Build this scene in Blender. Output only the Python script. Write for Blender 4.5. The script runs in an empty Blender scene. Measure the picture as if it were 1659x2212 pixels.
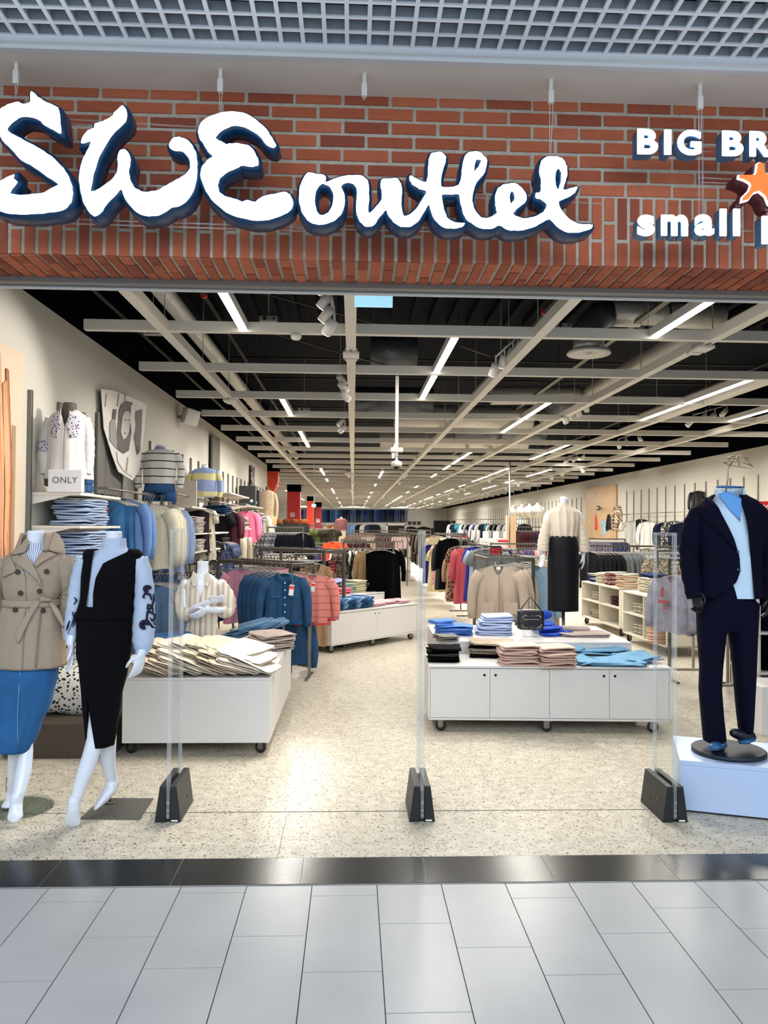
import bpy, math, random
from mathutils import Matrix, Vector, Euler
PI = math.pi
random.seed(7)
scene = bpy.context.scene
COL = scene.collection

# ------------------------------------------------------------------ camera, world, light, exposure
FOCAL = 1680.0
CAM_H = 1.65
cam_d = bpy.data.cameras.new('camera')
cam = bpy.data.objects.new('camera', cam_d)
COL.objects.link(cam)
cam_d.sensor_fit = 'HORIZONTAL'; cam_d.sensor_width = 36.0
cam_d.lens = FOCAL / 1659.0 * 36.0
cam_d.clip_start = 0.05; cam_d.clip_end = 300
RC = Matrix.Rotation(math.radians(-2.27), 3, 'Z') @ Matrix.Rotation(math.radians(91.1), 3, 'X') @ Matrix.Rotation(math.radians(.44), 3, 'Z')
cam.matrix_world = Matrix.Translation((0, 0, CAM_H)) @ RC.to_4x4()
scene.camera = cam
scene.view_settings.view_transform = 'Standard'
scene.view_settings.look = 'None'
scene.view_settings.gamma = 1.0
scene.view_settings.use_curve_mapping = False
scene.view_settings.exposure = 0.0
try:
    scene.cycles.max_bounces = 7; scene.cycles.diffuse_bounces = 3; scene.cycles.glossy_bounces = 3
    scene.cycles.transparent_max_bounces = 16; scene.cycles.caustics_reflective = False
    scene.cycles.caustics_refractive = False; scene.cycles.sample_clamp_indirect = 4.0
    scene.cycles.use_denoising = True
except Exception:
    pass

def srgb(h):
    h = h.lstrip('#')
    v = [int(h[i:i + 2], 16) / 255.0 for i in (0, 2, 4)]
    return tuple((c / 12.92 if c <= 0.04045 else ((c + 0.055) / 1.055) ** 2.4) for c in v) + (1.0,)

world = bpy.data.worlds.new('mall_daylight'); scene.world = world
world.use_nodes = True
bg = world.node_tree.nodes['Background']
bg.inputs['Color'].default_value = (0.76, 0.87, 1.0, 1)
bg.inputs['Strength'].default_value = 0.92

def area(name, loc, size, power, color, rot=(0, 0, 0), spread=None):
    d = bpy.data.lights.new(name, 'AREA'); d.shape = 'RECTANGLE'; d.size, d.size_y = size
    d.energy = power; d.color = color
    if spread: d.spread = spread
    o = bpy.data.objects.new(name, d); COL.objects.link(o); o.location = loc; o.rotation_euler = rot
    return o
# daylight of the mall hall, falling in from its roof behind and above the viewer
area('mall_skylight', (0, -4.5, 5.5), (12, 4), 650, (0.82, 0.91, 1.0), (math.radians(66), 0, 0))
WARM = (1.0, 0.95, 0.87)

def W(px, py, Y):
    """world point on the plane y = Y seen at photo pixel (px, py)"""
    d = RC @ Vector(((px - 829.5) / FOCAL, -(py - 1106) / FOCAL, -1))
    t = Y / d.y
    return Vector((d.x * t, Y, CAM_H + d.z * t))
def G(px, py, z=0.0):
    d = RC @ Vector(((px - 829.5) / FOCAL, -(py - 1106) / FOCAL, -1))
    t = (z - CAM_H) / d.z
    return Vector((d.x * t, d.y * t, z))

# ------------------------------------------------------------------ materials
MATS = {}
def nodes_of(name):
    m = bpy.data.materials.new(name); m.use_nodes = True
    nt = m.node_tree; b = nt.nodes['Principled BSDF']
    return m, nt, b
def mat(name, hexc, rough=0.5, metal=0.0, bump=0.0, bscale=60.0, emit=None, estr=0.0, var=0.0, vscale=6.0, coat=0.0, sheen=0.0, spec=None):
    if name in MATS: return MATS[name]
    m, nt, b = nodes_of(name)
    c = srgb(hexc)
    b.inputs['Base Color'].default_value = c
    b.inputs['Roughness'].default_value = rough
    b.inputs['Metallic'].default_value = metal
    if coat: b.inputs['Coat Weight'].default_value = coat
    if sheen: b.inputs['Sheen Weight'].default_value = sheen
    if spec is not None: b.inputs['Specular IOR Level'].default_value = spec
    if emit:
        b.inputs['Emission Color'].default_value = srgb(emit); b.inputs['Emission Strength'].default_value = estr
    tc = nt.nodes.new('ShaderNodeTexCoord')
    if bump:
        n = nt.nodes.new('ShaderNodeTexNoise'); n.inputs['Scale'].default_value = bscale; n.inputs['Detail'].default_value = 3
        nt.links.new(tc.outputs['Object'], n.inputs['Vector'])
        bp = nt.nodes.new('ShaderNodeBump'); bp.inputs['Strength'].default_value = bump; bp.inputs['Distance'].default_value = 0.01
        nt.links.new(n.outputs['Fac'], bp.inputs['Height']); nt.links.new(bp.outputs['Normal'], b.inputs['Normal'])
    if var:
        n = nt.nodes.new('ShaderNodeTexNoise'); n.inputs['Scale'].default_value = vscale; n.inputs['Detail'].default_value = 4
        nt.links.new(tc.outputs['Object'], n.inputs['Vector'])
        r = nt.nodes.new('ShaderNodeValToRGB')
        r.color_ramp.elements[0].position = 0.3; r.color_ramp.elements[1].position = 0.7
        r.color_ramp.elements[0].color = tuple(x * (1 - var) for x in c[:3]) + (1,)
        r.color_ramp.elements[1].color = tuple(min(1, x * (1 + var)) for x in c[:3]) + (1,)
        nt.links.new(n.outputs['Fac'], r.inputs['Fac']); nt.links.new(r.outputs['Color'], b.inputs['Base Color'])
    MATS[name] = m
    return m
def fab(hexc, rough=0.9):
    return mat('fabric_' + hexc.strip('#'), hexc, rough, bump=0.35, bscale=35, var=0.10, vscale=9, spec=0.06)
def denim(hexc):
    return mat('denim_' + hexc.strip('#'), hexc, 0.85, bump=0.4, bscale=50, var=0.34, vscale=5, spec=0.1)
def striped(name, c1, c2, scale, axis='Z', width=0.5, rough=0.9, jitter=0.0):
    """bands of c2 on c1; period in metres along an object axis"""
    if name in MATS: return MATS[name]
    m, nt, b = nodes_of(name)
    b.inputs['Roughness'].default_value = rough
    tc = nt.nodes.new('ShaderNodeTexCoord'); sp = nt.nodes.new('ShaderNodeSeparateXYZ')
    nt.links.new(tc.outputs['Object'], sp.inputs[0])
    src = sp.outputs[axis]
    if jitter:
        n = nt.nodes.new('ShaderNodeTexNoise'); n.inputs['Scale'].default_value = 5
        nt.links.new(tc.outputs['Object'], n.inputs['Vector'])
        ad = nt.nodes.new('ShaderNodeMath'); ad.operation = 'MULTIPLY_ADD'
        nt.links.new(n.outputs['Fac'], ad.inputs[0]); ad.inputs[1].default_value = jitter; nt.links.new(src, ad.inputs[2])
        src = ad.outputs[0]
    d = nt.nodes.new('ShaderNodeMath'); d.operation = 'DIVIDE'; nt.links.new(src, d.inputs[0]); d.inputs[1].default_value = scale
    f = nt.nodes.new('ShaderNodeMath'); f.operation = 'FRACT'; nt.links.new(d.outputs[0], f.inputs[0])
    g = nt.nodes.new('ShaderNodeMath'); g.operation = 'LESS_THAN'; nt.links.new(f.outputs[0], g.inputs[0]); g.inputs[1].default_value = width
    mx = nt.nodes.new('ShaderNodeMix'); mx.data_type = 'RGBA'
    nt.links.new(g.outputs[0], mx.inputs['Factor'])
    mx.inputs['A'].default_value = srgb(c1); mx.inputs['B'].default_value = srgb(c2)
    nt.links.new(mx.outputs['Result'], b.inputs['Base Color'])
    MATS[name] = m
    return m
def pattern(name, c1, c2, scale=40, thresh=0.5, kind='noise', rough=0.9, c3=None):
    if name in MATS: return MATS[name]
    m, nt, b = nodes_of(name)
    b.inputs['Roughness'].default_value = rough
    tc = nt.nodes.new('ShaderNodeTexCoord')
    if kind == 'noise':
        n = nt.nodes.new('ShaderNodeTexNoise'); n.inputs['Scale'].default_value = scale; n.inputs['Detail'].default_value = 2; o = n.outputs['Fac']
    elif kind == 'wave':
        n = nt.nodes.new('ShaderNodeTexWave'); n.inputs['Scale'].default_value = scale; n.inputs['Distortion'].default_value = 9; n.inputs['Detail'].default_value = 1; o = n.outputs['Fac']
    else:
        n = nt.nodes.new('ShaderNodeTexVoronoi'); n.inputs['Scale'].default_value = scale; o = n.outputs['Distance']
    nt.links.new(tc.outputs['Object'], n.inputs['Vector'])
    r = nt.nodes.new('ShaderNodeValToRGB'); r.color_ramp.interpolation = 'CONSTANT' if kind != 'noise' else 'LINEAR'
    r.color_ramp.elements[0].position = max(0, thresh - 0.03) if kind == 'noise' else 0
    r.color_ramp.elements[1].position = thresh + (0.03 if kind == 'noise' else 0)
    r.color_ramp.elements[0].color = srgb(c1); r.color_ramp.elements[1].color = srgb(c2)
    if c3:
        e = r.color_ramp.elements.new(min(0.95, thresh + 0.15)); e.color = srgb(c3)
    nt.links.new(o, r.inputs['Fac']); nt.links.new(r.outputs['Color'], b.inputs['Base Color'])
    MATS[name] = m
    return m
def emis(name, hexc, strength):
    if name in MATS: return MATS[name]
    m, nt, b = nodes_of(name)
    b.inputs['Base Color'].default_value = srgb(hexc)
    b.inputs['Emission Color'].default_value = srgb(hexc); b.inputs['Emission Strength'].default_value = strength
    MATS[name] = m
    return m
def clear(name, tint='#fbfcfc', gloss=0.10, edge=0.0):
    if name in MATS: return MATS[name]
    m = bpy.data.materials.new(name); m.use_nodes = True
    nt = m.node_tree; nt.nodes.clear()
    o = nt.nodes.new('ShaderNodeOutputMaterial'); t = nt.nodes.new('ShaderNodeBsdfTransparent'); g = nt.nodes.new('ShaderNodeBsdfGlossy')
    t.inputs['Color'].default_value = srgb(tint); g.inputs['Roughness'].default_value = 0.03
    fr = nt.nodes.new('ShaderNodeLayerWeight'); fr.inputs['Blend'].default_value = 0.12
    a = nt.nodes.new('ShaderNodeMath'); a.operation = 'MULTIPLY_ADD'; a.inputs[1].default_value = 0.12; a.inputs[2].default_value = gloss
    nt.links.new(fr.outputs['Fresnel'], a.inputs[0])
    mx = nt.nodes.new('ShaderNodeMixShader'); nt.links.new(a.outputs[0], mx.inputs[0]); nt.links.new(t.outputs[0], mx.inputs[1])
    if edge:
        d = nt.nodes.new('ShaderNodeBsdfDiffuse'); d.inputs['Color'].default_value = (0.82, 0.84, 0.85, 1)
        m2 = nt.nodes.new('ShaderNodeMixShader'); m2.inputs[0].default_value = edge
        nt.links.new(g.outputs[0], m2.inputs[1]); nt.links.new(d.outputs[0], m2.inputs[2]); nt.links.new(m2.outputs[0], mx.inputs[2])
    else:
        nt.links.new(g.outputs[0], mx.inputs[2])
    nt.links.new(mx.outputs[0], o.inputs[0])
    MATS[name] = m
    return m

WHITE_LAM = mat('white_laminate', '#dcdad8', 0.35)
CHROME = mat('brushed_steel', '#8f8b84', 0.32, metal=0.9)
DARKSTEEL = mat('dark_steel', '#6a675f', 0.38, metal=0.8)
BLACKPL = mat('black_plastic', '#16181c', 0.45)
RUBBER = mat('black_rubber', '#1c1b1b', 0.6)
GREYRUB = mat('grey_tyre', '#8b8884', 0.6)
WHITEMET = mat('white_painted_metal', '#e4e1da', 0.4)
SHELFM = mat('cream_shelf_board', '#e6e0d2', 0.4)
MANNEQ = mat('mannequin_white_gloss', '#e3e9f4', 0.22, coat=0.3)
CARD = mat('white_card', '#f2f2f0', 0.6)
REDCARD = mat('orange_sticker', '#f0482a', 0.6)
ACRYL = clear('clear_acrylic', gloss=0.015, edge=0.2)
ACRYLEDGE = clear('clear_acrylic_edge', gloss=0.20, edge=0.75)
GLASS = clear('green_glass', '#f0f7f3', gloss=0.10)

# ------------------------------------------------------------------ mesh building
class MB:
    def __init__(s): s.v = []; s.f = []; s.m = []; s.sm = []
    def add(s, verts, faces, T=None, mi=0, smooth=False):
        b = len(s.v)
        for p in verts:
            p = Vector(p)
            s.v.append(tuple(T @ p) if T is not None else tuple(p))
        for f in faces:
            s.f.append(tuple(i + b for i in f)); s.m.append(mi); s.sm.append(smooth)
        return s
    def box(s, c, d, T=None, mi=0, rz=0.0, taper=1.0):
        x, y, z = d[0] / 2, d[1] / 2, d[2] / 2
        vs = []
        for sz, k in ((-1, 1.0), (1, taper)):
            for sx, sy in ((-1, -1), (1, -1), (1, 1), (-1, 1)):
                px, py = sx * x * k, sy * y
                if rz: px, py = px * math.cos(rz) - py * math.sin(rz), px * math.sin(rz) + py * math.cos(rz)
                vs.append((c[0] + px, c[1] + py, c[2] + sz * z))
        fs = [(3, 2, 1, 0), (4, 5, 6, 7), (0, 1, 5, 4), (1, 2, 6, 5), (2, 3, 7, 6), (3, 0, 4, 7)]
        return s.add(vs, fs, T, mi)
    def span(s, a, b, T=None, mi=0):
        return s.box([(a[i] + b[i]) / 2 for i in range(3)], [abs(b[i] - a[i]) for i in range(3)], T, mi)
    def loft(s, rings, T=None, mi=0, caps=(True, True), smooth=True, closed=True):
        n = len(rings[0]); vs = [p for r in rings for p in r]; fs = []
        for i in range(len(rings) - 1):
            for j in range(n if closed else n - 1):
                k = (j + 1) % n
                fs.append((i * n + j, i * n + k, (i + 1) * n + k, (i + 1) * n + j))
        s.add(vs, fs, T, mi, smooth)
        b = len(s.v) - len(vs)
        if caps[0]: s.f.append(tuple(b + j for j in reversed(range(n)))); s.m.append(mi); s.sm.append(False)
        if caps[1]: s.f.append(tuple(b + (len(rings) - 1) * n + j for j in range(n))); s.m.append(mi); s.sm.append(False)
        return s
    def tube(s, pts, rad, n=10, T=None, mi=0, caps=True, side=None, round_caps=False):
        """tube along points; rad a number, list of numbers or list of (rx, ry); rx lies along 'side'"""
        pts = [Vector(p) for p in pts]; L = len(pts)
        if not isinstance(rad, (list, tuple)): rad = [rad] * L
        rad = [(r, r) if not isinstance(r, (list, tuple)) else r for r in rad]
        if round_caps:
            d0 = (pts[0] - pts[1]).normalized(); d1 = (pts[-1] - pts[-2]).normalized(); r0 = rad[0]; r1 = rad[-1]
            m0 = min(r0); m1 = min(r1)
            pre = [(pts[0] + d0 * m0 * math.sin(a), (r0[0] * math.cos(a), r0[1] * math.cos(a))) for a in (1.45, 1.1, 0.6)]
            post = [(pts[-1] + d1 * m1 * math.sin(a), (r1[0] * math.cos(a), r1[1] * math.cos(a))) for a in (0.6, 1.1, 1.45)]
            pts = [p for p, _ in pre] + pts + [p for p, _ in post]; rad = [r for _, r in pre] + list(rad) + [r for _, r in post]; L = len(pts)
        rings = []; prev = None
        for i in range(L):
            t = (pts[min(i + 1, L - 1)] - pts[max(i - 1, 0)]).normalized()
            if prev is None:
                a = Vector(side) if side else (Vector((1, 0, 0)) if abs(t.x) < 0.9 else Vector((0, 1, 0)))
            else: a = prev
            a = (a - t * a.dot(t))
            if a.length < 1e-5: a = Vector((0, 1, 0)) - t * t.y
            a.normalize(); prev = a; b = t.cross(a)
            rx, ry = rad[i]
            rings.append([tuple(pts[i] + a * rx * math.cos(2 * PI * k / n) + b * ry * math.sin(2 * PI * k / n)) for k in range(n)])
        return s.loft(rings, T, mi, (caps, caps))
    def cyl(s, a, b, r, n=12, T=None, mi=0): return s.tube([a, b], r, n, T, mi)
    def lathe(s, prof, n=24, T=None, mi=0, c=(0, 0, 0)):
        rings = [[(c[0] + r * math.cos(2 * PI * k / n), c[1] + r * math.sin(2 * PI * k / n), c[2] + z) for k in range(n)] for r, z in prof]
        return s.loft(rings, T, mi, (True, True))
    def prism(s, poly, y0, y1, T=None, mi=0):
        n = len(poly)
        vs = [(x, y0, z) for x, z in poly] + [(x, y1, z) for x, z in poly]
        fs = [tuple(range(n)), tuple(reversed(range(n, 2 * n)))] + [(i, i + n, (i + 1) % n + n, (i + 1) % n) for i in range(n)]
        return s.add(vs, fs, T, mi)
    def sphere(s, c, r, n=12, T=None, mi=0):
        if not isinstance(r, (tuple, list)): r = (r, r, r)
        m = max(6, n // 2 + 1)
        rings = [[(c[0] + r[0] * math.sin(PI * i / m) * math.cos(2 * PI * k / n), c[1] + r[1] * math.sin(PI * i / m) * math.sin(2 * PI * k / n), c[2] - r[2] * math.cos(PI * i / m)) for k in range(n)] for i in [0.15] + list(range(1, m)) + [m - 0.15]]
        return s.loft(rings, T, mi)
    def mesh(s, name, mats):
        me = bpy.data.meshes.new(name)
        me.from_pydata(s.v, [], s.f)
        me.polygons.foreach_set('material_index', s.m); me.polygons.foreach_set('use_smooth', s.sm)
        for m in (mats if isinstance(mats, (list, tuple)) else [mats]): me.materials.append(m)
        me.update()
        return me

def link(name, me, parent=None, loc=(0, 0, 0), rz=0.0, rot=None):
    o = bpy.data.objects.new(name, me); COL.objects.link(o)
    o.location = loc; o.rotation_euler = rot if rot else (0, 0, rz)
    if parent: o.parent = parent
    return o
def part(name, mb, mats, parent, loc=(0, 0, 0), rz=0.0, rot=None, bevel=0.0, label=None):
    o = link(name, mb.mesh(name, mats), parent, loc, rz, rot)
    if bevel: bev(o, bevel)
    if label: o['label'] = label
    return o
def bev(o, w, seg=2):
    b = o.modifiers.new('bevel', 'BEVEL'); b.width = w; b.segments = seg; b.limit_method = 'ANGLE'
    return o
def tag(o, label, cat, group=None):
    o['label'] = label; o['category'] = cat
    if group: o['group'] = group
    return o
def thing(name, label, cat, loc=(0, 0, 0), rz=0.0, group=None):
    return tag(link(name, None, None, loc, rz), label, cat, group)
def single(name, mb, mats, label, cat, loc=(0, 0, 0), rz=0.0, group=None, bevel=0.0, rot=None):
    o = link(name, mb.mesh(name, mats), None, loc, rz, rot)
    if bevel: bev(o, bevel)
    return tag(o, label, cat, group)
def struct(name, mb, mats, parent=None):
    o = link(name, mb.mesh(name, mats), parent)
    if parent is None: o['kind'] = 'structure'
    return o
def dup(root, loc=None, rz=None, label=None, group=None, rot=None, scale=None):
    r = root.copy(); COL.objects.link(r)
    if loc is not None: r.location = loc
    if rz is not None: r.rotation_euler = (0, 0, rz)
    if rot is not None: r.rotation_euler = rot
    if scale is not None: r.scale = scale
    if label: r['label'] = label
    if group: r['group'] = group
    for ch in list(root.children):
        c = ch.copy(); COL.objects.link(c); c.parent = r
        for g in list(ch.children):
            d = g.copy(); COL.objects.link(d); d.parent = c
    return r

# ------------------------------------------------------------------ the setting
LW, RW, BACK, WH = -2.45, 8.45, 70.0, 3.38       # left wall, right wall, back wall, top of the pale wall paint
LEND = 22.0                                     # where the left wall ends and the shop widens
# terrazzo
def terrazzo():
    m, nt, b = nodes_of('terrazzo'); N = nt.nodes; L = nt.links
    tc = N.new('ShaderNodeTexCoord')
    def chips(scale, lo, vec, stretch):
        mp = N.new('ShaderNodeMapping'); mp.inputs['Scale'].default_value = stretch
        L.new(vec, mp.inputs['Vector'])
        v = N.new('ShaderNodeTexVoronoi'); v.inputs['Scale'].default_value = scale; v.inputs['Randomness'].default_value = 1
        L.new(mp.outputs[0], v.inputs['Vector'])
        n = N.new('ShaderNodeTexNoise'); n.inputs['Scale'].default_value = scale * 1.7; L.new(tc.outputs['Object'], n.inputs['Vector'])
        a = N.new('ShaderNodeMath'); a.operation = 'MULTIPLY_ADD'; a.inputs[1].default_value = 0.35; L.new(n.outputs['Fac'], a.inputs[0]); L.new(v.outputs['Distance'], a.inputs[2])
        c = N.new('ShaderNodeMath'); c.operation = 'LESS_THAN'; L.new(a.outputs[0], c.inputs[0]); c.inputs[1].default_value = lo
        return c, v
    base = N.new('ShaderNodeTexNoise'); base.inputs['Scale'].default_value = 14; base.inputs['Detail'].default_value = 5
    L.new(tc.outputs['Object'], base.inputs['Vector'])
    r = N.new('ShaderNodeValToRGB'); r.color_ramp.elements[0].color = srgb('#bfb7a5'); r.color_ramp.elements[1].color = srgb('#d2cab9')
    r.color_ramp.elements[0].position = 0.35; r.color_ramp.elements[1].position = 0.6
    L.new(base.outputs['Fac'], r.inputs['Fac'])
    cur = r.outputs['Color']
    for sc, lo, colr, st in ((40, 0.40, '#a9a08f', (1, 1, 1)), (33, 0.365, '#5a534b', (1, 1.5, 1)), (24, 0.315, '#7a7064', (1.3, .8, 1)), (48, 0.37, '#a08a6c', (1, 1, 1)), (21, .30, '#35312d', (.8, 1.5, 1))):
        c, v = chips(sc, lo, tc.outputs['Object'], st)
        mx = N.new('ShaderNodeMix'); mx.data_type = 'RGBA'; L.new(c.outputs[0], mx.inputs['Factor']); L.new(cur, mx.inputs['A']); mx.inputs['B'].default_value = srgb(colr)
        cur = mx.outputs['Result']
    L.new(cur, b.inputs['Base Color'])
    b.inputs['Roughness'].default_value = 0.36
    b.inputs['Specular IOR Level'].default_value = 0.3
    return m
TERR = terrazzo()
JOINT = mat('dark_joint', '#5a5a58', 0.8)
GROUT = mat('tile_grout', '#34383c', 0.9)
floor = MB().span((-9, 3.92, -0.05), (9, 71, 0))
fl = struct('floor', floor, TERR)
jn = MB()
jy = G(900, 1752).y
jn.box((0, jy, 0.0008), (18, 0.006, 0.0016))
jn.box((G(600, 1848).x, 4.2, 0.0008), (0.0015, 0.62, 0.0016))
for xx in (-4.8, 1.9 + 5):
    jn.box((xx, 7, 0.0008), (0.004, 6, 0.0016))
struct('floor_joint', jn, JOINT, fl)
# mall tiles: columns 0.3 m wide, 0.6 m long tiles, read off the joints
cols = [(675, 1935), (813, 1995), (950, 2047), (1087, 1940), (1225, 2017), (1360, 1962), (535, 2022), (395, 1929), (255, 2024), (115, 1948)]
tile = mat('pale_stone_tile', '#b1b3b4', 0.30, var=0.05, vscale=3.0, bump=0.05, bscale=120)
mb = MB()
x0 = G(675, 1905).x; pitch = (G(1225, 1905).x - G(395, 1905).x) / 6.0
offs = {}
for px, jyp in cols: offs[round((G(px, 1905).x - x0) / pitch)] = G(px + 60, jyp).y
TL = pitch * 2
for k in range(-9, 13):
    xa = x0 + k * pitch
    ph = offs.get(k, 3.3 - random.random() * 0.5)
    y = 3.615
    ys = [3.615]
    t = ph
    while t > 3.6: t -= TL
    while t > -0.2: ys.append(t); t -= TL
    for i in range(len(ys) - 1):
        mb.span((xa + 0.002, ys[i + 1] + 0.002, -0.05), (xa + pitch - 0.002, ys[i] - 0.002, 0))
fm = struct('floor', mb, tile)
struct('tile_grout', MB().span((-9, -0.2, -0.05), (9, 3.63, -0.002)), GROUT, fm)
# black granite threshold
gran = pattern('black_granite', '#14181a', '#2c3335', 160, 0.62, rough=0.22)
mb = MB(); gx = G(657, 1848).x; gp = (G(1167, 1848).x - gx) / 2
for k in range(-8, 9):
    mb.span((gx + k * gp + 0.0015, 3.632, -0.05), (gx + (k + 1) * gp - 0.0015, 3.915, 0.0005))
fg = struct('floor', mb, gran)
struct('granite_joint', MB().span((-9, 3.62, -0.05), (9, 3.92, -0.001)), mat('pale_joint', '#8c9090', 0.9), fg)

wallm = mat('warm_grey_wall_paint', '#c4c0b6', 0.8, var=0.02, vscale=1.0)
blackp = mat('black_ceiling_paint', '#03060c', 0.95, spec=0.02)
struct('wall_left', MB().span((LW - 0.15, 4.15, 0), (LW, LEND, WH)), wallm)
struct('trim_1', MB().span((LW - 0.15, 4.15, WH), (LW - 0.005, LEND, 5.2)), blackp)
struct('wall_left', MB().span((-9.1, LEND, 0), (LW, LEND + 0.12, WH)).span((-9.2, LEND, 0), (-9.05, 71, WH)), wallm)
struct('trim_2', MB().span((-9.1, LEND + .01, WH), (LW, LEND + 0.12, 5.2)).span((-9.2, LEND, WH), (-9.05, 71, 5.2)), blackp)
struct('wall_right', MB().span((RW, 4.15, 0), (RW + 0.15, BACK + 1, WH)), wallm)
struct('trim_3', MB().span((RW + 0.005, 4.15, WH), (RW + 0.15, BACK + 1, 5.2)), blackp)
struct('wall_back', MB().span((-9.2, BACK, 0), (RW + 0.15, BACK + 0.15, WH)), wallm)
struct('trim_4', MB().span((-9.2, BACK + .005, WH), (RW + 0.15, BACK + 0.15, 5.2)), blackp)
# shop ceiling: black corrugated deck high above
mb = MB(); mb.span((-9.3, 4.15, 4.95), (8.8, 71.2, 5.1))
k = 0
x = -3.0
while x < 8.4:
    mb.box((x, 8.2, 4.90), (0.10, 8.0, 0.12)); x += 0.3
ceil_o = struct('ceiling', mb, mat('dark_steel_deck', '#0a0f18', 0.8, spec=0.1))

# ------------------------------------------------------------------ storefront brick fascia
FY = 3.75
brick_m, nt, b = nodes_of('red_brick')
g = nt.nodes.new('ShaderNodeNewGeometry'); r = nt.nodes.new('ShaderNodeValToRGB')
r.color_ramp.elements[0].color = srgb('#9a4c38'); r.color_ramp.elements[1].color = srgb('#cf7350')
e = r.color_ramp.elements.new(0.5); e.color = srgb('#b8603f')
nt.links.new(g.outputs['Random Per Island'], r.inputs['Fac'])
tc = nt.nodes.new('ShaderNodeTexCoord'); n = nt.nodes.new('ShaderNodeTexNoise'); n.inputs['Scale'].default_value = 22; n.inputs['Detail'].default_value = 6
nt.links.new(tc.outputs['Object'], n.inputs['Vector'])
mx = nt.nodes.new('ShaderNodeMix'); mx.data_type = 'RGBA'; mx.blend_type = 'MULTIPLY'; mx.inputs['Factor'].default_value = 0.35
nt.links.new(r.outputs['Color'], mx.inputs['A']); nt.links.new(n.outputs['Color'], mx.inputs['B']); nt.links.new(mx.outputs['Result'], b.inputs['Base Color'])
bp = nt.nodes.new('ShaderNodeBump'); bp.inputs['Strength'].default_value = 0.5; bp.inputs['Distance'].default_value = 0.006
nt.links.new(n.outputs['Fac'], bp.inputs['Height']); nt.links.new(bp.outputs['Normal'], b.inputs['Normal']); b.inputs['Roughness'].default_value = 0.85
nt.links.new(mx.outputs['Result'], b.inputs['Base Color'])
mortar = mat('grey_mortar', '#bdb5a6', 0.95, bump=0.9, bscale=70, var=0.12, vscale=30)
ZB = W(829, 566, FY).z        # lower edge of the brick face
ZT = W(829, 212, FY).z        # upper edge
SB = FY + 0.33                # back of the brick soffit
bm_ = MB(); rb = random.Random(3)
def brick(c, d):
    j = lambda a: rb.uniform(-a, a)
    bm_.box((c[0] + j(.0015), c[1], c[2] + j(.0015)), (d[0] + j(.003), d[1], d[2] + j(.003)))
pz = 0.069; pxs = 0.0635      # soldier pitch
sold_top = ZB + 0.333
z = sold_top + 0.015; row = 0
while z < ZT - 0.03:
    x = -3.2 + (0.116 if row % 2 else 0)
    while x < 3.6:
        brick((x, FY, z + 0.025), (0.214, 0.024, 0.051)); x += 0.232
    z += pz; row += 1
x = -3.2; k = 0
while x < 3.6:
    segs = [(0, .115), (.133, .333)] if k % 2 else [(0, .205), (.223, .333)]
    for a, c in segs: brick((x, FY, ZB + (a + c) / 2), (0.0465, 0.024, c - a - 0.0))
    x += pxs; k += 1
x = -3.2; k = 0
while x < 3.6:
    segs = [(.012, .11), (.122, .33)] if k % 2 else [(.012, .215), (.227, .33)]
    for a, c in segs: brick((x, FY + (a + c) / 2 - 0.012, ZB + 0.006), (0.0465, c - a, 0.024))
    x += pxs; k += 1
wf = struct('wall_front', MB().span((-3.4, FY - 0.006, ZB + 0.004), (3.8, SB, ZT + 0.02)), mortar)
struct('brickwork', bm_, brick_m, wf)
# side returns of the opening stay outside the frame; steel frame under the soffit
frm = mat('grey_steel_frame', '#86837f', 0.45, metal=0.3)
ft = struct('trim_5', MB().span((-3.4, SB - 0.01, ZB - 0.03), (8.6, SB + 0.05, ZB + 0.10)).span((-3.4, SB + .05, ZB - .034), (8.6, SB + .062, ZB + .1)), frm)
struct('trim_strip', MB().span((-3.4, SB + 0.063, ZB - 0.045), (8.6, SB + 0.075, ZB + 0.10)), WHITEMET, ft)
struct('wall_front', MB().span((-3.4, SB, ZB + 0.10), (9, SB + 0.06, 5.2)).span((-9.2, SB, 0), (LW - .02, SB + 0.06, 5.2)).span((3.8, 3.7, 0), (9, SB + 0.06, 4.2)), mat('plaster_dark', '#4a4a4a', 0.9))
# cream soffit in front of the bricks, with its moulded edge, then the mall's open cell ceiling
ZS = ZT
SF = 3.46
cream = mat('cream_soffit_paint', '#e8e3d6', 0.8, var=0.03, vscale=4)
struct('ceiling', MB().span((-3.6, SF, ZS), (4.2, FY + 0.02, ZS + 0.05)), cream)
struct('trim_6', MB().span((-3.6, SF - 0.03, ZS - 0.004), (4.2, SF, ZS + 0.06)).span((-3.6, SF - 0.055, ZS + .012), (4.2, SF - 0.03, ZS + 0.06)), mat('white_moulding', '#dfe3e6', 0.5))
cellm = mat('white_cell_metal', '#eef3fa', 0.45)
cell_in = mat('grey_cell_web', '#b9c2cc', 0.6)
mb = MB(); CZ = ZS + 0.03; CP = 0.096
x = -3.5
while x < 4.2:
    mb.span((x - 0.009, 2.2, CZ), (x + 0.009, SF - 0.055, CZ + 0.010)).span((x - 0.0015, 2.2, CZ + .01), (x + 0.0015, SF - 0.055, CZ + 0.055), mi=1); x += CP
y = SF - 0.06
while y > 2.2:
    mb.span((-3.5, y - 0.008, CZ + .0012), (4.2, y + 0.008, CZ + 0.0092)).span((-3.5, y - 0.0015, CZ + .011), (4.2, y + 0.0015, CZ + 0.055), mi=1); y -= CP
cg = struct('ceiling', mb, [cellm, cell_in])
mb = MB()
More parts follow.
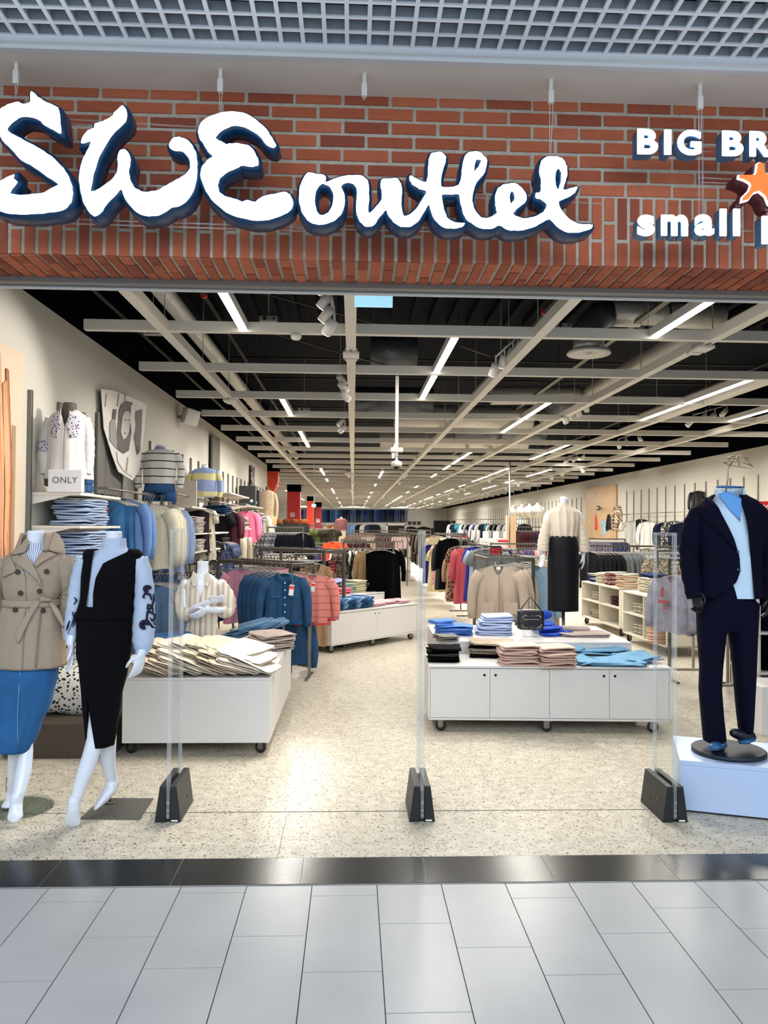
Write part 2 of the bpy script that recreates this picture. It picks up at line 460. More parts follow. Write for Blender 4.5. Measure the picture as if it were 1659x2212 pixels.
mb.span((-4, 1.9, 4.75), (5, 3.9, 4.8)).span((-4, 1.9, CZ + .06), (5, 1.95, 4.75)).span((-4, 1.9, CZ + .06), (-3.95, 3.9, 4.75)).span((4.95, 1.9, CZ + .06), (5, 3.9, 4.75)).span((-4, 3.70, ZS + .06), (5, 3.74, 4.75))  # slab over the cells, plus unseen walls added to keep light out
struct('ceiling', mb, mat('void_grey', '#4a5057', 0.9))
# ------------------------------------------------------------------ above the open cell ceiling
def pipe(name, a, b, r, m, label, group=None):
    return single(name, MB().tube([a, b], r, 12), m, label, 'pipe', group=group)
mb = MB().box((0, 3.50, 3.93), (8.4, 0.05, 0.05))
single('cable_tray', mb, mat('orange_tray', '#c4632c', 0.6), 'long orange tray running above the open cell ceiling', 'cable tray')
single('pipe', MB().tube([(.3, 3.40, 3.97), (4.5, 3.40, 3.97)], 0.022, 10), mat('teal_pipe', '#1d93a0', 0.5), 'teal pipe running above the open cell ceiling', 'pipe')
mb = MB()
for yy in (3.12, 3.28, 3.05): mb.box((0, yy, 4.25), (8.5, 0.04, 0.05))
single('ceiling_rail', mb, mat('dark_rail', '#23303a', 0.6), 'dark carrier rails behind the open cell ceiling', 'rail')

# ------------------------------------------------------------------ the lit shop sign
SY = 3.44            # front face of the letters
def poly_curve(polys, offset, extr, name):
    cu = bpy.data.curves.new(name, 'CURVE'); cu.dimensions = '2D'; cu.fill_mode = 'BOTH'
    for pl in polys:
        sp = cu.splines.new('POLY'); sp.points.add(len(pl) - 1)
        for i, (x, z) in enumerate(pl): sp.points[i].co = (x, z, 0, 1)
        sp.use_cyclic_u = True
    cu.extrude = extr; cu.offset = 0.0; cu.bevel_depth = max(0.0, offset); cu.bevel_resolution = 0
    o = bpy.data.objects.new('tmp', cu); COL.objects.link(o)
    bpy.context.view_layer.update()
    me = bpy.data.meshes.new_from_object(o.evaluated_get(bpy.context.evaluated_depsgraph_get()))
    bpy.data.objects.remove(o); bpy.data.curves.remove(cu)
    me.transform(Matrix.Rotation(PI / 2, 4, 'X'))
    me.name = name
    return me
def area2(p): return sum(p[i][0] * p[(i + 1) % len(p)][1] - p[(i + 1) % len(p)][0] * p[i][1] for i in range(len(p))) / 2
def orient(polys):
    out = []
    for i, p in enumerate(polys):
        a = area2(p)
        out.append(p if (a > 0) == (i == 0) else list(reversed(p)))
    return out
def smooth_poly(p, rough=0.0, rr=None):
    out = []
    n = len(p)
    for i in range(n):
        p0, p1, p2, p3 = [Vector((*p[(i + k) % n], 0)) for k in (-1, 0, 1, 2)]
        a = (p1 - p0); b2 = (p2 - p1)
        sharp = a.length > 0 and b2.length > 0 and a.normalized().dot(b2.normalized()) < 0.3
        for s_ in (0, 1 / 3, 2 / 3):
            t = s_
            q = 0.5 * ((2 * p1) + (-p0 + p2) * t + (2 * p0 - 5 * p1 + 4 * p2 - p3) * t * t + (-p0 + 3 * p1 - 3 * p2 + p3) * t ** 3)
            l = p1.lerp(p2, t)
            q = q * 0.6 + l * 0.4
            if rough and s_ > 0: q.x += rr.uniform(-rough, rough); q.y += rr.uniform(-rough, rough)
            out.append((q.x, q.y))
    return out
FACE = emis('sign_face_lit', '#f6fbff', 3.2)
m_, nt_, b_ = nodes_of('sign_return_blue')
b_.inputs['Base Color'].default_value = srgb('#0d3c5e'); b_.inputs['Roughness'].default_value = 0.35
RET = m_
RIM = mat('sign_rim_navy_glow', '#0d3a5e', 0.3)  # navy sides, with the blue glow of the faces put into the colour
GREYRET = mat('sign_return_steel_blue', '#3e6e94', 0.4)
root = thing('shop_sign', 'big hand-lettered white illuminated shop sign with navy sides hanging in front of the bricks', 'sign', (0, SY, 0))
RL = random.Random(5)
def letter(name, contours, ox, oy, sc, label, face=None, rim=0.013, depth=0.046, ret=None):
    polys = []
    for c in contours:
        pts = []
        for x, y in c:
            w = W(ox + x * sc, oy + y * sc, SY); pts.append((w.x, w.z))
        polys.append(smooth_poly(pts, 0.0018, RL))
    polys = orient(polys)
    me = poly_curve(polys, 0.0, 0.003, name); me.materials.append(face or FACE)
    f = link(name, me, root, (0, 0, 0)); f['label'] = label
    me2 = poly_curve(polys, rim, depth, 'letter_return'); me2.materials.append(ret or RIM)
    link('letter_return', me2, f, (0, depth + rim + 0.0035, 0))
    return f
S_ = [(165,165),(200,195),(250,225),(305,250),(316,300),(322,385),(280,365),(240,345),(200,312),(150,298),(100,302),(62,330),(38,362),(62,388),(110,412),(160,440),(215,470),(270,505),(320,555),(355,600),(375,650),(384,700),(374,750),(340,785),(280,800),(200,808),(100,812),(30,805),(-40,780),(-75,730),(-55,670),(0,640),(30,622),(75,603),(70,625),(92,640),(75,665),(50,702),(100,712),(150,710),(230,700),(275,675),(310,655),(250,615),(180,565),(110,525),(60,470),(15,425),(-15,370),(-25,310),(0,262),(40,235),(95,220),(125,232),(160,222)]
W_ = [(428,437),(440,400),(462,372),(495,360),(500,335),(540,325),(585,300),(610,270),(645,240),(662,255),(668,300),(655,330),(610,372),(570,425),(535,485),(510,545),(490,612),(477,690),(510,685),(550,660),(590,630),(618,590),(622,540),(622,500),(635,475),(655,470),(672,482),(686,510),(685,550),(678,590),(690,640),(715,678),(760,695),(820,690),(880,660),(930,630),(975,605),(1000,575),(1002,540),(990,508),(965,482),(920,476),(895,462),(893,438),(912,412),(945,405),(985,420),(1015,450),(1035,500),(1038,560),(1035,630),(1018,690),(985,740),(940,770),(905,775),(870,800),(820,820),(770,820),(720,800),(685,765),(655,720),(640,678),(600,720),(560,762),(530,805),(495,822),(470,800),(445,760),(427,700),(418,640),(422,580),(435,530),(458,480),(483,425),(455,432)]
E_ = [(1045,370),(1060,330),(1100,300),(1160,278),(1230,272),(1300,285),(1350,315),(1400,360),(1435,410),(1455,450),(1435,460),(1400,440),(1370,402),(1320,368),(1270,348),(1220,346),(1170,370),(1133,410),(1170,430),(1190,445),(1210,440),(1260,440),(1310,450),(1345,490),(1362,530),(1358,555),(1320,560),(1275,555),(1260,562),(1200,588),(1160,620),(1147,660),(1160,700),(1200,722),(1250,735),(1275,748),(1300,738),(1345,748),(1360,735),(1400,715),(1450,706),(1500,695),(1530,710),(1545,750),(1530,790),(1480,820),(1420,840),(1350,845),(1270,830),(1190,800),(1130,750),(1085,690),(1058,620),(1062,570),(1090,530),(1123,508),(1095,480),(1072,440),(1050,405)]
OUT = [(108,472),(150,478),(195,485),(205,500),(202,522),(240,508),(300,490),(350,486),(400,490),(425,512),(432,560),(432,620),(428,680),(442,680),(470,650),(498,615),(500,580),(493,530),(502,506),(540,503),(580,502),(600,530),(606,580),(602,640),(615,700),(650,690),(690,650),(720,600),(735,567),(700,557),(660,532),(645,500),(652,486),(690,507),(735,522),(743,470),(747,400),(765,368),(810,362),(838,390),(830,430),(815,480),(812,545),(860,548),(905,537),(918,500),(925,440),(935,390),(957,365),(1010,362),(1050,395),(1052,430),(1035,480),(1000,520),(985,560),(975,620),(990,670),(1022,708),(1060,710),(1090,695),(1108,680),(1098,640),(1098,590),(1112,552),(1150,532),(1200,528),(1235,550),(1262,590),(1258,622),(1225,650),(1190,688),(1240,712),(1300,705),(1350,680),(1370,640),(1340,612),(1312,602),(1310,580),(1335,572),(1340,520),(1330,460),(1340,410),(1370,387),(1420,385),(1455,402),(1475,440),(1475,490),(1460,535),(1455,562),(1500,552),(1530,547),(1518,575),(1480,600),(1430,622),(1440,660),(1480,710),(1530,740),(1610,747),(1600,767),(1540,785),(1480,785),(1430,760),(1385,715),(1350,730),(1290,760),(1220,775),(1160,770),(1120,748),(1080,765),(1030,765),(985,745),(945,715),(925,670),(913,620),(905,582),(870,585),(815,585),(820,630),(832,680),(850,715),(890,735),(935,736),(925,755),(880,765),(830,760),(790,730),(765,690),(748,637),(720,680),(690,728),(650,755),(600,755),(560,730),(532,690),(522,667),(490,700),(460,745),(420,755),(385,730),(368,690),(366,620),(368,560),(352,530),(320,522),(285,540),(300,580),(305,620),(290,680),(260,715),(220,735),(170,745),(120,730),(85,690),(65,630),(65,570),(78,520)]
OH = [[(190,527),(228,547),(245,590),(240,640),(220,680),(185,697),(162,683),(148,640),(150,580),(167,542)], [(998,402),(1025,405),(1010,440),(985,465),(987,435)], [(1182,565),(1198,580),(1200,608),(1180,638),(1172,600)], [(1430,447),(1447,470),(1444,520),(1427,562),(1414,520),(1416,470)]]
k1 = 680 / 1659.0
letter('sign_letter', [S_], 0, 130, k1, 'white lit brush-style letter S')
letter('sign_letter', [W_], 0, 130, k1, 'white lit brush-style letter W')
letter('sign_letter', [E_], 0, 130, k1, 'white lit brush-style letter E')
letter('sign_letter', [OUT] + OH, 620, 180, k1, 'white lit script word outlet')
# clear rails behind the letters
mb = MB()
def rail_px(mb, a, b, Y, t=0.012):
    mb.tube([W(*a, Y), W(*b, Y)], [(t, t * .7)] * 2, 4)
sgn = MB()
for a, b in (((60, 252), (560, 283)), ((60, 262), (560, 292)), ((120, 395), (640, 409)), ((0, 468), (680, 492)), ((0, 478), (680, 500)), ((560, 405), (1300, 440)), ((640, 485), (1250, 500)), ((640, 493), (1250, 508))):
    rail_px(sgn, a, b, 3.59, 0.006)
o = link('rail', sgn.mesh('rail', ACRYLEDGE), root, (0, -SY, 0)); o['label'] = 'clear acrylic rail'
# the slogan sign to the right
root2 = thing('slogan_sign', 'small lit slogan letters around a red star, right of the big shop sign', 'sign', (0, SY + .05, 0))
def glyph(ch, x0, x1, y0, y1, par, name='sign_letter'):
    cu = bpy.data.curves.new('t', 'FONT'); cu.body = ch; cu.offset = 0.035; cu.extrude = 0.0; cu.resolution_u = 6
    o = bpy.data.objects.new('tmp', cu); COL.objects.link(o); bpy.context.view_layer.update()
    dg = bpy.context.evaluated_depsgraph_get()
    a = W(1240 + x0 * .2526, 180 + y1 * .2526, SY + .05); c = W(1240 + x1 * .2526, 180 + y0 * .2526, SY + .05)
    res = []
    for ext, m, nm in ((0.004, FACE, name), (0.03, GREYRET, 'letter_return')):
        cu.extrude = ext; cu.offset = 0.035 if ext < .01 else 0.05
        bpy.context.view_layer.update()
        me = bpy.data.meshes.new_from_object(o.evaluated_get(bpy.context.evaluated_depsgraph_get()))
        xs = [v.co.x for v in me.vertices]; ys = [v.co.y for v in me.vertices]; zs = [v.co.z for v in me.vertices]
        sx = (c.x - a.x) / (max(xs) - min(xs)); sy = (c.z - a.z) / (max(ys) - min(ys))
        for v in me.vertices:
            v.co = Vector((a.x + (v.co.x - min(xs)) * sx, (-v.co.z / max(zs)) * ext, a.z + (v.co.y - min(ys)) * sy))
        me.materials.clear(); me.materials.append(m); me.name = nm
        res.append(me)
    bpy.data.objects.remove(o)
    f = link(name, res[0], par); link('letter_return', res[1], f, (0, 0.035, 0))
    f['label'] = 'white lit letter ' + ch
for ch, x0, x1 in (('B', 542, 716), ('I', 772, 830), ('G', 885, 1086), ('B', 1268, 1446), ('R', 1503, 1690)): glyph(ch, x0, x1, 395 + (x0 - 542) * .022, 602 + (x0 - 542) * .022, root2)
for ch, x0, x1, y0, y1 in (('s', 542, 688, 1128, 1303), ('m', 745, 972, 1128, 1300), ('a', 1032, 1196, 1125, 1300), ('l', 1247, 1302, 1076, 1303), ('l', 1362, 1417, 1076, 1303), ('p', 1606, 1780, 1140, 1372)): glyph(ch, x0, x1, y0, y1, root2)
star = [(1590,678),(1612,690),(1628,780),(1720,762),(1790,775),(1780,800),(1690,850),(1672,900),(1700,980),(1690,1040),(1668,1030),(1640,960),(1583,915),(1530,935),(1490,990),(1440,1005),(1445,975),(1500,920),(1518,870),(1505,845),(1460,820),(1412,805),(1415,788),(1540,788),(1562,765),(1572,690)]
pts = [(W(1240 + x * .2526, 180 + y * .2526, SY).x, W(1240 + x * .2526, 180 + y * .2526, SY).z) for x, y in star]
pp = orient([pts])
me = poly_curve(pp, 0, 0.004, 'star_face'); me.materials.append(emis('star_red_orange', '#ff5a1e', 1.6)); sf = link('star_face', me, root2, (0, -.052, 0)); sf['label'] = 'orange red lit star'
me = poly_curve(pp, 0.006, 0.002, 'star_edge'); me.materials.append(emis('star_edge_white', '#ffe6e6', 1.3)); link('star_edge', me, sf, (0, 0.0125, 0))
me = poly_curve(pp, 0.009, 0.04, 'star_return'); me.materials.append(mat('star_return_maroon', '#4a0f1c', 0.4)); link('star_return', me, sf, (0, 0.072, 0))
mb = MB()
for a, b in (((1510, 250), (1510, 480)), ((1518, 250), (1518, 480)), ((1500, 316), (1560, 319)), ((1510, 384), (1600, 388)), ((1510, 394), (1600, 397)), ((1400, 495), (1659, 500)), ((1380, 325), (1659, 330))): rail_px(mb, a, b, 3.60, 0.005)
o = link('rail', mb.mesh('rail', ACRYLEDGE), root2, (0, -SY - .05, 0)); o['label'] = 'clear acrylic rail'
# hanging clamps
for i, (px, py, to) in enumerate(((35, 165, 205), (476, 183, 240), (787, 192, 215), (1190, 207, 335), (1512, 220, 300))):
    p = W(px, py, 3.55); q = W(px, to, 3.55)
    t = thing('hanging_clamp', ['white clamp with wire above the first big letter', 'white clamp with wire above the third big letter', 'white clamp on the cream soffit with no letter under it', 'white clamp with crossed wires above the last letter of the script word', 'white clamp above the small slogan letters'][i], 'clamp', (p.x, 3.55, 0), group='clamps holding the signs')
    part('clamp_body', MB().box((0, 0, p.z - 0.005), (0.026, 0.022, 0.062)).box((0, 0, (p.z + ZS) / 2 + 0.01), (0.018, 0.012, ZS - p.z)), WHITEMET, t, bevel=0.003)
    part('wire', MB().cyl((-0.004, 0.004, p.z), (-0.004, 0.004, q.z), 0.0015, 6).cyl((0.012, 0, p.z), (0.0 if i == 3 else .002, 0, q.z), 0.0015, 6), WHITEMET, t)

# ------------------------------------------------------------------ hung grid of beams in the shop
D = 1.6; HG = CAM_H + D
BEAM = mat('warm_white_beam', '#e6e2d8', 0.45)
BW, BH = 0.088, 0.085
DV = (CAM_H, )
gx0, gx1 = -1.39 * D, 4.53 * D
nb = 0
cross_y = [4.05, 5.08, 6.13, 7.15, 8.20]
while cross_y[-1] < 41: cross_y.append(cross_y[-1] + 1.045)
names_pos = ['nearest', 'second', 'third', 'fourth', 'fifth', 'sixth', 'seventh', 'eighth', 'ninth', 'tenth']
for i, yy in enumerate(cross_y):
    Y = yy * D
    if Y > 67: break
    xa = gx0 if Y < LEND else -8.0
    t = MB().box(((xa + gx1) / 2, 0, BH / 2), (gx1 - xa, BW * .8, BH))
    lab = ('long white beam running across the shop ceiling, %s from the shop front' % names_pos[i]) if i < 10 else 'white beam running across the shop ceiling far back, one of many close ranks'
    single('ceiling_beam', t, BEAM, lab, 'ceiling beam', (0, Y, HG + 0.004), group='cross beams of the ceiling grid')
for i, k in enumerate((-.985, -.02, .965, 1.905, 2.83, 3.78)):
    ya = 4.35 if i < 5 else 10
    t = MB().box((0, (ya + 68) / 2, BH / 2), (BW, 68 - ya, BH))
    single('ceiling_beam', t, BEAM, 'white lengthwise ceiling beam, ' + ['leftmost, by the grey wall', 'in the middle, with spotlights beside it', 'just right of the one carrying the hanging camera', 'fourth from the left, under the silver duct', 'fifth from the left', 'rightmost, along the right wall'][i], 'ceiling beam', (k * D, 0, HG), group='lengthwise beams of the ceiling grid')
# joint covers
for (px, py, lab) in ((757, 762, 'on the middle beam behind the nearest cross beam'), (480, 866, 'on the leftmost lengthwise beam'), (1602, 735, 'at the upper right under the fourth lengthwise beam')):
    k = {757: -.02, 480: -.985, 1602: 1.905}[px]
    yy = D * FOCAL / (1137 - py) * (1.0)
    t = thing('joint_cover', 'white box-shaped joint cover ' + lab, 'joint cover', (k * D, yy, HG), group='joint covers of the grid')
    part('cover', MB().box((0, 0, -0.015), (BW * 1.7, .20, .03)).box((0, 0.13, 0.02), (BW * 1.35, .12, .10)), WHITEMET, t, bevel=.006)
    part('clip', MB().box((0, -.12, -.004), (.025, .08, .01)), CHROME, t)
# linear luminaires between the beams
TUBE = emis('lamp_tube_warm', '#fff6e4', 9.0)
TRIM = WHITEMET
lum_w = 0.055
def luminaire(k, ya, yb, lab, light=True, boost=1.0):
    ya *= D; yb *= D
    L = yb - ya
    t = thing('linear_lamp', lab, 'ceiling lamp', (k * D, (ya + yb) / 2, HG + 0.01), group='linear lamps in the ceiling grid')
    part('housing', MB().box((0, 0, 0.045), (lum_w + .016, L, 0.07)), TRIM, t)
    part('diffuser', MB().box((0, 0, 0.004), (lum_w, L - 0.02, 0.012)), TUBE, t)
    if light:
        a = area('lamp_light', (k * D, (ya + yb) / 2, HG - 0.01), (lum_w, L - .02), 50 * boost * L / 3, WARM)
        a.parent = None
    return t
near = [(-.575, 3.0, 4.02, 'first bright lamp at upper left between the two left lengthwise beams'),
        (-.575, 6.16, 7.12, 'bright lamp left of the middle beam, between third and fourth cross beams'),
        (-.575, 8.25, 9.9, 'bright lamp left of the middle beam, near the orange column'),
        (.535, 4.1, 6.1, 'long bright lamp right of the middle beam, crossing the second cross beam'),
        (1.575, 3.15, 4.02, 'bright lamp at upper right in front of the silver duct'),
        (1.57, 6.18, 8.15, 'bright lamp under the silver duct, right of the middle'),
        (2.67, 5.1, 7.1, 'bright lamp at far right beyond the duct'),
        (3.5, 6.2, 7.1, 'short bright lamp at the right edge of the picture'),
        (.52, 9.3, 10.3, 'short lamp behind the hanging camera'),
        (1.57, 10.3, 12.3, 'lamp right of the hanging camera'),
        (2.6, 9.3, 11.3, 'lamp over the round rail by the right wall')]
for k, a, c, lab in near: luminaire(k, a, c, lab, boost=1.25)
rl = random.Random(11)
for k in (-.575, .53, 1.57, 2.62, 3.4, -1.9):
    y = 12.5 + rl.random() * 2
    while y < 40:
        if k > -1.5 or y * D > LEND + 1:
            luminaire(k, y, y + rl.choice((.9, .9, 1.9)), 'small bright lamp far back in the ceiling grid', light=False)
        y += rl.choice((2.1, 3.1, 4.2))
# evenly lit ranks of lamps in the deep part of the shop
for Y in (14, 19, 25, 32, 40, 50, 61):
    for X in (-0.9, 3.4, 6.6) if Y < 23 else (-5.5, -0.9, 3.4, 6.6):
        area('lamp_light', (X, Y, HG - 0.02), (0.06, 3.0), 120 if Y < 30 else 210, WARM)
# spotlights
def spot_mesh():
    return MB().tube([(0, 0, 0), (0, 0, -.11)], [.033, .036], 14), MB().cyl((0, 0, -.1105), (0, 0, -.113), .030, 14)
sb, sl = spot_mesh()
SPB = sb.mesh('spot_body', WHITEMET); SPL = sl.mesh('spot_lens', emis('spot_lens', '#fff4dc', 5.0))
STM = MB().cyl((0, 0, 0.0), (0, 0, .09), .008, 8).mesh('spot_stem', WHITEMET)
def spot(p, tilt, rz, label, scale=1.0, group='track spotlights'):
    t = thing('track_spotlight', label, 'spotlight', p, 0, group)
    s_ = link('stem', STM, t); b2 = link('spot_body', SPB, t, (0, 0, .015), rot=(tilt, 0, rz))
    link('spot_lens', SPL, b2)
    t.scale = (scale,) * 3
    return t
clusters = [([(705, 622), (713, 655), (716, 684), (722, 711)], 6.0, .75, 1.0, 'left of the middle beam, near the shop front'),
            ([(731, 823), (733, 840), (738, 858)], 8.6, .8, -1.0, 'left of the middle beam, behind the second cross beam'),
            ([(742, 915), (745, 930)], 12.0, .8, 1.0, 'left of the middle beam, behind the fourth cross beam'),
            ([(1126, 750), (1108, 768), (1090, 782), (1071, 800)], 7.6, .5, .6, 'on the lengthwise beam right of the hanging camera'),
            ([(1265, 882), (1247, 892), (1228, 900), (1217, 908)], 11.0, .7, -.6, 'on the beam under the silver duct'),
            ([(1570, 894), (1545, 903), (1525, 905), (1497, 916)], 11.6, .8, .8, 'at far right, on the beam near the right wall'),
            ([(1380, 950), (1352, 958), (1335, 964)], 15.0, .8, -.8, 'above the wooden wall panel'),
            ([(1262, 990), (1245, 994), (1228, 998)], 18.0, .8, .8, 'above the glass ball lamps')]
for pts, Y, tl, rz, lab in clusters:
    for px, py in pts:
        p = W(px, py, Y)
        spot((p.x, p.y, p.z + .05), tl, rz + rl.uniform(-.2, .2), 'white cylinder spotlight ' + lab, 1.15)
    a = W(*pts[0], Y); c = W(*pts[-1], Y)
    tk = thing('light_track', 'thin white track holding the spotlights ' + lab, 'light track', (0, 0, 0))
    part('track_bar', MB().tube([(a.x, Y, a.z + .135), (c.x, Y, c.z + .135)], .010, 6), WHITEMET, tk)
    part('suspension', MB().cyl(((a.x + c.x) / 2, Y, (a.z + c.z) / 2 + .13), ((a.x + c.x) / 2, Y, 4.94), .003, 5), CHROME, tk)
for i in range(60):
    Y = rl.uniform(20, 62); X = rl.choice((-.05, .97, 1.9, 2.83, 3.78, 3.78)) * D + rl.choice((-.05, .05)); 
    if Y > LEND + 2 and rl.random() < .2: X = rl.uniform(-7, -2.5)
    spot((X, Y, HG + .03), rl.uniform(.4, .9), rl.uniform(-1, 1), 'tiny white spotlight far back under the ceiling grid', 1.5, 'far spotlights')
def spotlight(p, target, power, size=0.9, blend=0.6):
    d = bpy.data.lights.new('spot_light', 'SPOT'); d.energy = power; d.color = WARM; d.spot_size = size; d.spot_blend = blend; d.shadow_soft_size = 0.05
    o = bpy.data.objects.new('spot_light', d); COL.objects.link(o); o.location = p
    o.rotation_euler = (Vector(target) - Vector(p)).to_track_quat('-Z', 'Y').to_euler()
for p, tg, pw in (((-.1, 6.0, 3.1), (-1.3, 5.2, 0), 170), ((-.1, 6.2, 3.1), (-.1, 5.6, 0), 60), ((1.5, 7.5, 3.1), (1.7, 5.2, 0), 170), ((1.5, 7.6, 3.1), (1.2, 6.4, .5), 80),
                  ((1.5, 7.6, 3.1), (2.3, 8.5, 1.4), 90), ((-.1, 8.5, 3.1), (-1.2, 6.8, .6), 50), ((-.1, 5.9, 3.1), (LW, 5.5, 2.3), 260), ((-.1, 6.4, 3.1), (-1.0, 5.0, 0), 100), ((1.5, 6.6, 3.1), (.5, 5.1, 0), 110), ((1.5, 6.8, 3.1), (2.2, 5.3, 0), 110), ((-.1, 8.6, 3.1), (-.8, 8.6, .9), 90), ((-.1, 8.0, 3.1), (-2.3, 7.4, 1.9), 170),
                  ((3.0, 11, 3.1), (2.0, 9.4, .9), 120), ((4.6, 11.5, 3.1), (RW, 14, 1.8), 260), ((4.6, 15, 3.1), (RW, 18, 1.8), 260), ((4.6, 19, 3.1), (RW, 23, 1.8), 260),
                  ((-.1, 12, 3.1), (LW, 12, 1.8), 220), ((-.1, 16, 3.1), (LW, 16, 1.8), 220), ((4.6, 26, 3.1), (RW, 31, 1.8), 260), ((1, 11.6, 3.1), (.4, 10.6, .5), 100), ((3.1, 11, 3.1), (4.1, 10.8, .6), 120), ((-4, 62, 3.1), (-4, 70, 2), 900), ((0, 62, 3.1), (0, 70, 2), 900), ((4, 62, 3.1), (4, 70, 2), 900)):
    spotlight(p, tg, pw * .75)
# hangers of the grid
mb = MB()
t = None
for i, yy in enumerate(cross_y[:9]):
    for k in (-.985, .965, 1.905, 2.83):
        single('hanger_wire', MB().cyl((0, 0, 0), (0, 0, 4.9 - HG - .06), .004, 5), CHROME, 'thin hanger wire between the black ceiling and a grid beam', 'wire', (k * D, yy * D, HG + BH + 0.001), group='hanger wires of the ceiling grid')
# pale blue sign panel just inside the front
a = W(766, 612, 5.0); c = W(848, 664, 5.0)
t = thing('hanging_sign', 'plain light blue sign panel hanging at the top of the entrance', 'sign', ((a.x + c.x) / 2, 5.0, c.z))
part('panel', MB().box((0, 0, .13), (c.x - a.x, .02, .26)), emis('sign_pale_blue', '#a5dcf2', .85), t, bevel=.002)
part('wire', MB().cyl((-.1, 0, .26), (-.1, 0, 4.89 - c.z), .002, 5).cyl((.1, 0, .26), (.1, 0, 4.89 - c.z), .002, 5), CHROME, t)
# hanging dome camera
a = W(858, 806, 8.2); c = W(857, 985, 8.2)
t = thing('security_camera', 'white dome camera at the end of a white drop pole mid-ceiling', 'camera', (a.x, 8.2, 0))
part('pole', MB().box((0, 0, (HG + c.z) / 2), (.034, .034, HG - c.z)), WHITEMET, t)
part('junction_box', MB().box((0, 0, W(857, 972, 8.2).z), (.13, .08, .045)).box((-.04, -.02, W(857, 985, 8.2).z), (.03, .03, .06), rz=.3), WHITEMET, t, bevel=.004)
dz = W(857, 1003, 8.2).z
part('camera_housing', MB().lathe([(.012, .09), (.012, .05), (.03, .035), (.055, .025), (.06, -.002), (.055, -.02), (.03, -.024)], 20, c=(0, 0, dz)), WHITEMET, t)
part('lens_dome', MB().sphere((0, 0, dz - .018), (.034, .034, .038), 14), mat('dark_dome', '#15171c', .1), t)
# ducts
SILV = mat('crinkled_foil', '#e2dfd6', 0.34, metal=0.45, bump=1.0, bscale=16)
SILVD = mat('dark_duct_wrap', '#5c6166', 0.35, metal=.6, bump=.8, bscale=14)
zt = CAM_H + 2.15
def dpt(px, py, Y): return W(px, py, Y)
t = thing('air_duct', 'silver foil duct with an elbow ending in a round white diffuser, upper right', 'duct', (0, 0, 0))
e1 = dpt(1272, 690, 8.2); e2 = dpt(1320, 678, 8.2); e3 = dpt(1560, 685, 8.2); dn = dpt(1272, 762, 8.2)
part('duct_run', MB().tube([e2, dpt(1440, 681, 8.2), e3], [.135] * 3, 18), SILV, t)
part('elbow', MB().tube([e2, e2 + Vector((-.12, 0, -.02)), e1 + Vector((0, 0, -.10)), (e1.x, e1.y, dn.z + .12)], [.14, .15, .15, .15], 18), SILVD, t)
part('neck', MB().cyl((e1.x, e1.y, dn.z + .14), (e1.x, e1.y, dn.z + .01), .165, 20), SILV, t)
part('diffuser', MB().lathe([(.17, .04), (.22, .03), (.235, 0), (.225, -.012), (.14, .005), (.03, .012), (.03, -.008), (.005, -.01)], 28, c=(e1.x, e1.y, dn.z - .01)), WHITEMET, t)
part('clamp_ring', MB().cyl(dpt(1438, 681, 8.2) - Vector((.01, 0, 0)), dpt(1438, 681, 8.2) + Vector((.01, 0, 0)), .142, 18), DARKSTEEL, t)
single('air_duct', MB().tube([(1.76 * 2.25, 8.4, zt + .1), (1.76 * 2.25, 12, zt + .1), (1.74 * 2.25, 22, zt + .1)], [.17, .17, .17], 16), SILV, 'long silver foil duct running towards the back, behind the round diffuser', 'duct')
single('air_duct', MB().tube([(-.84 * 2.1, 5.0, zt), (-.84 * 2.1, 24, zt)], [.09, .09], 12), SILV, 'slim silver pipe duct running to the back along the left side', 'duct')
single('air_duct', MB().tube([dpt(1060, 855, 12.8), dpt(1250, 853, 12.8)], .15, 14), SILV, 'short silver cross duct joining the long one', 'duct')
for i, (px, py, w_, Y, dk) in enumerate(((850, 775, 100, 10.2, 1), (850, 880, 170, 13, 1), (1000, 915, 300, 14.5, 0), (980, 960, 320, 17, 0), (1210, 880, 60, 13.0, 1), (1080, 935, 200, 16, 1))):
    p = W(px, py, Y)
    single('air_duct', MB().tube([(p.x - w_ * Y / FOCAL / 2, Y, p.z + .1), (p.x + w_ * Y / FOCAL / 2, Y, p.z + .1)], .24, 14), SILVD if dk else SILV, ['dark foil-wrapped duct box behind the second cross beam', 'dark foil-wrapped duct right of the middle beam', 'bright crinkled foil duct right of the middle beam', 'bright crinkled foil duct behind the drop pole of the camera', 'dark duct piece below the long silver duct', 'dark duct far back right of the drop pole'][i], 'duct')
# sprinkler and cable pipes
PIPE = mat('dull_pipe', '#3a3833', .5, metal=.5)
REDM = mat('red_clip', '#b3201c', .5)
for i, (xk, lab) in enumerate(((-1.17, 'dark pipe running to the back over the left beam'), (-.72, 'dark pipe with red clips left of the middle beam'), (.92, 'dark pipe with a red clip right of the middle beam'), (1.5, 'slotted cable tray running to the back on the right'), (2.6, 'dark pipe at the right behind the duct'))):
    X = xk * 2.0; Z = CAM_H + 2.1 + .1 * (i % 2)
    if i == 3:
        single('cable_tray', MB().box((0, 15, 0), (.07, 19, .03)), DARKSTEEL, lab, 'cable tray', (X, 0, Z))
    else:
        t = thing('pipe', lab, 'pipe', (X, 0, Z)); part('pipe_run', MB().cyl((0, 4.8, 0), (0, 24, 0), .022, 8), PIPE, t)
        if i in (1, 2): part('clip', MB().cyl((0, 7.4, 0), (0, 7.46, 0), .034, 10), REDM, t); 
for i, Y in enumerate((6.2, 7.6, 9.0, 10.5, 12.4, 14.5, 17, 20)):
    single('pipe', MB().cyl((-2.3, 0, 0), (8.3, 0, 0), .016, 6), PIPE, 'thin dark pipe running across above the grid, %s from the front' % names_pos[i], 'pipe', (0, Y, 4.25 + .08 * (i % 3)), group='cross pipes above the grid')
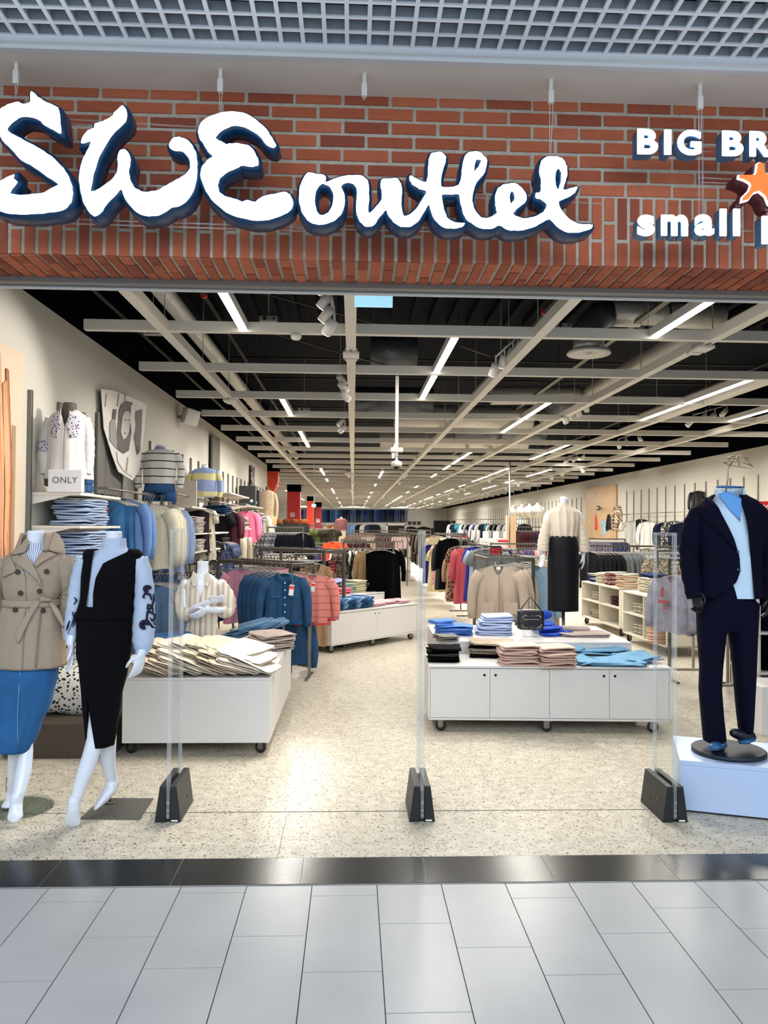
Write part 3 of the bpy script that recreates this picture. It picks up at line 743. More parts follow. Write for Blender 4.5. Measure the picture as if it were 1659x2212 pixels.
for i, (a, c) in enumerate((((500, 615), (860, 712)), ((590, 720), (870, 800)), ((1090, 640), (1659, 652)), ((960, 735), (1060, 770)))):
    p = W(*a, 7.5); q = W(*c, 9.5)
    single('cable', MB().cyl(p, q, .010, 6), PIPE, ['slanting dark brace rod above the nearest cross beam left', 'slanting dark brace rod behind the middle joint cover', 'dark rod across the upper right in front of the duct', 'short dark rod above the second cross beam'][i], 'rod')
for i, (px, py, Y) in enumerate(((580, 690, 7), (330, 718, 7), (657, 885, 11), (1400, 710, 7.6), (1215, 705, 7.6))):
    p = W(px, py, Y)
    t = thing('junction_box', 'small grey cable box above the ceiling grid ' + ['left of the middle beam', 'at far left by the nearest cross beam', 'behind the third cross beam', 'under the silver duct', 'beside the duct elbow'][i], 'junction box', p)
    part('box_body', MB().box((0, 0, 0), (.16, .07, .05)), mat('pale_grey_plastic', '#8f8f8d', .5), t, bevel=.006)
    part('suspension', MB().cyl((0, 0, 0), (0, 0, 4.94 - p.z), .003, 5), CHROME, t)
    part('knob', MB().cyl((-.03, -.036, 0), (-.03, -.045, 0), .018, 10).cyl((.05, -.036, 0), (.05, -.045, 0), .010, 8), BLACKPL, t)
p = W(640, 722, 6.5)
single('smoke_detector', MB().lathe([(.045, .03), (.045, .0), (.03, -.018), (.005, -.02)], 18), WHITEMET, 'white round detector under the nearest cross beam', 'smoke detector', (p.x, 4.05 * D, HG - 0.027))
# loudspeaker box on the left wall
p = W(410, 901, 10.9)
t = thing('loudspeaker', 'white box loudspeaker mounted high on the left wall', 'loudspeaker', (LW + .17, 10.9, p.z))
part('cabinet', MB().box((0, 0, 0), (.2, .2, .22), rz=.6), WHITEMET, t, bevel=.012, rot=(0, .25, 0)); part('bracket', MB().box((-.12, 0, 0), (.1, .04, .04)), CHROME, t)
# ================================================================== builders for goods and figures
HOOKM = mat('hanger_chrome', '#b8b6b2', .3, metal=.9)
HANGM = mat('grey_hanger_wood', '#8d8984', .5)
def hanger_mb(w=.42):
    mb = MB()
    mb.tube([(-w / 2 + .01, 0, -.055), (-w / 4, 0, -.018), (0, 0, 0), (w / 4, 0, -.018), (w / 2 - .01, 0, -.055)], [(.012, .008)] * 5, 8, side=(0, 1, 0))
    mb.tube([(0, 0, 0), (0, 0, .05), (.018, 0, .075), (.010, 0, .10), (-.010, 0, .10), (-.020, 0, .085)], .0028, 6)
    return mb
HANGER = hanger_mb().mesh('hanger', HANGM)
CLIP = MB().tube([(-.17, 0, .0), (.17, 0, .0)], .006, 6).tube([(0, 0, 0), (0, 0, .05), (.018, 0, .075), (.0, 0, .10), (-.020, 0, .085)], .0028, 6).box((-.15, 0, -.01), (.02, .02, .04)).box((.15, 0, -.01), (.02, .02, .04)).mesh('hanger', HOOKM)
def sheet(mb, w, L, d, flare, seed, neckdrop, z0=0.0, slope=.05, nu=24, nv=12, taper_top=1.0, wav=.015, mi=0):
    rr = random.Random(seed); ph = [rr.uniform(0, 6) for _ in range(4)]; k1_, k2_ = rr.uniform(7, 11), rr.uniform(15, 21); d = d * .72
    for side in (-1, 1):
        vs = []
        for j in range(nv + 1):
            v = j / nv
            for i in range(nu + 1):
                u = -1 + 2 * i / nu
                hw = w / 2 * (1 + flare * v - .05 * math.sin(PI * v)) * (taper_top + (1 - taper_top) * min(1, v * 2))
                zt_ = -slope * max(0, abs(u) - .22) / .78 - .02 * max(0, abs(u) - .85)
                z = z0 + zt_ * (1 - .8 * v) - v * L + .008 * v * math.sin(u * 6 + ph[2])
                if side < 0 and abs(u) < .26: z -= neckdrop * (1 - (u / .26) ** 2) * (1 - v) ** 4
                dep = d * math.sqrt(max(0, 1 - u * u)) * (.25 + .75 * min(1, v * 2.5))
                fo = wav * (v ** .7) * (math.sin(u * k1_ + ph[0] + v) + .5 * math.sin(u * k2_ + ph[1] - v * 1.5))
                vs.append((u * hw, side * dep + fo, z))
        fs = []
        n = nu + 1
        for j in range(nv):
            for i in range(nu):
                q = (j * n + i, j * n + i + 1, (j + 1) * n + i + 1, (j + 1) * n + i)
                fs.append(tuple(reversed(q)) if side < 0 else q)
        mb.add(vs, fs, None, mi, True)
def sleeve_pts(sg, w, length, out=.06, fwd=0.0):
    return [(sg * (w / 2 - .035), 0, -.075), (sg * (w / 2 + out * .45), 0, -.17), (sg * (w / 2 + out * .9), -fwd * .4, -.32), (sg * (w / 2 + out), -fwd * .8, -.46), (sg * (w / 2 + out * .8), -fwd, -length)]
GCACHE = {}
SPEC = {  # kind: width, length, depth, flare, neckdrop, sleeve length (0 none), sleeve radius
    'shirt': (.42, .66, .05, .06, .06, .58, .052), 'sweater': (.46, .58, .07, .04, .07, .55, .062),
    'tee': (.42, .62, .05, .04, .07, .24, .07), 'tank': (.34, .62, .04, .12, .12, 0, 0),
    'coat': (.44, .98, .07, .14, .10, .60, .06), 'dress': (.38, 1.02, .05, .35, .08, .30, .055),
    'jacket': (.42, .54, .06, .02, .05, .58, .056), 'cardigan': (.44, .56, .07, .08, .10, .55, .06),
    'skirt': (.32, .62, .05, .30, .0, 0, 0), 'vestcoat': (.40, .72, .08, .06, .06, 0, 0)}
def garment_mesh(kind, m, seed=0):
    key = (kind, m.name, seed)
    if key in GCACHE: return GCACHE[key]
    mb = MB()
    if kind == 'trousers':
        for sg in (-1, 1):
            mb.tube([(sg * .085, 0, 0), (sg * .09, .0, -.22), (sg * .092, .01, -.55), (sg * .095, 0, -.98)], [(.085, .035), (.095, .045), (.078, .035), (.075, .03)], 12, side=(1, 0, 0))
    elif kind == 'skirt':
        w, L, d, fl_, nd, sl_, sr = SPEC[kind]; sheet(mb, w, L, d, fl_, seed, 0, slope=0, wav=.02)
    else:
        w, L, d, fl_, nd, sl_, sr = SPEC[kind]
        sheet(mb, w, L, d, fl_, seed, nd)
        rr = random.Random(seed + 50)
        if sl_:
            for sg in (-1, 1):
                p = sleeve_pts(sg, w, sl_, out=.05 + rr.uniform(0, .02), fwd=.03)
                if sl_ < .35: p = p[:2] + [(p[1][0] + sg * .03, 0, -sl_)]
                mb.tube(p, [(sr * (1.15 - .12 * i) + rr.uniform(-.004, .004), sr * (.72 - .05 * i)) for i in range(len(p))], 12, side=(1, 0, 0))
    me = mb.mesh(kind, m); GCACHE[key] = me
    return me
GC = {}
def garment(kind, m, p, rz=0.0, label='', group=None, seed=0, hanger=True, scale=1.0, name=None, cat=None):
    """p = where the hanger meets the neck"""
    o = link(name or kind.replace('vestcoat', 'waistcoat'), garment_mesh(kind, m, seed), None, p, rz)
    tag(o, label, cat or {'vestcoat': 'jacket', 'tank': 'top', 'tee': 't-shirt'}.get(kind, kind), group)
    if scale != 1: o.scale = (scale,) * 3
    if hanger: link('hanger', CLIP if kind in ('trousers', 'skirt') else HANGER, o, (0, 0, .0))
    return o
def sup(mb, c, d, ex=.28, ez=.75, n=22, m=10, seed=0, noise=.0, T=None, mi=0, rz=0.0):
    rr = random.Random(seed); ph = [rr.uniform(0, 6) for _ in range(6)]
    f = lambda v, e: math.copysign(abs(v) ** e, v)
    rings = []
    cr, sr_ = math.cos(rz), math.sin(rz)
    for i in range(m + 1):
        a = -PI / 2 + PI * (i * .94 + .03 * m) / m
        ring = []
        for k in range(n):
            b = 2 * PI * k / n
            x = d[0] / 2 * f(math.cos(a), ez * .55) * f(math.cos(b), ex); y = d[1] / 2 * f(math.cos(a), ez * .55) * f(math.sin(b), ex); z = d[2] / 2 * f(math.sin(a), ez)
            w_ = math.sin(b * 3 + ph[0]) + .6 * math.sin(b * 5 + ph[1]) + .4 * math.sin(b * 9 + ph[4])
            z += noise * (.5 * math.sin(x * 17 + ph[2]) + .5 * math.sin(y * 15 + ph[3]) + .25 * math.sin(x * 41 + y * 23 + ph[5]))
            x += noise * .8 * w_ * math.cos(b); y += noise * .8 * w_ * math.sin(b)
            ring.append((c[0] + x * cr - y * sr_, c[1] + x * sr_ + y * cr, c[2] + z))
        rings.append(ring)
    return mb.loft(rings, T, mi)
def folded_mb(w, d, h, seed, layers=2, noise=.004):
    mb = MB(); rr = random.Random(seed)
    for k in range(layers):
        lh = h / layers
        sup(mb, (rr.uniform(-.006, .006), rr.uniform(-.006, .006) - .004 * k, lh * (k + .5)), (w * rr.uniform(.95, 1), d * rr.uniform(.95, 1), lh * 1.12), seed=seed * 7 + k, noise=noise)
    return mb
FC = {}
def stack(p, n, w, d, h, m, label, group, cat='folded clothes', name='folded_garment', rz=0.0, noise=.004, jit=.012, layers=2, seed=0):
    """n folded garments lying on one another, each an object of its own"""
    rr = random.Random(seed + int(abs(p[0]) * 100))
    ms = m if isinstance(m, (list, tuple)) else [m]
    out = []
    for i in range(n):
        mm = ms[i % len(ms)]
        key = (mm.name, w, d, h, (i + seed) % 3, noise, layers)
        if key not in FC: FC[key] = folded_mb(w, d, h, (i + seed) % 3 + 1, layers, noise).mesh(name, mm)
        lab = label
        if n > 1:
            if i == n - 1: lab = label + ', topmost'
            elif i == 0: lab = label + ', lowest'
        o = link(name, FC[key], None, (p[0] + rr.uniform(-jit, jit), p[1] + rr.uniform(-jit, jit), p[2] + i * h), rz + rr.uniform(-.06, .06))
        tag(o, lab, cat, group); out.append(o)
    return out
def remesh(name, mb, voxel, m, smooth=3):
    me = mb.mesh(name, m)
    o = bpy.data.objects.new('tmp', me); COL.objects.link(o)
    md = o.modifiers.new('r', 'REMESH'); md.mode = 'VOXEL'; md.voxel_size = voxel; md.use_smooth_shade = True
    sm_ = o.modifiers.new('s', 'SMOOTH'); sm_.iterations = smooth; sm_.factor = .5
    bpy.context.view_layer.update()
    out = bpy.data.meshes.new_from_object(o.evaluated_get(bpy.context.evaluated_depsgraph_get()))
    bpy.data.objects.remove(o); bpy.data.meshes.remove(me)
    out.name = name; out.materials.clear(); out.materials.append(m)
    for p in out.polygons: p.use_smooth = True
    return out
def hand(mb, wrist, d, s, curl=.35, scale=1.0, spread=.012):
    """a hand: palm, four unequal bent fingers and a thumb leaving the side of the palm; d along the fingers, s towards the thumb"""
    w = Vector(wrist); d = Vector(d).normalized(); s = Vector(s); s = (s - d * s.dot(d)).normalized(); n = d.cross(s)
    k = scale
    mb.tube([w - d * .02 * k, w + d * .02 * k, w + d * .055 * k, w + d * .088 * k], [(.024 * k, .019 * k), (.030 * k, .017 * k), (.037 * k, .015 * k), (.036 * k, .011 * k)], 14, side=s, round_caps=True)
    for i, (off, ln) in enumerate(((.028, .070), (.010, .079), (-.009, .073), (-.026, .057))):
        b = w + d * .082 * k + s * off * k; dd = (d + s * (off * spread * 40)).normalized()
        p = [b - dd * .015 * k, b]; a = curl * (.6 + .12 * i)
        for j, seg in enumerate((.42, .32, .26)):
            ang = a * (j + 1)
            p.append(p[-1] + (dd * math.cos(ang) + n * math.sin(ang)) * ln * seg * k)
        mb.tube(p, [.0095 * k, .0092 * k, .0086 * k, .0078 * k, .0066 * k], 10, round_caps=True)
    b = w + d * .022 * k + s * .024 * k
    mb.tube([b, b + (d * .55 + s * .7 + n * .2).normalized() * .034 * k, b + (d * .75 + s * .55 + n * .3).normalized() * .062 * k, b + (d * .9 + s * .4 + n * .4).normalized() * .082 * k], [.0135 * k, .0115 * k, .0098 * k, .0078 * k], 10, round_caps=True)
def foot(mb, ankle, heel, toe, k=1.0):
    """foot standing on its toes: ankle -> toe"""
    a, t, h = Vector(ankle), Vector(toe), Vector(heel)
    m = a.lerp(t, .5)
    mb.tube([a + Vector((0, 0, .04)), a, a.lerp(t, .35), a.lerp(t, .65), a.lerp(t, .88), t], [(.034 * k, .036 * k), (.034 * k, .038 * k), (.036 * k, .034 * k), (.042 * k, .026 * k), (.043 * k, .018 * k), (.030 * k, .012 * k)], 14, side=(1, 0, 0), round_caps=True)
    mb.tube([a, h], [.033 * k, .024 * k], 12, round_caps=True)
def lerp_prof(prof, z):
    """prof: list of (z, rx, ry, cx, cy) from top to bottom"""
    if z >= prof[0][0]: return prof[0][1:]
    for a, b in zip(prof, prof[1:]):
        if b[0] <= z <= a[0]:
            t = (a[0] - z) / (a[0] - b[0]); t = t * t * (3 - 2 * t) * .5 + t * .5
            return tuple(a[i] + (b[i] - a[i]) * t for i in range(1, 5))
    return prof[-1][1:]
def wrap(mb, prof, nz=40, n=56, gap=None, fold=.004, k=7, seed=0, growth=1.0, mi=0, hem=.0, caps=(False, False)):
    """cloth hanging round a body; gap(z) gives the (left, right) x of a front opening or None"""
    rr = random.Random(seed); ph = [rr.uniform(0, 6) for _ in range(3)]
    zt_, zb_ = prof[0][0], prof[-1][0]; rings = []
    anygap = gap is not None
    for i in range(nz + 1):
        z = zt_ + (zb_ - zt_) * i / nz; v = i / nz
        rx, ry, cx, cy = lerp_prof(prof, z); ring = []
        g = gap(z) if gap else None
        pL, pR = (-1e-4, 1e-4)
        if g:
            pR = math.asin(max(-.97, min(.97, (g[1] - cx) / rx))); pL = math.asin(max(-.97, min(.97, (g[0] - cx) / rx)))
        N = n
        for j in range(N):
            f = j / (N - 1) if anygap else j / N
            a = pR + (2 * PI + pL - pR) * f if anygap else 2 * PI * f
            fo = fold * (.25 + v ** growth) * (math.sin(a * k + ph[0]) + .5 * math.sin(a * (k * 2 + 1) + ph[1] + v * 2) + .4 * math.sin(v * 9 + a * 2 + ph[2]))
            ring.append((cx + (rx + fo) * math.sin(a), cy - (ry + fo) * math.cos(a), z + hem * math.sin(a * 2 + ph[0]) * v))
        rings.append(ring)
    mb.loft(rings, None, mi, caps, True, closed=not anygap)
    return mb
def solid(o, t, off=0.0):
    s_ = o.modifiers.new('solid', 'SOLIDIFY'); s_.thickness = t; s_.offset = off
    return o
import bmesh
def patch(name, poly, surf, off, m, parent, thick=.004, cuts=4, label=None, back=False):
    b = bmesh.new()
    vs = [b.verts.new((x, 0, z)) for x, z in poly]
    f = b.faces.new(vs)
    bmesh.ops.triangulate(b, faces=[f])
    for _ in range(cuts if cuts < 3 else 3):
        long_e = [e for e in b.edges if e.calc_length() > .018]
        if not long_e: break
        bmesh.ops.subdivide_edges(b, edges=long_e, cuts=1); bmesh.ops.triangulate(b, faces=b.faces[:])
    for v in b.verts: v.co.y = surf(v.co.x, v.co.z) - off
    me = bpy.data.meshes.new(name); b.to_mesh(me); b.free(); me.materials.append(m)
    for p in me.polygons: p.use_smooth = True
    o = link(name, me, parent); solid(o, thick, 0)
    if label: o['label'] = label
    return o
def prof_surf(prof):
    def s_(x, z):
        rx, ry, cx, cy = lerp_prof(prof, z)
        t = min(.97, abs((x - cx) / rx)); return cy - ry * math.sqrt(1 - t * t)
    return s_
def sleeve(name, pts, rad, m, parent, n=20, wr=.004, seed=0, label=None):
    """sleeve tube with wrinkles, resampled smoothly"""
    rr = random.Random(seed); P = [Vector(p) for p in pts]; out = []; R_ = []
    N = 26
    for i in range(N + 1):
        t = i / N * (len(P) - 1); k = min(int(t), len(P) - 2); u = t - k
        p0, p1, p2, p3 = P[max(k - 1, 0)], P[k], P[k + 1], P[min(k + 2, len(P) - 1)]
        out.append(0.5 * ((2 * p1) + (p2 - p0) * u + (2 * p0 - 5 * p1 + 4 * p2 - p3) * u * u + (3 * p1 - p0 - 3 * p2 + p3) * u ** 3))
        r = rad[k] + (rad[k + 1] - rad[k]) * u
        w_ = wr * math.sin(i * 1.9 + rr.random()); R_.append((r + w_, r * .92 - w_))
    return part(name, MB().tube(out, R_, n, side=(1, 0, 0)), m, parent, label=label)

def caster(parent, x, y, h=.10, black=True, rz=1.1):
    r = h * .44
    t = part('caster', MB().box((0, 0, h - .004), (.07, .07, .008)).box((-.014, .01, h - .035), (.003, .045, .06), taper=1).box((.014, .01, h - .035), (.003, .045, .06)), CHROME, parent, (x, y, 0), rz)
    link('wheel', WHEEL if black else WHEELG, t, (0, .014, r), rot=(0, 0, 0)).scale = (1, r / .042, r / .042)
    return t
def wheel(m): return MB().tube([(-.012, 0, 0), (-.009, 0, 0), (.009, 0, 0), (.012, 0, 0)], [.036, .042, .042, .036], 20).tube([(-.0135, 0, 0), (.0135, 0, 0)], .018, 12, mi=1).mesh('wheel', [m, CHROME])
WHEEL = wheel(RUBBER); WHEELG = wheel(GREYRUB)
HOLE = mat('dark_hole', '#14130f', .9)
def cabinet(label, loc, rz, w, d, top, zb=.10, doors=4, top_m=None, casters=((.06, .08), (.5, .08), (.94, .08), (.06, .92), (.94, .92)), holes=True, black=True, group=None):
    """low display cabinet on casters; origin at its front left bottom corner"""
    t = thing('display_table', label, 'display table', loc, rz, group)
    part('body', MB().span((0, .02 if doors else 0, zb), (w, d, top - .018)), WHITE_LAM, t, bevel=.002)
    part('table_top', MB().span((0, 0, top - .018), (w, d, top)), top_m or WHITE_LAM, t, bevel=.003)
    if doors:
        dw = (w - .03) / doors
        for i in range(doors):
            dr = part('door', MB().span((.015 + i * dw + .0015, .004, zb + .02), (.015 + (i + 1) * dw - .0015, .02, top - .026)), WHITE_LAM, t, bevel=.0015)
            if holes:
                hx = .015 + i * dw + (dw - .045 if i % 2 == 0 else .045)
                part('finger_hole', MB().tube([(hx, .0035, top - .075), (hx, .006, top - .075)], .011, 16), HOLE, dr, label='round black finger hole')
        part('frame', MB().span((0, 0.002, zb), (w, .02, zb + .017)).span((0, .002, zb), (.014, .02, top - .018)).span((w - .014, .002, zb), (w, .02, top - .018)), WHITE_LAM, t)
    for fx, fy in casters: caster(t, fx * w, fy * d + .0, zb, black)
    return t
def pedestal(px, pybot, label, yaw=0.0):
    g_ = G(px, pybot)
    t = thing('security_pedestal', label, 'security gate', (g_.x, g_.y, 0), yaw, 'anti-theft pedestals across the entrance')
    b = MB()
    L = .34
    for sg in (-1, 1):
        pr = [(sg * .013, 0), (sg * .073, 0), (sg * .046, .20), (sg * .013, .20)]
        b.prism(pr if sg > 0 else list(reversed(pr)), 0, L)
    b.span((-.013, .01, 0), (.013, L - .01, .17))
    part('base', b, BLACKPL, t, bevel=.003)
    part('label_strip', MB().span((.02, -.0015, .006), (.055, .0005, .014)), CARD, t)
    part('screw', MB().cyl((.066, .09, .10), (.069, .09, .10), .006, 10).cyl((.066, .22, .07), (.069, .22, .07), .006, 10).cyl((-.066, .09, .10), (-.069, .09, .10), .006, 10).cyl((-.066, .22, .07), (-.069, .22, .07), .006, 10), DARKSTEEL, t)
    H = 1.63; F = .030; 
    p = part('panel', MB().span((-.003, F, .05), (.003, L - .05, H - .02)), ACRYL, t, label='clear acrylic panel')
    part('edge_frame', MB().span((-.010, 0, .02), (.010, F, H)).span((-.010, L - .05, .18), (.010, L - .03, H)).span((-.010, F, H - .018), (.010, L - .05, H)), ACRYLEDGE, t, bevel=.003, label='thick clear acrylic edge frame')
    part('cable_clip', MB().span((-.008, -.002, .03), (.008, .008, .045)).span((-.008, -.002, .06), (.008, .006, .072)).span((-.008, -.002, .10), (.008, .006, .118)), mat('silver_clip', '#9aa0a6', .35, metal=.7), t)
    return t
def text_mesh(body, size, m, depth=.002, bold=.0, spacing=1.0):
    cu = bpy.data.curves.new('t', 'FONT'); cu.body = body; cu.size = size; cu.extrude = depth; cu.offset = bold; cu.align_x = 'CENTER'; cu.align_y = 'CENTER'; cu.space_character = spacing; cu.space_line = .85
    o = bpy.data.objects.new('tmp', cu); COL.objects.link(o); bpy.context.view_layer.update()
    me = bpy.data.meshes.new_from_object(o.evaluated_get(bpy.context.evaluated_depsgraph_get()))
    bpy.data.objects.remove(o); me.transform(Matrix.Rotation(PI / 2, 4, 'X')); me.materials.clear(); me.materials.append(m); me.name = 'lettering'
    return me
def rack(label, p0, p1, z, group=None, m=None, feet=True, t=.016, cross=True, name='clothes_rack'):
    """rectangular steel rack: rail from p0 to p1 at height z on two posts"""
    p0 = Vector((p0[0], p0[1], 0)); p1 = Vector((p1[0], p1[1], 0)); d = (p1 - p0); L = d.length; a = math.atan2(d.y, d.x)
    r = thing(name, label, 'clothes rack', p0, a, group)
    part('rail', MB().box((L / 2, 0, z), (L + t * 2, t * 1.4, t * 2)), m or DARKSTEEL, r, bevel=.002)
    for x in (0, L):
        part('post', MB().box((x, 0, z / 2 + .01), (t * 2, t * 1.4, z - .02 - t)), m or DARKSTEEL, r)
        if feet: part('foot', MB().box((x, 0, .01), (t * 2, .46, .02)), m or DARKSTEEL, r)
    return r
# ================================================================== figures at the front
TRENCH = mat('trench_cotton', '#a3927e', .8, bump=.25, bscale=30, var=.05, vscale=5)
TRENCHD = mat('trench_topstitch', '#8a7763', .85)
BTN = mat('brown_button', '#3a241f', .35)
SHSTR = striped('blue_stripe_shirt', '#dfe4f2', '#6f7fae', .011, 'X', .35)
DEN_MID = mat('denim_mid_blue', '#1f5f97', .8, bump=.3, bscale=40, var=.22, vscale=4)
SEAM = mat('denim_seam', '#5f93bd', .8)
# ---- A trench coat figure
O = Vector((W(75, 1300, 4.52).x, 4.52, 0))
Lc = lambda px, py, Y: W(px, py, Y) - O
t = thing('mannequin', 'headless white mannequin in a belted beige trench coat over a blue denim skirt', 'mannequin', O, 0)
mb = MB()
nt_ = Lc(77, 1146, 4.52)
mb.tube([(-.07, 0, .50), (-.04, 0, .80), (.005, 0, 1.0), (.003, 0, 1.2), (.003, 0, 1.38), (.004, 0, 1.46), (.006, -.0, 1.50)], [(.07, .05), (.12, .09), (.13, .10), (.10, .085), (.13, .10), (.15, .07), (.07, .055)], 20, side=(1, 0, 0))
mb.tube([(nt_.x, 0, 1.46), (nt_.x, 0, 1.52), (nt_.x, 0, nt_.z)], [(.055, .055), (.047, .047), (.046, .046)], 18, side=(1, 0, 0))
for pts, rr_ in (([Lc(56, 1570, 4.53), Lc(57, 1622, 4.515), Lc(51, 1668, 4.47), Lc(40, 1715, 4.41), Lc(35, 1738, 4.40)], [.032, .037, .044, .034, .028]),
                 ([Lc(34, 1570, 4.53), Lc(31, 1622, 4.55), Lc(31, 1660, 4.61), Lc(28, 1705, 4.65), Lc(24, 1728, 4.66)], [.030, .034, .038, .032, .028])):
    mb.tube(pts, rr_, 16, side=(1, 0, 0), round_caps=True)
foot(mb, Lc(35, 1738, 4.40), Lc(38, 1742, 4.46), Lc(32, 1772, 4.345), 1.0)
foot(mb, Lc(24, 1728, 4.66), Lc(22, 1728, 4.72), Lc(17, 1743, 4.58), .95)
for sg, px in ((1, 146), (-1, -6)):
    s0 = Lc(130 if sg > 0 else 12, 1225, 4.53)
    e = Lc(150 if sg > 0 else -12, 1305, 4.6); w_ = Lc(px - 4 * sg, 1350, 4.56)
    mb.tube([s0, e, w_], [.045, .036, .026], 12, round_caps=True)
    hand(mb, w_, (-.15 * sg, -.2, -1), (-sg * .3, -1, 0), .5, .9)
b_ = link('body', remesh('body', mb, .007, MANNEQ), t)
cp = [(1.50, .085, .075, .003, 0), (1.478, .155, .092, .003, 0), (1.44, .182, .108, .0, 0), (1.36, .178, .125, -.003, 0), (1.28, .162, .122, -.01, 0), (1.213, .140, .108, -.018, 0), (1.15, .162, .122, -.02, 0), (1.0, .182, .14, -.022, 0), (.845, .198, .15, -.022, 0)]
cs = prof_surf(cp)
def vg(z):
    if z < 1.36: return None
    f = (z - 1.36) / .14
    return (-.002 - .062 * f, .002 + .062 * f)
coat = wrap(MB(), cp, 44, 72, gap=lambda z: vg(z) or (-.0006, .0006), fold=.0035, k=6, seed=4)
c_ = part('trench_coat', coat, TRENCH, t); solid(c_, .006)
ip = [(z_, a * .9, b2 * .9, c2, d2) for z_, a, b2, c2, d2 in cp[:5]]
o_ = part('collar_stand', wrap(MB(), [(1.60, .086, .070, .003, .01), (1.50, .112, .085, .003, 0)], 6, 40, gap=lambda z: (-.062, .068), fold=.001), TRENCH, c_); solid(o_, .006)
sh = part('shirt', wrap(MB(), [(1.545, .058, .058, .005, 0), (1.505, .062, .060, .005, 0)] + ip, 24, 48, fold=.001), SHSTR, t, label='blue and white striped shirt')
K = .1447
def pp_(pts, Y=4.39): return [((Lc(x * K, 1140 + y * K, Y)).x, (Lc(x * K, 1140 + y * K, Y)).z) for x, y in pts]
cs2 = lambda x, z: cs(x, min(z, 1.47)) + max(0, z - 1.47) * .9
patch('collar', pp_([(655, 70), (730, 115), (805, 235), (885, 412), (790, 385), (700, 352), (655, 330)]), cs2, .022, TRENCH, c_, .008)
patch('collar', pp_([(400, 55), (300, 125), (225, 230), (100, 412), (210, 395), (320, 372), (345, 330), (360, 190)]), cs2, .022, TRENCH, c_, .008)
patch('lapel', pp_([(330, 380), (205, 525), (320, 600), (450, 680), (550, 780), (612, 900), (595, 770), (545, 650), (480, 545), (400, 450)]), cs2, .016, TRENCH, c_, .007)
patch('lapel', pp_([(745, 390), (765, 420), (640, 500), (530, 590), (490, 545), (560, 460), (660, 365)]), cs2, .014, TRENCH, c_, .007)
patch('storm_flap', pp_([(95, 430), (190, 540), (245, 655), (120, 700), (0, 755), (-30, 600), (10, 480)]), cs2, .012, TRENCH, c_, .005)
patch('front_edge', pp_([(572, 1260), (590, 1260), (552, 2085), (536, 2085)]), cs, .010, TRENCHD, c_, .003)
wb = MB(); bp_ = [(1.225, .146, .112, -.018, 0), (1.185, .149, .115, -.018, 0)]
belt = part('belt', wrap(wb, [(z_, a + .006, b2 + .008, c2, 0) for z_, a, b2, c2, d2 in bp_], 3, 60, fold=.0015, k=9), TRENCH, c_); solid(belt, .006)
kx = Lc(600 * K, 1140 + 1075 * K, 4.38)
part('knot', MB().sphere((kx.x, cs(kx.x, kx.z) - .02, kx.z), (.020, .016, .017), 12).sphere((kx.x + .022, cs(kx.x, kx.z) - .018, kx.z - .004), (.022, .012, .010), 10), TRENCH, belt)
patch('belt_tail', pp_([(500, 1085), (590, 1090), (440, 1400), (322, 1700), (298, 1712), (252, 1570), (380, 1330)]), cs, .020, TRENCH, belt, .005)
patch('belt_tail', pp_([(640, 1100), (740, 1130), (850, 1250), (940, 1450), (920, 1490), (780, 1290), (700, 1180)]), lambda x, z: cs(min(x, .10), z), .018, TRENCH, belt, .005)
for x, y in ((265, 660), (675, 655), (310, 975), (580, 950), (225, 1225), (615, 1245)):
    q = Lc(x * K, 1140 + y * K, 4.39); yy = cs(q.x, q.z) - .016
    part('button', MB().tube([(q.x, yy, q.z), (q.x, yy - .006, q.z)], [.0145, .0125], 16), BTN, c_)
for sg, a in ((1, [(133, 1212), (147, 1245), (152, 1280), (150, 1310), (143, 1352)]), (-1, [(16, 1212), (-2, 1245), (-10, 1280), (-12, 1315), (-4, 1352)])):
    pts = [Lc(x, y, 4.52 + (.04 if i > 1 else 0)) for i, (x, y) in enumerate(a)]
    s_ = sleeve('sleeve', pts, [.066, .060, .056, .056, .050], TRENCH, c_, seed=sg + 3)
sk = part('skirt', wrap(MB(), [(.90, .165, .125, -.03, 0), (.80, .168, .13, -.035, 0), (.65, .150, .12, -.05, 0), (.50, .118, .10, -.075, 0), (.365, .084, .085, -.095, 0)], 30, 60, fold=.003, seed=2), DEN_MID, t, label='mid blue denim skirt'); solid(sk, .004)
patch('seam', [(Lc(x, y, 4.4).x, Lc(x, y, 4.4).z) for x, y in ((45, 1445), (47, 1445), (34, 1612), (32, 1612))], prof_surf([(.90, .165, .125, -.03, 0), (.65, .150, .12, -.05, 0), (.365, .084, .085, -.095, 0)]), .008, SEAM, sk, .002)
gd = G(38, 1746) - O
part('glass_base', MB().lathe([(.19, 0), (.2, .002), (.2, .009), (.19, .011)], 40, c=(gd.x, gd.y, 0)), GLASS, t)
part('base_rod', MB().cyl((gd.x - .07, gd.y + .02, .011), (gd.x - .07, gd.y + .02, .17), .008, 10).cyl((gd.x - .07, gd.y + .02, .011), (gd.x - .07, gd.y + .02, .02), .03, 16), CHROME, t)

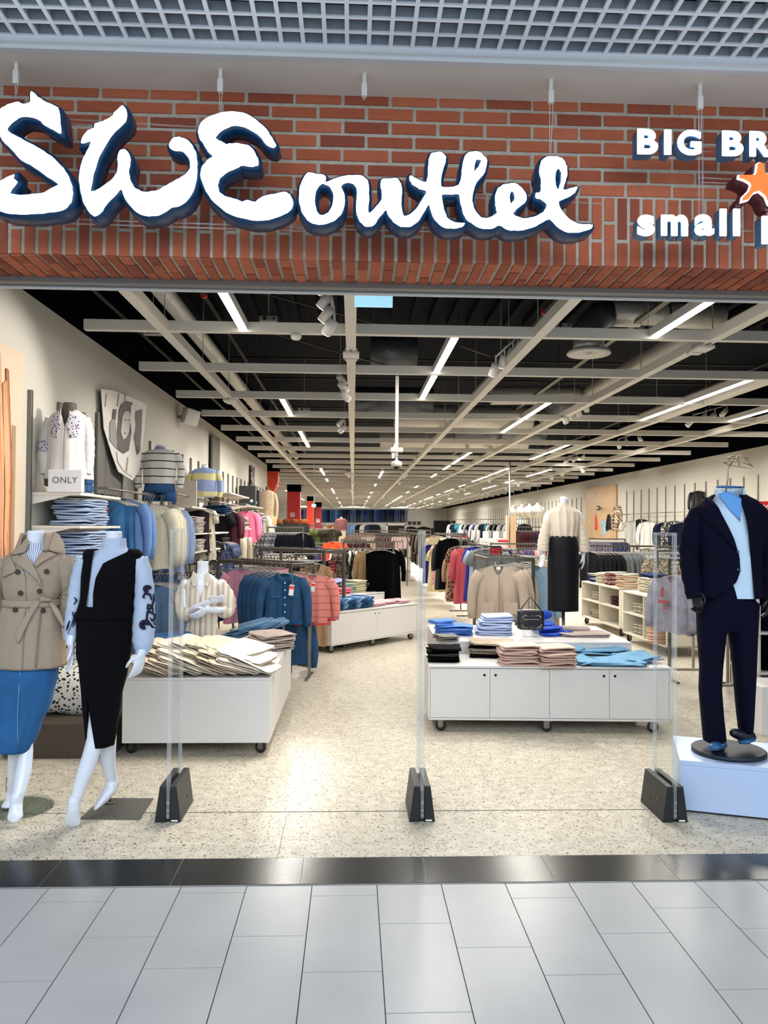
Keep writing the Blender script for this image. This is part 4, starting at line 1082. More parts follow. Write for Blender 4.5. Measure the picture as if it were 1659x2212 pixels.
# ---- B figure in black waistcoat and skirt
BLK = mat('black_velvet', '#05050a', .9, spec=.15)
BLOUSE = mat('pale_blue_blouse', '#b5c4dc', .75, bump=.25, bscale=18, var=.04)
EMB = mat('navy_embroidery', '#0b1030', .8)
O = Vector((W(240, 1300, 4.42).x, 4.42, 0))
t = thing('mannequin', 'headless white mannequin in black waistcoat, slit black skirt and pale blouse with embroidered sleeves', 'mannequin', O, 0)
mb = MB(); nk = Lc(246, 1147, 4.42)
mb.tube([(-.035, 0, .72), (-.03, 0, .95), (-.03, 0, 1.2), (-.01, 0, 1.36), (0, 0, 1.46), (.01, 0, 1.5)], [(.075, .06), (.12, .09), (.10, .085), (.125, .09), (.125, .06), (.07, .055)], 20, side=(1, 0, 0))
mb.tube([(nk.x, 0, 1.46), (nk.x, 0, 1.54), (nk.x, 0, nk.z)], [(.055, .055), (.046, .046), (.045, .045)], 18, side=(1, 0, 0))
tf = G(153, 1790) - O
mb.tube([(-.05, .0, .75), Lc(212, 1530, 4.41), Lc(206, 1595, 4.385), Lc(197, 1630, 4.37), Lc(187, 1660, 4.36), Lc(172, 1700, 4.34), Lc(161, 1740, 4.32)], [.05, .05, .046, .046, .045, .036, .027], 16, side=(1, 0, 0), round_caps=True)
foot(mb, Lc(160, 1745, 4.31), Lc(163, 1752, 4.35), (tf.x, tf.y + .02, .012), 1.0)
mb.tube([(-.03, 0, .75), Lc(234, 1530, 4.44), Lc(235, 1600, 4.48), Lc(233, 1640, 4.52), Lc(238, 1672, 4.55), Lc(243, 1686, 4.57)], [.05, .046, .042, .043, .036, .030], 16, side=(1, 0, 0), round_caps=True)
hb = Lc(251, 1692, 4.60); tb = Lc(207, 1746, 4.46)
mb.tube([Lc(243, 1686, 4.57), Lc(238, 1705, 4.55), Lc(226, 1722, 4.51), Lc(214, 1737, 4.48), tb], [(.034, .036), (.036, .036), (.038, .030), (.040, .020), (.028, .012)], 14, side=(.4, -1, 0), round_caps=True)
mb.tube([Lc(243, 1684, 4.57), hb], [.032, .022], 12, round_caps=True)
w1 = Lc(307, 1410, 4.40); w2 = Lc(153, 1388, 4.40)
mb.tube([Lc(300, 1215, 4.43), Lc(312, 1310, 4.46), w1], [.045, .036, .025], 12, round_caps=True)
mb.tube([Lc(182, 1215, 4.43), Lc(163, 1310, 4.46), w2], [.045, .036, .025], 12, round_caps=True)
hand(mb, w1, (-.22, -.12, -1), (-.6, -.8, 0), .35, 1.0)
hand(mb, w2, (.12, -.12, -1), (.5, -.9, 0), .3, 1.02)
link('body', remesh('body', mb, .006, MANNEQ), t)
bp2 = [(1.575, .062, .060, .012, 0), (1.52, .068, .064, .012, 0), (1.49, .12, .078, .005, 0), (1.45, .150, .09, 0, 0), (1.35, .142, .108, -.01, 0), (1.24, .130, .10, -.02, 0), (1.14, .130, .10, -.03, 0)]
bl = part('blouse', wrap(MB(), bp2, 34, 60, fold=.0025, k=10, seed=1), BLOUSE, t, label='pale blue blouse')
s1 = [Lc(x, y, 4.42) for x, y in ((298, 1208), (310, 1247), (312, 1300), (311, 1345), (309, 1385), (307, 1409))]
sleeve('sleeve', s1, [.056, .050, .056, .062, .060, .034], BLOUSE, bl, wr=.003, seed=1)
part('cuff', MB().tube([Lc(307, 1404, 4.42), Lc(306, 1414, 4.415)], [.037, .037], 16), BLOUSE, bl)
s2 = [Lc(x, y, 4.42) for x, y in ((186, 1208), (172, 1247), (163, 1297), (158, 1341), (153, 1385))]
sleeve('sleeve', s2, [.056, .048, .044, .046, .034], BLOUSE, bl, wr=.003, seed=2)
# embroidery: petals and scrolls lying on the sleeve
mb = MB(); ks = .3164
def on_sleeve(x, y, cx, r=.060):
    q = Lc(x * ks, 1120 + y * ks, 4.36); dx = q.x - cx
    return Vector((q.x, -math.sqrt(max(.0004, r * r - min(dx * dx, r * r * .98))) - .004, q.z))
cx = Lc(311, 1330, 4.42).x
def petal(x, y, a, ln=17, wd=6):
    p = [on_sleeve(x + math.cos(a) * ln * f, y + math.sin(a) * ln * f, cx) for f in (.15, .5, .85, 1.05)]
    mb.tube(p, [.002, wd * .00083, wd * .00075, .0012], 8)
for fx, fy, n_, r_ in ((1003, 480, 7, 26), (985, 725, 9, 34)):
    for i in range(n_): petal(fx, fy, PI * .55 + i * PI * 1.5 / n_, r_, 15)
    mb.sphere(on_sleeve(fx, fy, cx), .006, 8)
for pts in ([(1028, 560), (1020, 520), (990, 510), (978, 535), (990, 545)], [(1035, 520), (1040, 560), (1030, 600), (1005, 640), (1000, 690), (1030, 745), (1050, 752)], [(1035, 645), (1030, 600), (1008, 590), (1005, 615), (1020, 622)], [(1000, 650), (1020, 640), (1045, 660), (1046, 690), (1028, 700), (1020, 680)], [(1040, 700), (1045, 730), (1035, 700)]):
    q = [on_sleeve(x, y, cx) for x, y in pts]; mb.tube(q, [.0035] + [.0068] * (len(q) - 2) + [.003], 8)
part('embroidery', mb, EMB, bl)
mb = MB(); cx = Lc(160, 1320, 4.42).x
for pts in ([(500, 540), (515, 560), (498, 590)], [(490, 640), (500, 680), (480, 740), (455, 790)], [(505, 640), (508, 700), (490, 745)], [(470, 700), (455, 740), (445, 770)]):
    q = [on_sleeve(x, y, cx, .046) for x, y in pts]; mb.tube(q, [.003, .006, .002] + [.002] * (len(q) - 3), 8)
part('embroidery', mb, EMB, bl)
def eg(z):  # opening of the waistcoat
    zz = [1.50, 1.44, 1.36, 1.27, 1.195]; l = [-.075, -.082, -.086, -.100, -.112]; r = [.105, -.012, -.048, -.064, -.062]
    if z >= 1.50: return (l[0], r[0])
    if z <= 1.195: return (-.0606, -.0600)
    for i in range(4):
        if zz[i + 1] <= z <= zz[i]:
            f = (zz[i] - z) / (zz[i] - zz[i + 1]); return (l[i] + (l[i + 1] - l[i]) * f, r[i] + (r[i + 1] - r[i]) * f)
vp = [(1.512, .142, .082, .006, 0), (1.49, .160, .095, .006, 0), (1.44, .160, .108, .003, 0), (1.35, .153, .122, -.01, 0), (1.24, .146, .113, -.02, 0), (1.13, .160, .125, -.033, 0)]
v_ = part('waistcoat', wrap(MB(), vp, 36, 72, gap=eg, fold=.0015, seed=3), BLK, t, label='sleeveless black waistcoat'); solid(v_, .006)
kp = [(1.20, .137, .108, -.03, 0), (1.10, .148, .12, -.035, 0), (.945, .147, .125, -.035, 0), (.84, .128, .115, -.034, 0), (.695, .104, .10, -.042, 0), (.48, .080, .085, -.045, 0), (.425, .070, .08, -.044, 0)]
def kg(z):
    if z > .695: return (-.0906, -.0900)
    f = (.695 - z) / .27; return (-.090 - .03 * f - .0, -.090 + .040 * f)
s_ = part('skirt', wrap(MB(), kp, 40, 72, gap=kg, fold=.002, seed=5), BLK, t, label='long black skirt with a front slit'); solid(s_, .005)
q = [G(x, y) - O for x, y in ((222, 1726), (332, 1726), (302, 1772), (172, 1770))]
pb = MB().add([(v.x, v.y, 0) for v in q] + [(v.x, v.y, .006) for v in q], [(0, 1, 2, 3), (7, 6, 5, 4), (0, 4, 5, 1), (1, 5, 6, 2), (2, 6, 7, 3), (3, 7, 4, 0)])
part('steel_base', pb, mat('steel_plate', '#77756f', .3, metal=.7), t)
rx_ = G(238, 1736) - O
part('base_rod', MB().cyl((rx_.x, rx_.y, .006), (rx_.x, rx_.y, .20), .007, 10).cyl((rx_.x, rx_.y, .006), (rx_.x, rx_.y, .016), .03, 16), CHROME, t)

# ---- C suit figure on its white platform
NAVY = mat('navy_suit_wool', '#03041c', .85, spec=.15, bump=.1)
SWT = mat('white_zip_sweater', '#c3dcf0', .85, bump=.3, bscale=60)
BSH = mat('bright_blue_shirt', '#5f9bdc', .7)
pA = G(1468, 1753); pB = G(1659, 1773); ang = math.atan2(pB.y - pA.y, pB.x - pA.x)
t = thing('platform', 'low white display platform under the suited mannequin', 'platform', pA, ang)
part('block', MB().span((0, 0, 0.012), (1.0, .56, .27)), mat('white_platform_blue_cast', '#bccfee', .3), t, bevel=.003)  # white lacquer; the blue cast of the light is mixed into its colour
part('top_board', MB().span((0, 0, .2705), (1.0, .56, .30)), mat('white_platform_blue_cast', '#bccfee', .3), t, bevel=.003)
part('plinth', MB().span((.01, .01, 0), (.99, .55, .012)), BLACKPL, t)
CY = 4.68
O = Vector((W(1568, 1620, CY).x, G(1568, 1619, .32).y, .302)); CY = O.y
t = thing('mannequin', 'mannequin in a navy suit over a pale zip sweater, with a wire cage head', 'mannequin', O, 0)
part('base_disc', MB().lathe([(.20, 0), (.212, .004), (.212, .022), (.205, .027)], 44), mat('dark_base_lacquer', '#14202e', .55), t)
bs = [Lc(x, y, CY) for x, y in ((1544, 1597), (1611, 1575))]
def Lz(px, py, dy=0.0): return W(px, py, CY + dy) - O
# legs and torso under the cloth: one body
mb = MB()
mb.tube([Lz(1576, 1330), Lz(1578, 1240), Lz(1577, 1150), Lz(1576, 1105)], [(.13, .095), (.12, .09), (.16, .11), (.15, .08)], 18, side=(1, 0, 0))
mb.tube([Lz(1540, 1350), Lz(1536, 1460), Lz(1543, 1600)], [.07, .05, .035], 12); mb.tube([Lz(1604, 1350), Lz(1608, 1460), Lz(1611, 1580)], [.07, .05, .035], 12)
hl = Lz(1500, 1272, -.02); 
mb.tube([Lz(1500, 1115, 0), Lz(1489, 1200, .02), hl], [.05, .042, .030], 12); hand(mb, hl, (.18, -.15, -1), (.6, -.8, 0), .6, 1.05)
hr = Lz(1662, 1285, -.02)
mb.tube([Lz(1645, 1115, 0), Lz(1660, 1200, .02), hr], [.05, .042, .030], 12); hand(mb, hr, (-.1, -.15, -1), (-.6, -.8, 0), .6, 1.05)
o_ = link('body', remesh('body', mb, .009, mat('black_mannequin', '#0a0a12', .4)), t)
# trousers
mb = MB()
mb.tube([Lz(1537, 1300), Lz(1537, 1370), Lz(1536, 1440), Lz(1534, 1490), Lz(1539, 1550), Lz(1544, 1601)], [(.090, .10), (.083, .095), (.066, .08), (.066, .075), (.064, .078), (.064, .085)], 22, side=(1, 0, 0))
mb.tube([Lz(1606, 1300), Lz(1605, 1370), Lz(1608, 1440), Lz(1609, 1500), Lz(1610, 1545), Lz(1611, 1580)], [(.090, .10), (.082, .095), (.068, .08), (.056, .075), (.046, .07), (.036, .065)], 22, side=(1, 0, 0))
mb.tube([Lz(1571, 1362), Lz(1571, 1330), Lz(1572, 1300), Lz(1573, 1250)], [(.12, .09), (.165, .11), (.165, .115), (.15, .11)], 24, side=(1, 0, 0), round_caps=False)
o_ = link('trousers', remesh('trousers', mb, .010, NAVY, 5), t); o_['label'] = 'navy trousers'
SHOE = mat('blue_shoe', '#2a5f8a', .35)
# shoes
part('shoe', MB().tube([Lz(1552, 1611, .05), Lz(1548, 1611, -.04), Lz(1542, 1614, -.15)], [(.038, .030), (.040, .032), (.036, .02)], 16, side=(1, 0, 0), round_caps=True), SHOE, t)
sh2 = MB().tube([Lz(1622, 1592, -.02), Lz(1605, 1590, -.02), Lz(1586, 1583, -.03)], [(.030, .034), (.036, .036), (.028, .028)], 16, side=(0, 1, 0), round_caps=True)
part('shoe', sh2, mat('dark_shoe', '#0b1226', .4), t)
part('shoe_sole', MB().tube([Lz(1627, 1596, -.045), Lz(1612, 1601, -.045), Lz(1597, 1603, -.045)], [(.03, .012), (.034, .016), (.022, .010)], 12, side=(0, 1, 0)), SHOE, t)
part('shoe', MB().tube([Lz(1566, 1606, -.05), Lz(1552, 1611, -.06)], [(.02, .024), (.03, .026)], 14, side=(0, 1, 0)), SHOE, t)
# sweater, shirt collar
zc = lambda y: W(1576, y, CY).z - O.z
cxm = Lz(1576, 1150).x
sp_ = [(zc(1078), .085, .07, cxm + .003, 0), (zc(1092), .13, .09, cxm, 0), (zc(1110), .19, .105, cxm, 0), (zc(1160), .175, .125, cxm + .003, 0), (zc(1230), .155, .12, cxm + .02, 0), (zc(1290), .155, .12, cxm + .04, 0)]
sw = part('zip_sweater', wrap(MB(), sp_, 34, 60, fold=.003, k=5, seed=3), SWT, t, label='pale zip neck sweater')
ssf = prof_surf(sp_)
K4 = .2586
def p4_(pts, Y=None):
    Y = Y or CY - .1
    return [((W(1230 + x * K4, 980 + y * K4, Y) - O).x, (W(1230 + x * K4, 980 + y * K4, Y) - O).z) for x, y in pts]
nk = [(zc(1056), .080, .070, cxm - .002, .0), (zc(1066), .088, .075, cxm - .002, 0), (zc(1088), .10, .085, cxm, 0)]
cg_ = lambda z: (cxm - .002 - max(.002, (z - zc(1118)) * .42), cxm - .002 + max(.004, (z - zc(1118)) * .42))
o_ = part('collar', wrap(MB(), [(zc(1055), .082, .068, cxm, 0), (zc(1075), .095, .080, cxm, 0), (zc(1095), .115, .093, cxm, -.005), (zc(1120), .15, .088, cxm, 0)], 12, 44, gap=cg_, fold=.001), SWT, sw); solid(o_, .008)
patch('shirt_front', p4_([(1262, 335), (1300, 322), (1345, 318), (1400, 345), (1442, 375), (1436, 440), (1408, 556), (1350, 490), (1300, 410)]), lambda x, z: ssf(x, min(z, zc(1105))) + max(0, z - zc(1105)) * .25, .010, BSH, sw, .004, label='bright blue shirt front')
if 0: patch('shirt_collar', p4_([(1275, 352), (1300, 395), (1338, 418), (1348, 400), (1310, 372)]), lambda x, z: ssf(x, zc(1105)), .0165, mat('bright_blue_shirt_shade', '#3f7cc4', .7), sw, .003)
if 0: patch('shirt_collar', p4_([(1262, 320), (1300, 400), (1345, 420), (1340, 345), (1290, 300)]), lambda x, z: ssf(x, zc(1105)), .018, BSH, sw, .004)
if 0: patch('shirt_collar', p4_([(1440, 370), (1430, 420), (1400, 440), (1375, 400), (1400, 340)]), lambda x, z: ssf(x, zc(1105)), .018, BSH, sw, .004)
patch('zip', p4_([(1400, 540), (1408, 540), (1409, 565), (1403, 565)]), ssf, .016, DARKSTEEL, sw, .003)
part('collar_ring', MB().tube([(cxm + .075 * math.cos(a), .065 * math.sin(a), zc(1052) + .006 * math.sin(a)) for a in [i * PI / 12 for i in range(25)]], .006, 8), mat('steel_blue_ring', '#2b5f9c', .3, metal=.5), t)
# jacket
jl = [(1548, 1076), (1566, 1122), (1584, 1166), (1595, 1205), (1596, 1233), (1587, 1257), (1566, 1277), (1545, 1292)]
jr = [(1605, 1089), (1613, 1125), (1618, 1174), (1622, 1205), (1626, 1239), (1627, 1260), (1628, 1283), (1629, 1292)]
def jgap(z):
    def inter(l):
        P = [W(x, y, CY - .12) - O for x, y in l]
        if z >= P[0].z: return P[0].x
        for a, b2 in zip(P, P[1:]):
            if b2.z <= z <= a.z: return a.x + (b2.x - a.x) * (a.z - z) / max(1e-5, a.z - b2.z)
        return P[-1].x
    return (inter(jl), inter(jr))
jp = [(zc(1070), .10, .075, cxm, 0), (zc(1084), .175, .095, cxm, 0), (zc(1100), .222, .115, cxm, 0), (zc(1150), .208, .135, cxm, 0), (zc(1215), .180, .132, cxm, 0), (zc(1290), .198, .15, cxm, 0)]
j_ = part('suit_jacket', wrap(MB(), jp, 44, 80, gap=jgap, fold=.0015, k=4, seed=8), NAVY, t, label='navy single button suit jacket'); solid(j_, .008)
jsf = prof_surf(jp)
patch('lapel', [((W(x, y, CY - .13) - O).x, (W(x, y, CY - .13) - O).z) for x, y in ((1542, 1072), (1520, 1110), (1535, 1117), (1533, 1125), (1594, 1200), (1584, 1166), (1566, 1122), (1548, 1078))], jsf, .012, NAVY, j_, .006)
patch('lapel', [((W(x, y, CY - .13) - O).x, (W(x, y, CY - .13) - O).z) for x, y in ((1608, 1092), (1632, 1118), (1626, 1124), (1634, 1130), (1622, 1200), (1618, 1174), (1613, 1125))], jsf, .012, NAVY, j_, .006)
for x, y in ((1594, 1192), (1594, 1230)):
    q = W(x, y, CY - .13) - O; part('button', MB().cyl((q.x - .008, jsf(q.x - .008, q.z) - .012, q.z), (q.x - .008, jsf(q.x - .008, q.z) - .017, q.z), .008, 12), mat('button_blue', '#2a3d74', .3), j_)
sleeve('sleeve', [Lz(1517, 1093, .01), Lz(1503, 1118), Lz(1493, 1155), Lz(1489, 1205, .02), Lz(1494, 1250, 0), Lz(1502, 1292, -.02)], [.026, .056, .062, .058, .054, .050], NAVY, j_, seed=5)
sleeve('sleeve', [Lz(1634, 1093, .01), Lz(1646, 1118), Lz(1656, 1155), Lz(1664, 1205, .02), Lz(1663, 1250, 0), Lz(1660, 1310, -.02)], [.026, .056, .062, .058, .054, .052], NAVY, j_, seed=6)
mb = MB()
mb.tube([Lz(1578, 1066), Lz(1568, 1062, 0), Lz(1572, 1035), Lz(1572, 1015), Lz(1584, 992)], .0055, 8)
hc = Lz(1594, 1003); 
for k in range(3):
    a0 = k * PI / 3; pts = []
    for i in range(11):
        a = PI * i / 10; pts.append((hc.x + .082 * math.cos(a) * math.cos(a0), .075 * math.cos(a) * math.sin(a0), hc.z - .012 * math.cos(a) * math.cos(a0) + .050 * math.sin(a)))
    mb.tube(pts, .0032, 6)
mb.tube([(hc.x + .084 * math.cos(i * PI / 12), .078 * math.sin(i * PI / 12), hc.z - .018 * math.cos(i * PI / 12)) for i in range(25)], .0034, 6)
mb.tube([(hc.x + .058 * math.cos(i * PI / 12), .055 * math.sin(i * PI / 12), hc.z + .036) for i in range(25)], .0026, 6)
part('cage_head', mb, mat('aged_brass_wire', '#a3917b', .35, metal=.7), t, label='open wire cage head on a stem')

# ================================================================== security pedestals
pedestal(362, 1777, 'clear acrylic anti-theft pedestal with black base, left, beside the black-skirted mannequin')
pedestal(912, 1776, 'clear acrylic anti-theft pedestal with black base, in the middle of the entrance')
pedestal(1459, 1777, 'clear acrylic anti-theft pedestal with black base, right, beside the white platform')

# ================================================================== left display table
CREAM = fab('#cfc1aa'); CREAM2 = fab('#ddd3c2'); TAUPE = fab('#c3b3aa'); DENL = denim('#5d7f9e'); DEND = denim('#27466f'); DENB = denim('#3a6090')
a = W(265, 1468, 5.62); c = W(583, 1468, 5.62)
TL_ = c.x - a.x
t = thing('display_table', 'white display box on black casters piled with cream trousers, left of the aisle', 'display table', (a.x, 5.62, 0), 0)
part('body', MB().span((0, 0, .10), (TL_, 1.92, .545)), WHITE_LAM, t, bevel=.002)
part('table_top', MB().span((0, 0, .546), (TL_, 1.92, .562)), WHITE_LAM, t, bevel=.002)
for x, y in ((.05, .10), (TL_ - .06, .10), (.05, 1.8), (TL_ - .06, 1.8)): caster(t, x, y, .10)
LT = Vector((a.x, 5.62, .563))
rr = random.Random(21)
TR = [folded_mb(.34, .40, .030, s, 3, .009).mesh('folded_trousers', CREAM) for s in (1, 2, 3)] + [folded_mb(.34, .40, .030, s, 3, .009).mesh('folded_trousers', CREAM2) for s in (4, 5)]
n_ = 0
for row, (y0_, zz) in enumerate(((.22, 0), (.30, .045), (.42, .085))):
    for i in range(10 - row * 2):
        x = .16 + row * .06 + i * .083
        o = link('folded_trousers', TR[(i + row) % 5], None, LT + Vector((x, y0_ + rr.uniform(-.02, .02), zz + .055 + .008 * math.sin(i))), rot=(rr.uniform(-.05, .08), .30 + rr.uniform(-.06, .06), rr.uniform(-.25, .1)))
        tag(o, 'cream trousers in the %s of the pile at the front of the left table' % ('lowest row', 'middle row', 'top row')[row], 'trousers', 'cream trousers piled on the left table')
for i, (x, y, z, rz_, c_) in enumerate(((.80, .45, .13, -.5, 4), (.86, .30, .085, -.35, 3), (.62, .60, .135, -.2, 4))):
    o = link('folded_trousers', TR[c_], None, LT + Vector((x, y, z)), rot=(.05, .12, rz_))
    tag(o, ['off-white trousers lying slanted on top of the cream pile, nearest the aisle', 'off-white trousers with a small round print, flat at the front corner of the pile', 'off-white trousers on the back of the cream pile'][i], 'trousers')
q = G(585, 1400, .563)
stack((q.x, q.y, .563), 4, .34, .42, .035, TAUPE, 'greige folded trousers stacked behind the cream pile at the aisle side', 'greige trousers', 'trousers', 'folded_trousers', rz=.5, noise=.009)
q = G(540, 1396, .563)
for i in range(7):
    o = link('folded_jeans', (FC.get('j') or FC.setdefault('j', folded_mb(.30, .36, .035, 9, 2, .010).mesh('folded_jeans', DENL))), None, (q.x - .18 + .06 * i, q.y + .30, .60 + .035 * min(i, 3)), rot=(0, -.28, rr.uniform(-.3, .3)))
    tag(o, 'grey-blue washed jeans in the messy heap behind the cream and greige trousers', 'jeans', 'washed jeans heap on the left table')
q = G(370, 1425, .563)
stack((q.x + .0, q.y + .0, .563), 6, .34, .32, .034, [DEND, DENB], 'dark blue jeans stacked behind the left pedestal', 'dark jeans behind the left pedestal', 'jeans', 'folded_jeans', noise=.010, rz=.1)

# ---- D half figure standing on the left table
LIN = striped('linen_stripe', '#ded6c8', '#bfb2a0', .045, 'X', .42, jitter=.01)
O = Vector((W(437, 1300, 6.7).x, 6.7, .563)); DY = 6.7
t = thing('mannequin', 'white half mannequin with crossed arms in a beige striped shirt dress, on the left table', 'mannequin', O, 0)
Lq = lambda px, py, dy=0.0: W(px, py, DY + dy) - O
zd = lambda y: W(437, y, DY).z - O.z
nx = Lq(438, 1230).x
mb = MB()
mb.tube([(nx, 0, zd(1212)), (nx, 0, zd(1226)), (nx, 0, zd(1246))], [(.050, .050), (.046, .046), (.055, .05)], 18, side=(1, 0, 0), round_caps=False)
mb.tube([(nx, 0, zd(1240)), (nx, 0, zd(1256)), (nx, 0, zd(1300)), (nx, 0, zd(1345)), (nx, 0, zd(1400))], [(.07, .05), (.145, .07), (.125, .095), (.10, .08), (.13, .095)], 18, side=(1, 0, 0))
eL = Lq(398, 1328, -.05); eR = Lq(492, 1318, -.04)
wA = Lq(450, 1300, -.19)   # forearm going up to the right
mb.tube([Lq(400, 1262), eL, Lq(425, 1312, -.15), wA], [.045, .040, .030, .023], 14, round_caps=True)
hand(mb, wA, (1, -.1, .28), (.2, -.5, .8), .25, .92)
wB = Lq(447, 1316, -.20)
mb.tube([Lq(478, 1262), eR, Lq(468, 1318, -.16), wB], [.045, .040, .030, .023], 14, round_caps=True)
hand(mb, wB, (-.85, -.15, -.55), (-.5, -.5, .8), .25, .92)
link('body', remesh('body', mb, .006, MANNEQ), t)
dp = [(zd(1246), .075, .06, nx, 0), (zd(1254), .125, .075, nx, 0), (zd(1265), .155, .09, nx, 0), (zd(1300), .148, .11, nx, 0), (zd(1345), .125, .10, nx, 0), (zd(1375), .150, .115, nx, 0), (zd(1410), .165, .125, nx, 0)]
dg_ = lambda z: (nx - max(.001, (z - zd(1290)) * .33), nx + max(.001, (z - zd(1290)) * .33))
d_ = part('shirt_dress', wrap(MB(), dp, 40, 72, gap=dg_, fold=.004, k=8, seed=6), LIN, t, label='beige and white striped linen shirt dress'); solid(d_, .005)
dsf = prof_surf(dp)
for sg in (-1, 1):
    patch('collar', [(nx + sg * a_, zd(b2)) for a_, b2 in ((.030, 1240), (.062, 1232), (.088, 1250), (.060, 1266), (.038, 1262))], lambda x, z: dsf(x, min(z, zd(1258))), .018, fab('#d8cfc0'), d_, .006)
sleeve('sleeve', [Lq(404, 1262), Lq(392, 1290, -.01), eL + Vector((.0, .0, 0)), Lq(414, 1322, -.10)], [.056, .056, .058, .052], LIN, d_, seed=3)
sleeve('sleeve', [Lq(475, 1262), Lq(492, 1290, -.01), eR, Lq(478, 1322, -.10)], [.056, .060, .060, .052], LIN, d_, seed=4)
part('base', MB().lathe([(.12, 0), (.12, .012), (.02, .018), (.015, .06)], 24, c=(nx, 0, 0)), WHITEMET, t)

# ---- E half figure on a pole, cream blouse and black skirt
EY = 8.6
SATIN = mat('cream_satin_blouse', '#d8cbb8', .45, bump=.3, bscale=12)
O = Vector((W(1217, 1300, EY).x, EY, 0)); Lq = lambda px, py, dy=0.0: W(px, py, EY + dy) - O
ze = lambda y: W(1217, y, EY).z
t = thing('mannequin', 'tall white mannequin on a pole in a cream satin blouse and long black skirt', 'mannequin', O, 0)
nx = 0.0
mb = MB().tube([(nx, 0, ze(1096)), (nx, 0, ze(1084)), (nx, 0, ze(1079))], [(.045, .045), (.042, .042), (.046, .046)], 16, side=(1, 0, 0)).sphere((nx, 0, ze(1078)), (.046, .046, .03), 14)
mb.tube([(0, 0, ze(1094)), (0, 0, ze(1104)), (0, 0, ze(1150))], [(.07, .05), (.15, .07), (.11, .08)], 16, side=(1, 0, 0))
for sg, a_ in ((-1, ((1184, 1112), (1174, 1160), (1171, 1196))), (1, ((1249, 1112), (1258, 1160), (1260, 1200)))):
    P = [Lq(*q_) for q_ in a_]; mb.tube(P, [.042, .034, .024], 12, round_caps=True); hand(mb, P[-1], (.02 * sg, -.1, -1), (-sg * .4, -.9, 0), .3, 1.0)
link('body', remesh('body', mb, .007, MANNEQ), t)
ep = [(ze(1086), .052, .05, 0, 0), (ze(1093), .058, .055, 0, 0), (ze(1097), .12, .07, 0, 0), (ze(1106), .185, .09, 0, 0), (ze(1130), .175, .11, 0, 0), (ze(1158), .150, .115, 0, 0), (ze(1163), .125, .10, 0, 0)]
bl = part('blouse', wrap(MB(), ep, 30, 80, fold=.006, k=13, seed=4, growth=.6), SATIN, t, label='cream satin blouse')
for sg, a_ in ((-1, ((1190, 1108), (1179, 1140), (1174, 1170), (1173, 1190))), (1, ((1244, 1108), (1256, 1140), (1260, 1170), (1260, 1192)))):
    sleeve('sleeve', [Lq(*q_) for q_ in a_], [.044, .052, .064, .066], SATIN, bl, seed=sg + 4)
s_ = part('skirt', wrap(MB(), [(ze(1158), .148, .11, 0, 0), (ze(1180), .165, .13, 0, 0), (ze(1230), .172, .14, 0, 0), (ze(1319), .165, .14, 0, 0)], 26, 60, fold=.004, seed=3), mat('black_leather_skirt', '#05070f', .6, spec=.25), t, label='long black skirt'); solid(s_, .004)
part('pole', MB().cyl((0, 0, .01), (0, 0, ze(1318) + .05), .018, 14).lathe([(.16, 0), (.16, .01), (.03, .016)], 26), CHROME, t)
# ================================================================== right display tables
pr0 = G(925, 1555, .10)
RZT = -.045
cab = cabinet('long white cabinet with four doors on casters, front right, stacked with folded clothes', (pr0.x, pr0.y, 0), RZT, W(1449, 1500, 6.2).x - pr0.x, .66, .537)
TZ = .538
def on(px, py, z): q = G(px, py, z); return (q.x, q.y, z)
BLKF = fab('#0b0a0d'); GREYF = fab('#6f6a68'); PAD = mat('quilted_pink_beige', '#cfb0a2', .7, bump=.9, bscale=26); 
p = on(958, 1426, TZ)
stack(p, 5, .27, .28, .024, [BLKF, BLKF, fab('#4a4541')], 'black folded garment at the left end of the long cabinet', 'black folded garments', noise=.008)
p2 = on(952, 1412, TZ); stack((p2[0] + .05, p2[1] + .04, TZ + .120), 2, .20, .22, .022, [fab('#8d8278'), striped('grey_check', '#9a9890', '#5a5854', .012, 'X')], 'grey checked garment lying on the black stack', 'grey garments on the black stack', noise=.007, rz=.3)
p = on(1060, 1418, TZ)
stack((p[0], p[1] + .05, TZ), 5, .38, .30, .026, [BLKF, fab('#a89a88'), fab('#8f8378'), BLKF, fab('#b8a994')], 'greige and black folded garment, second stack from the left on the long cabinet', 'greige and black garments', noise=.011, rz=-.2)
p = on(1126, 1440, TZ); stack((p[0], p[1] + .12, TZ), 4, .33, .27, .042, PAD, 'quilted pink-beige jacket folded in the left one of the two pink-beige stacks', 'left pink-beige stack', 'folded jacket', 'folded_jacket', noise=.008)
p = on(1208, 1443, TZ); stack((p[0], p[1] + .12, TZ), 4, .31, .27, .040, PAD, 'quilted pink-beige jacket folded in the right one of the two pink-beige stacks', 'right pink-beige stack', 'folded jacket', 'folded_jacket', noise=.008, rz=.1)
SEQ = pattern('blue_sequin_denim', '#5d94b8', '#d8ecf6', 120, .70, rough=.7)
DNIM = denim('#5b8fb3')
for i, (px, py, w_, d_, z_, rz_, lab) in enumerate(((1320, 1436, .60, .30, 0, -.12, 'light blue sequinned denim shirt spread at the front of the long cabinet'), (1295, 1415, .52, .26, .012, .05, 'light blue sequinned denim shirt lying behind the front one'), (1378, 1432, .34, .30, .018, .3, 'light blue sequinned denim shirt slipping down towards the right pedestal'), (1280, 1400, .42, .16, .038, -.05, 'rolled light blue sequinned denim shirt at the back of the blue pile'))):
    p = on(px, py, TZ)
    o = single('folded_shirt', folded_mb(w_, d_, .036, i + 3, 2, .020), [SEQ if i != 2 else SEQ], lab, 'shirt', (p[0], p[1] + .05, TZ + .002 + z_), rz_)
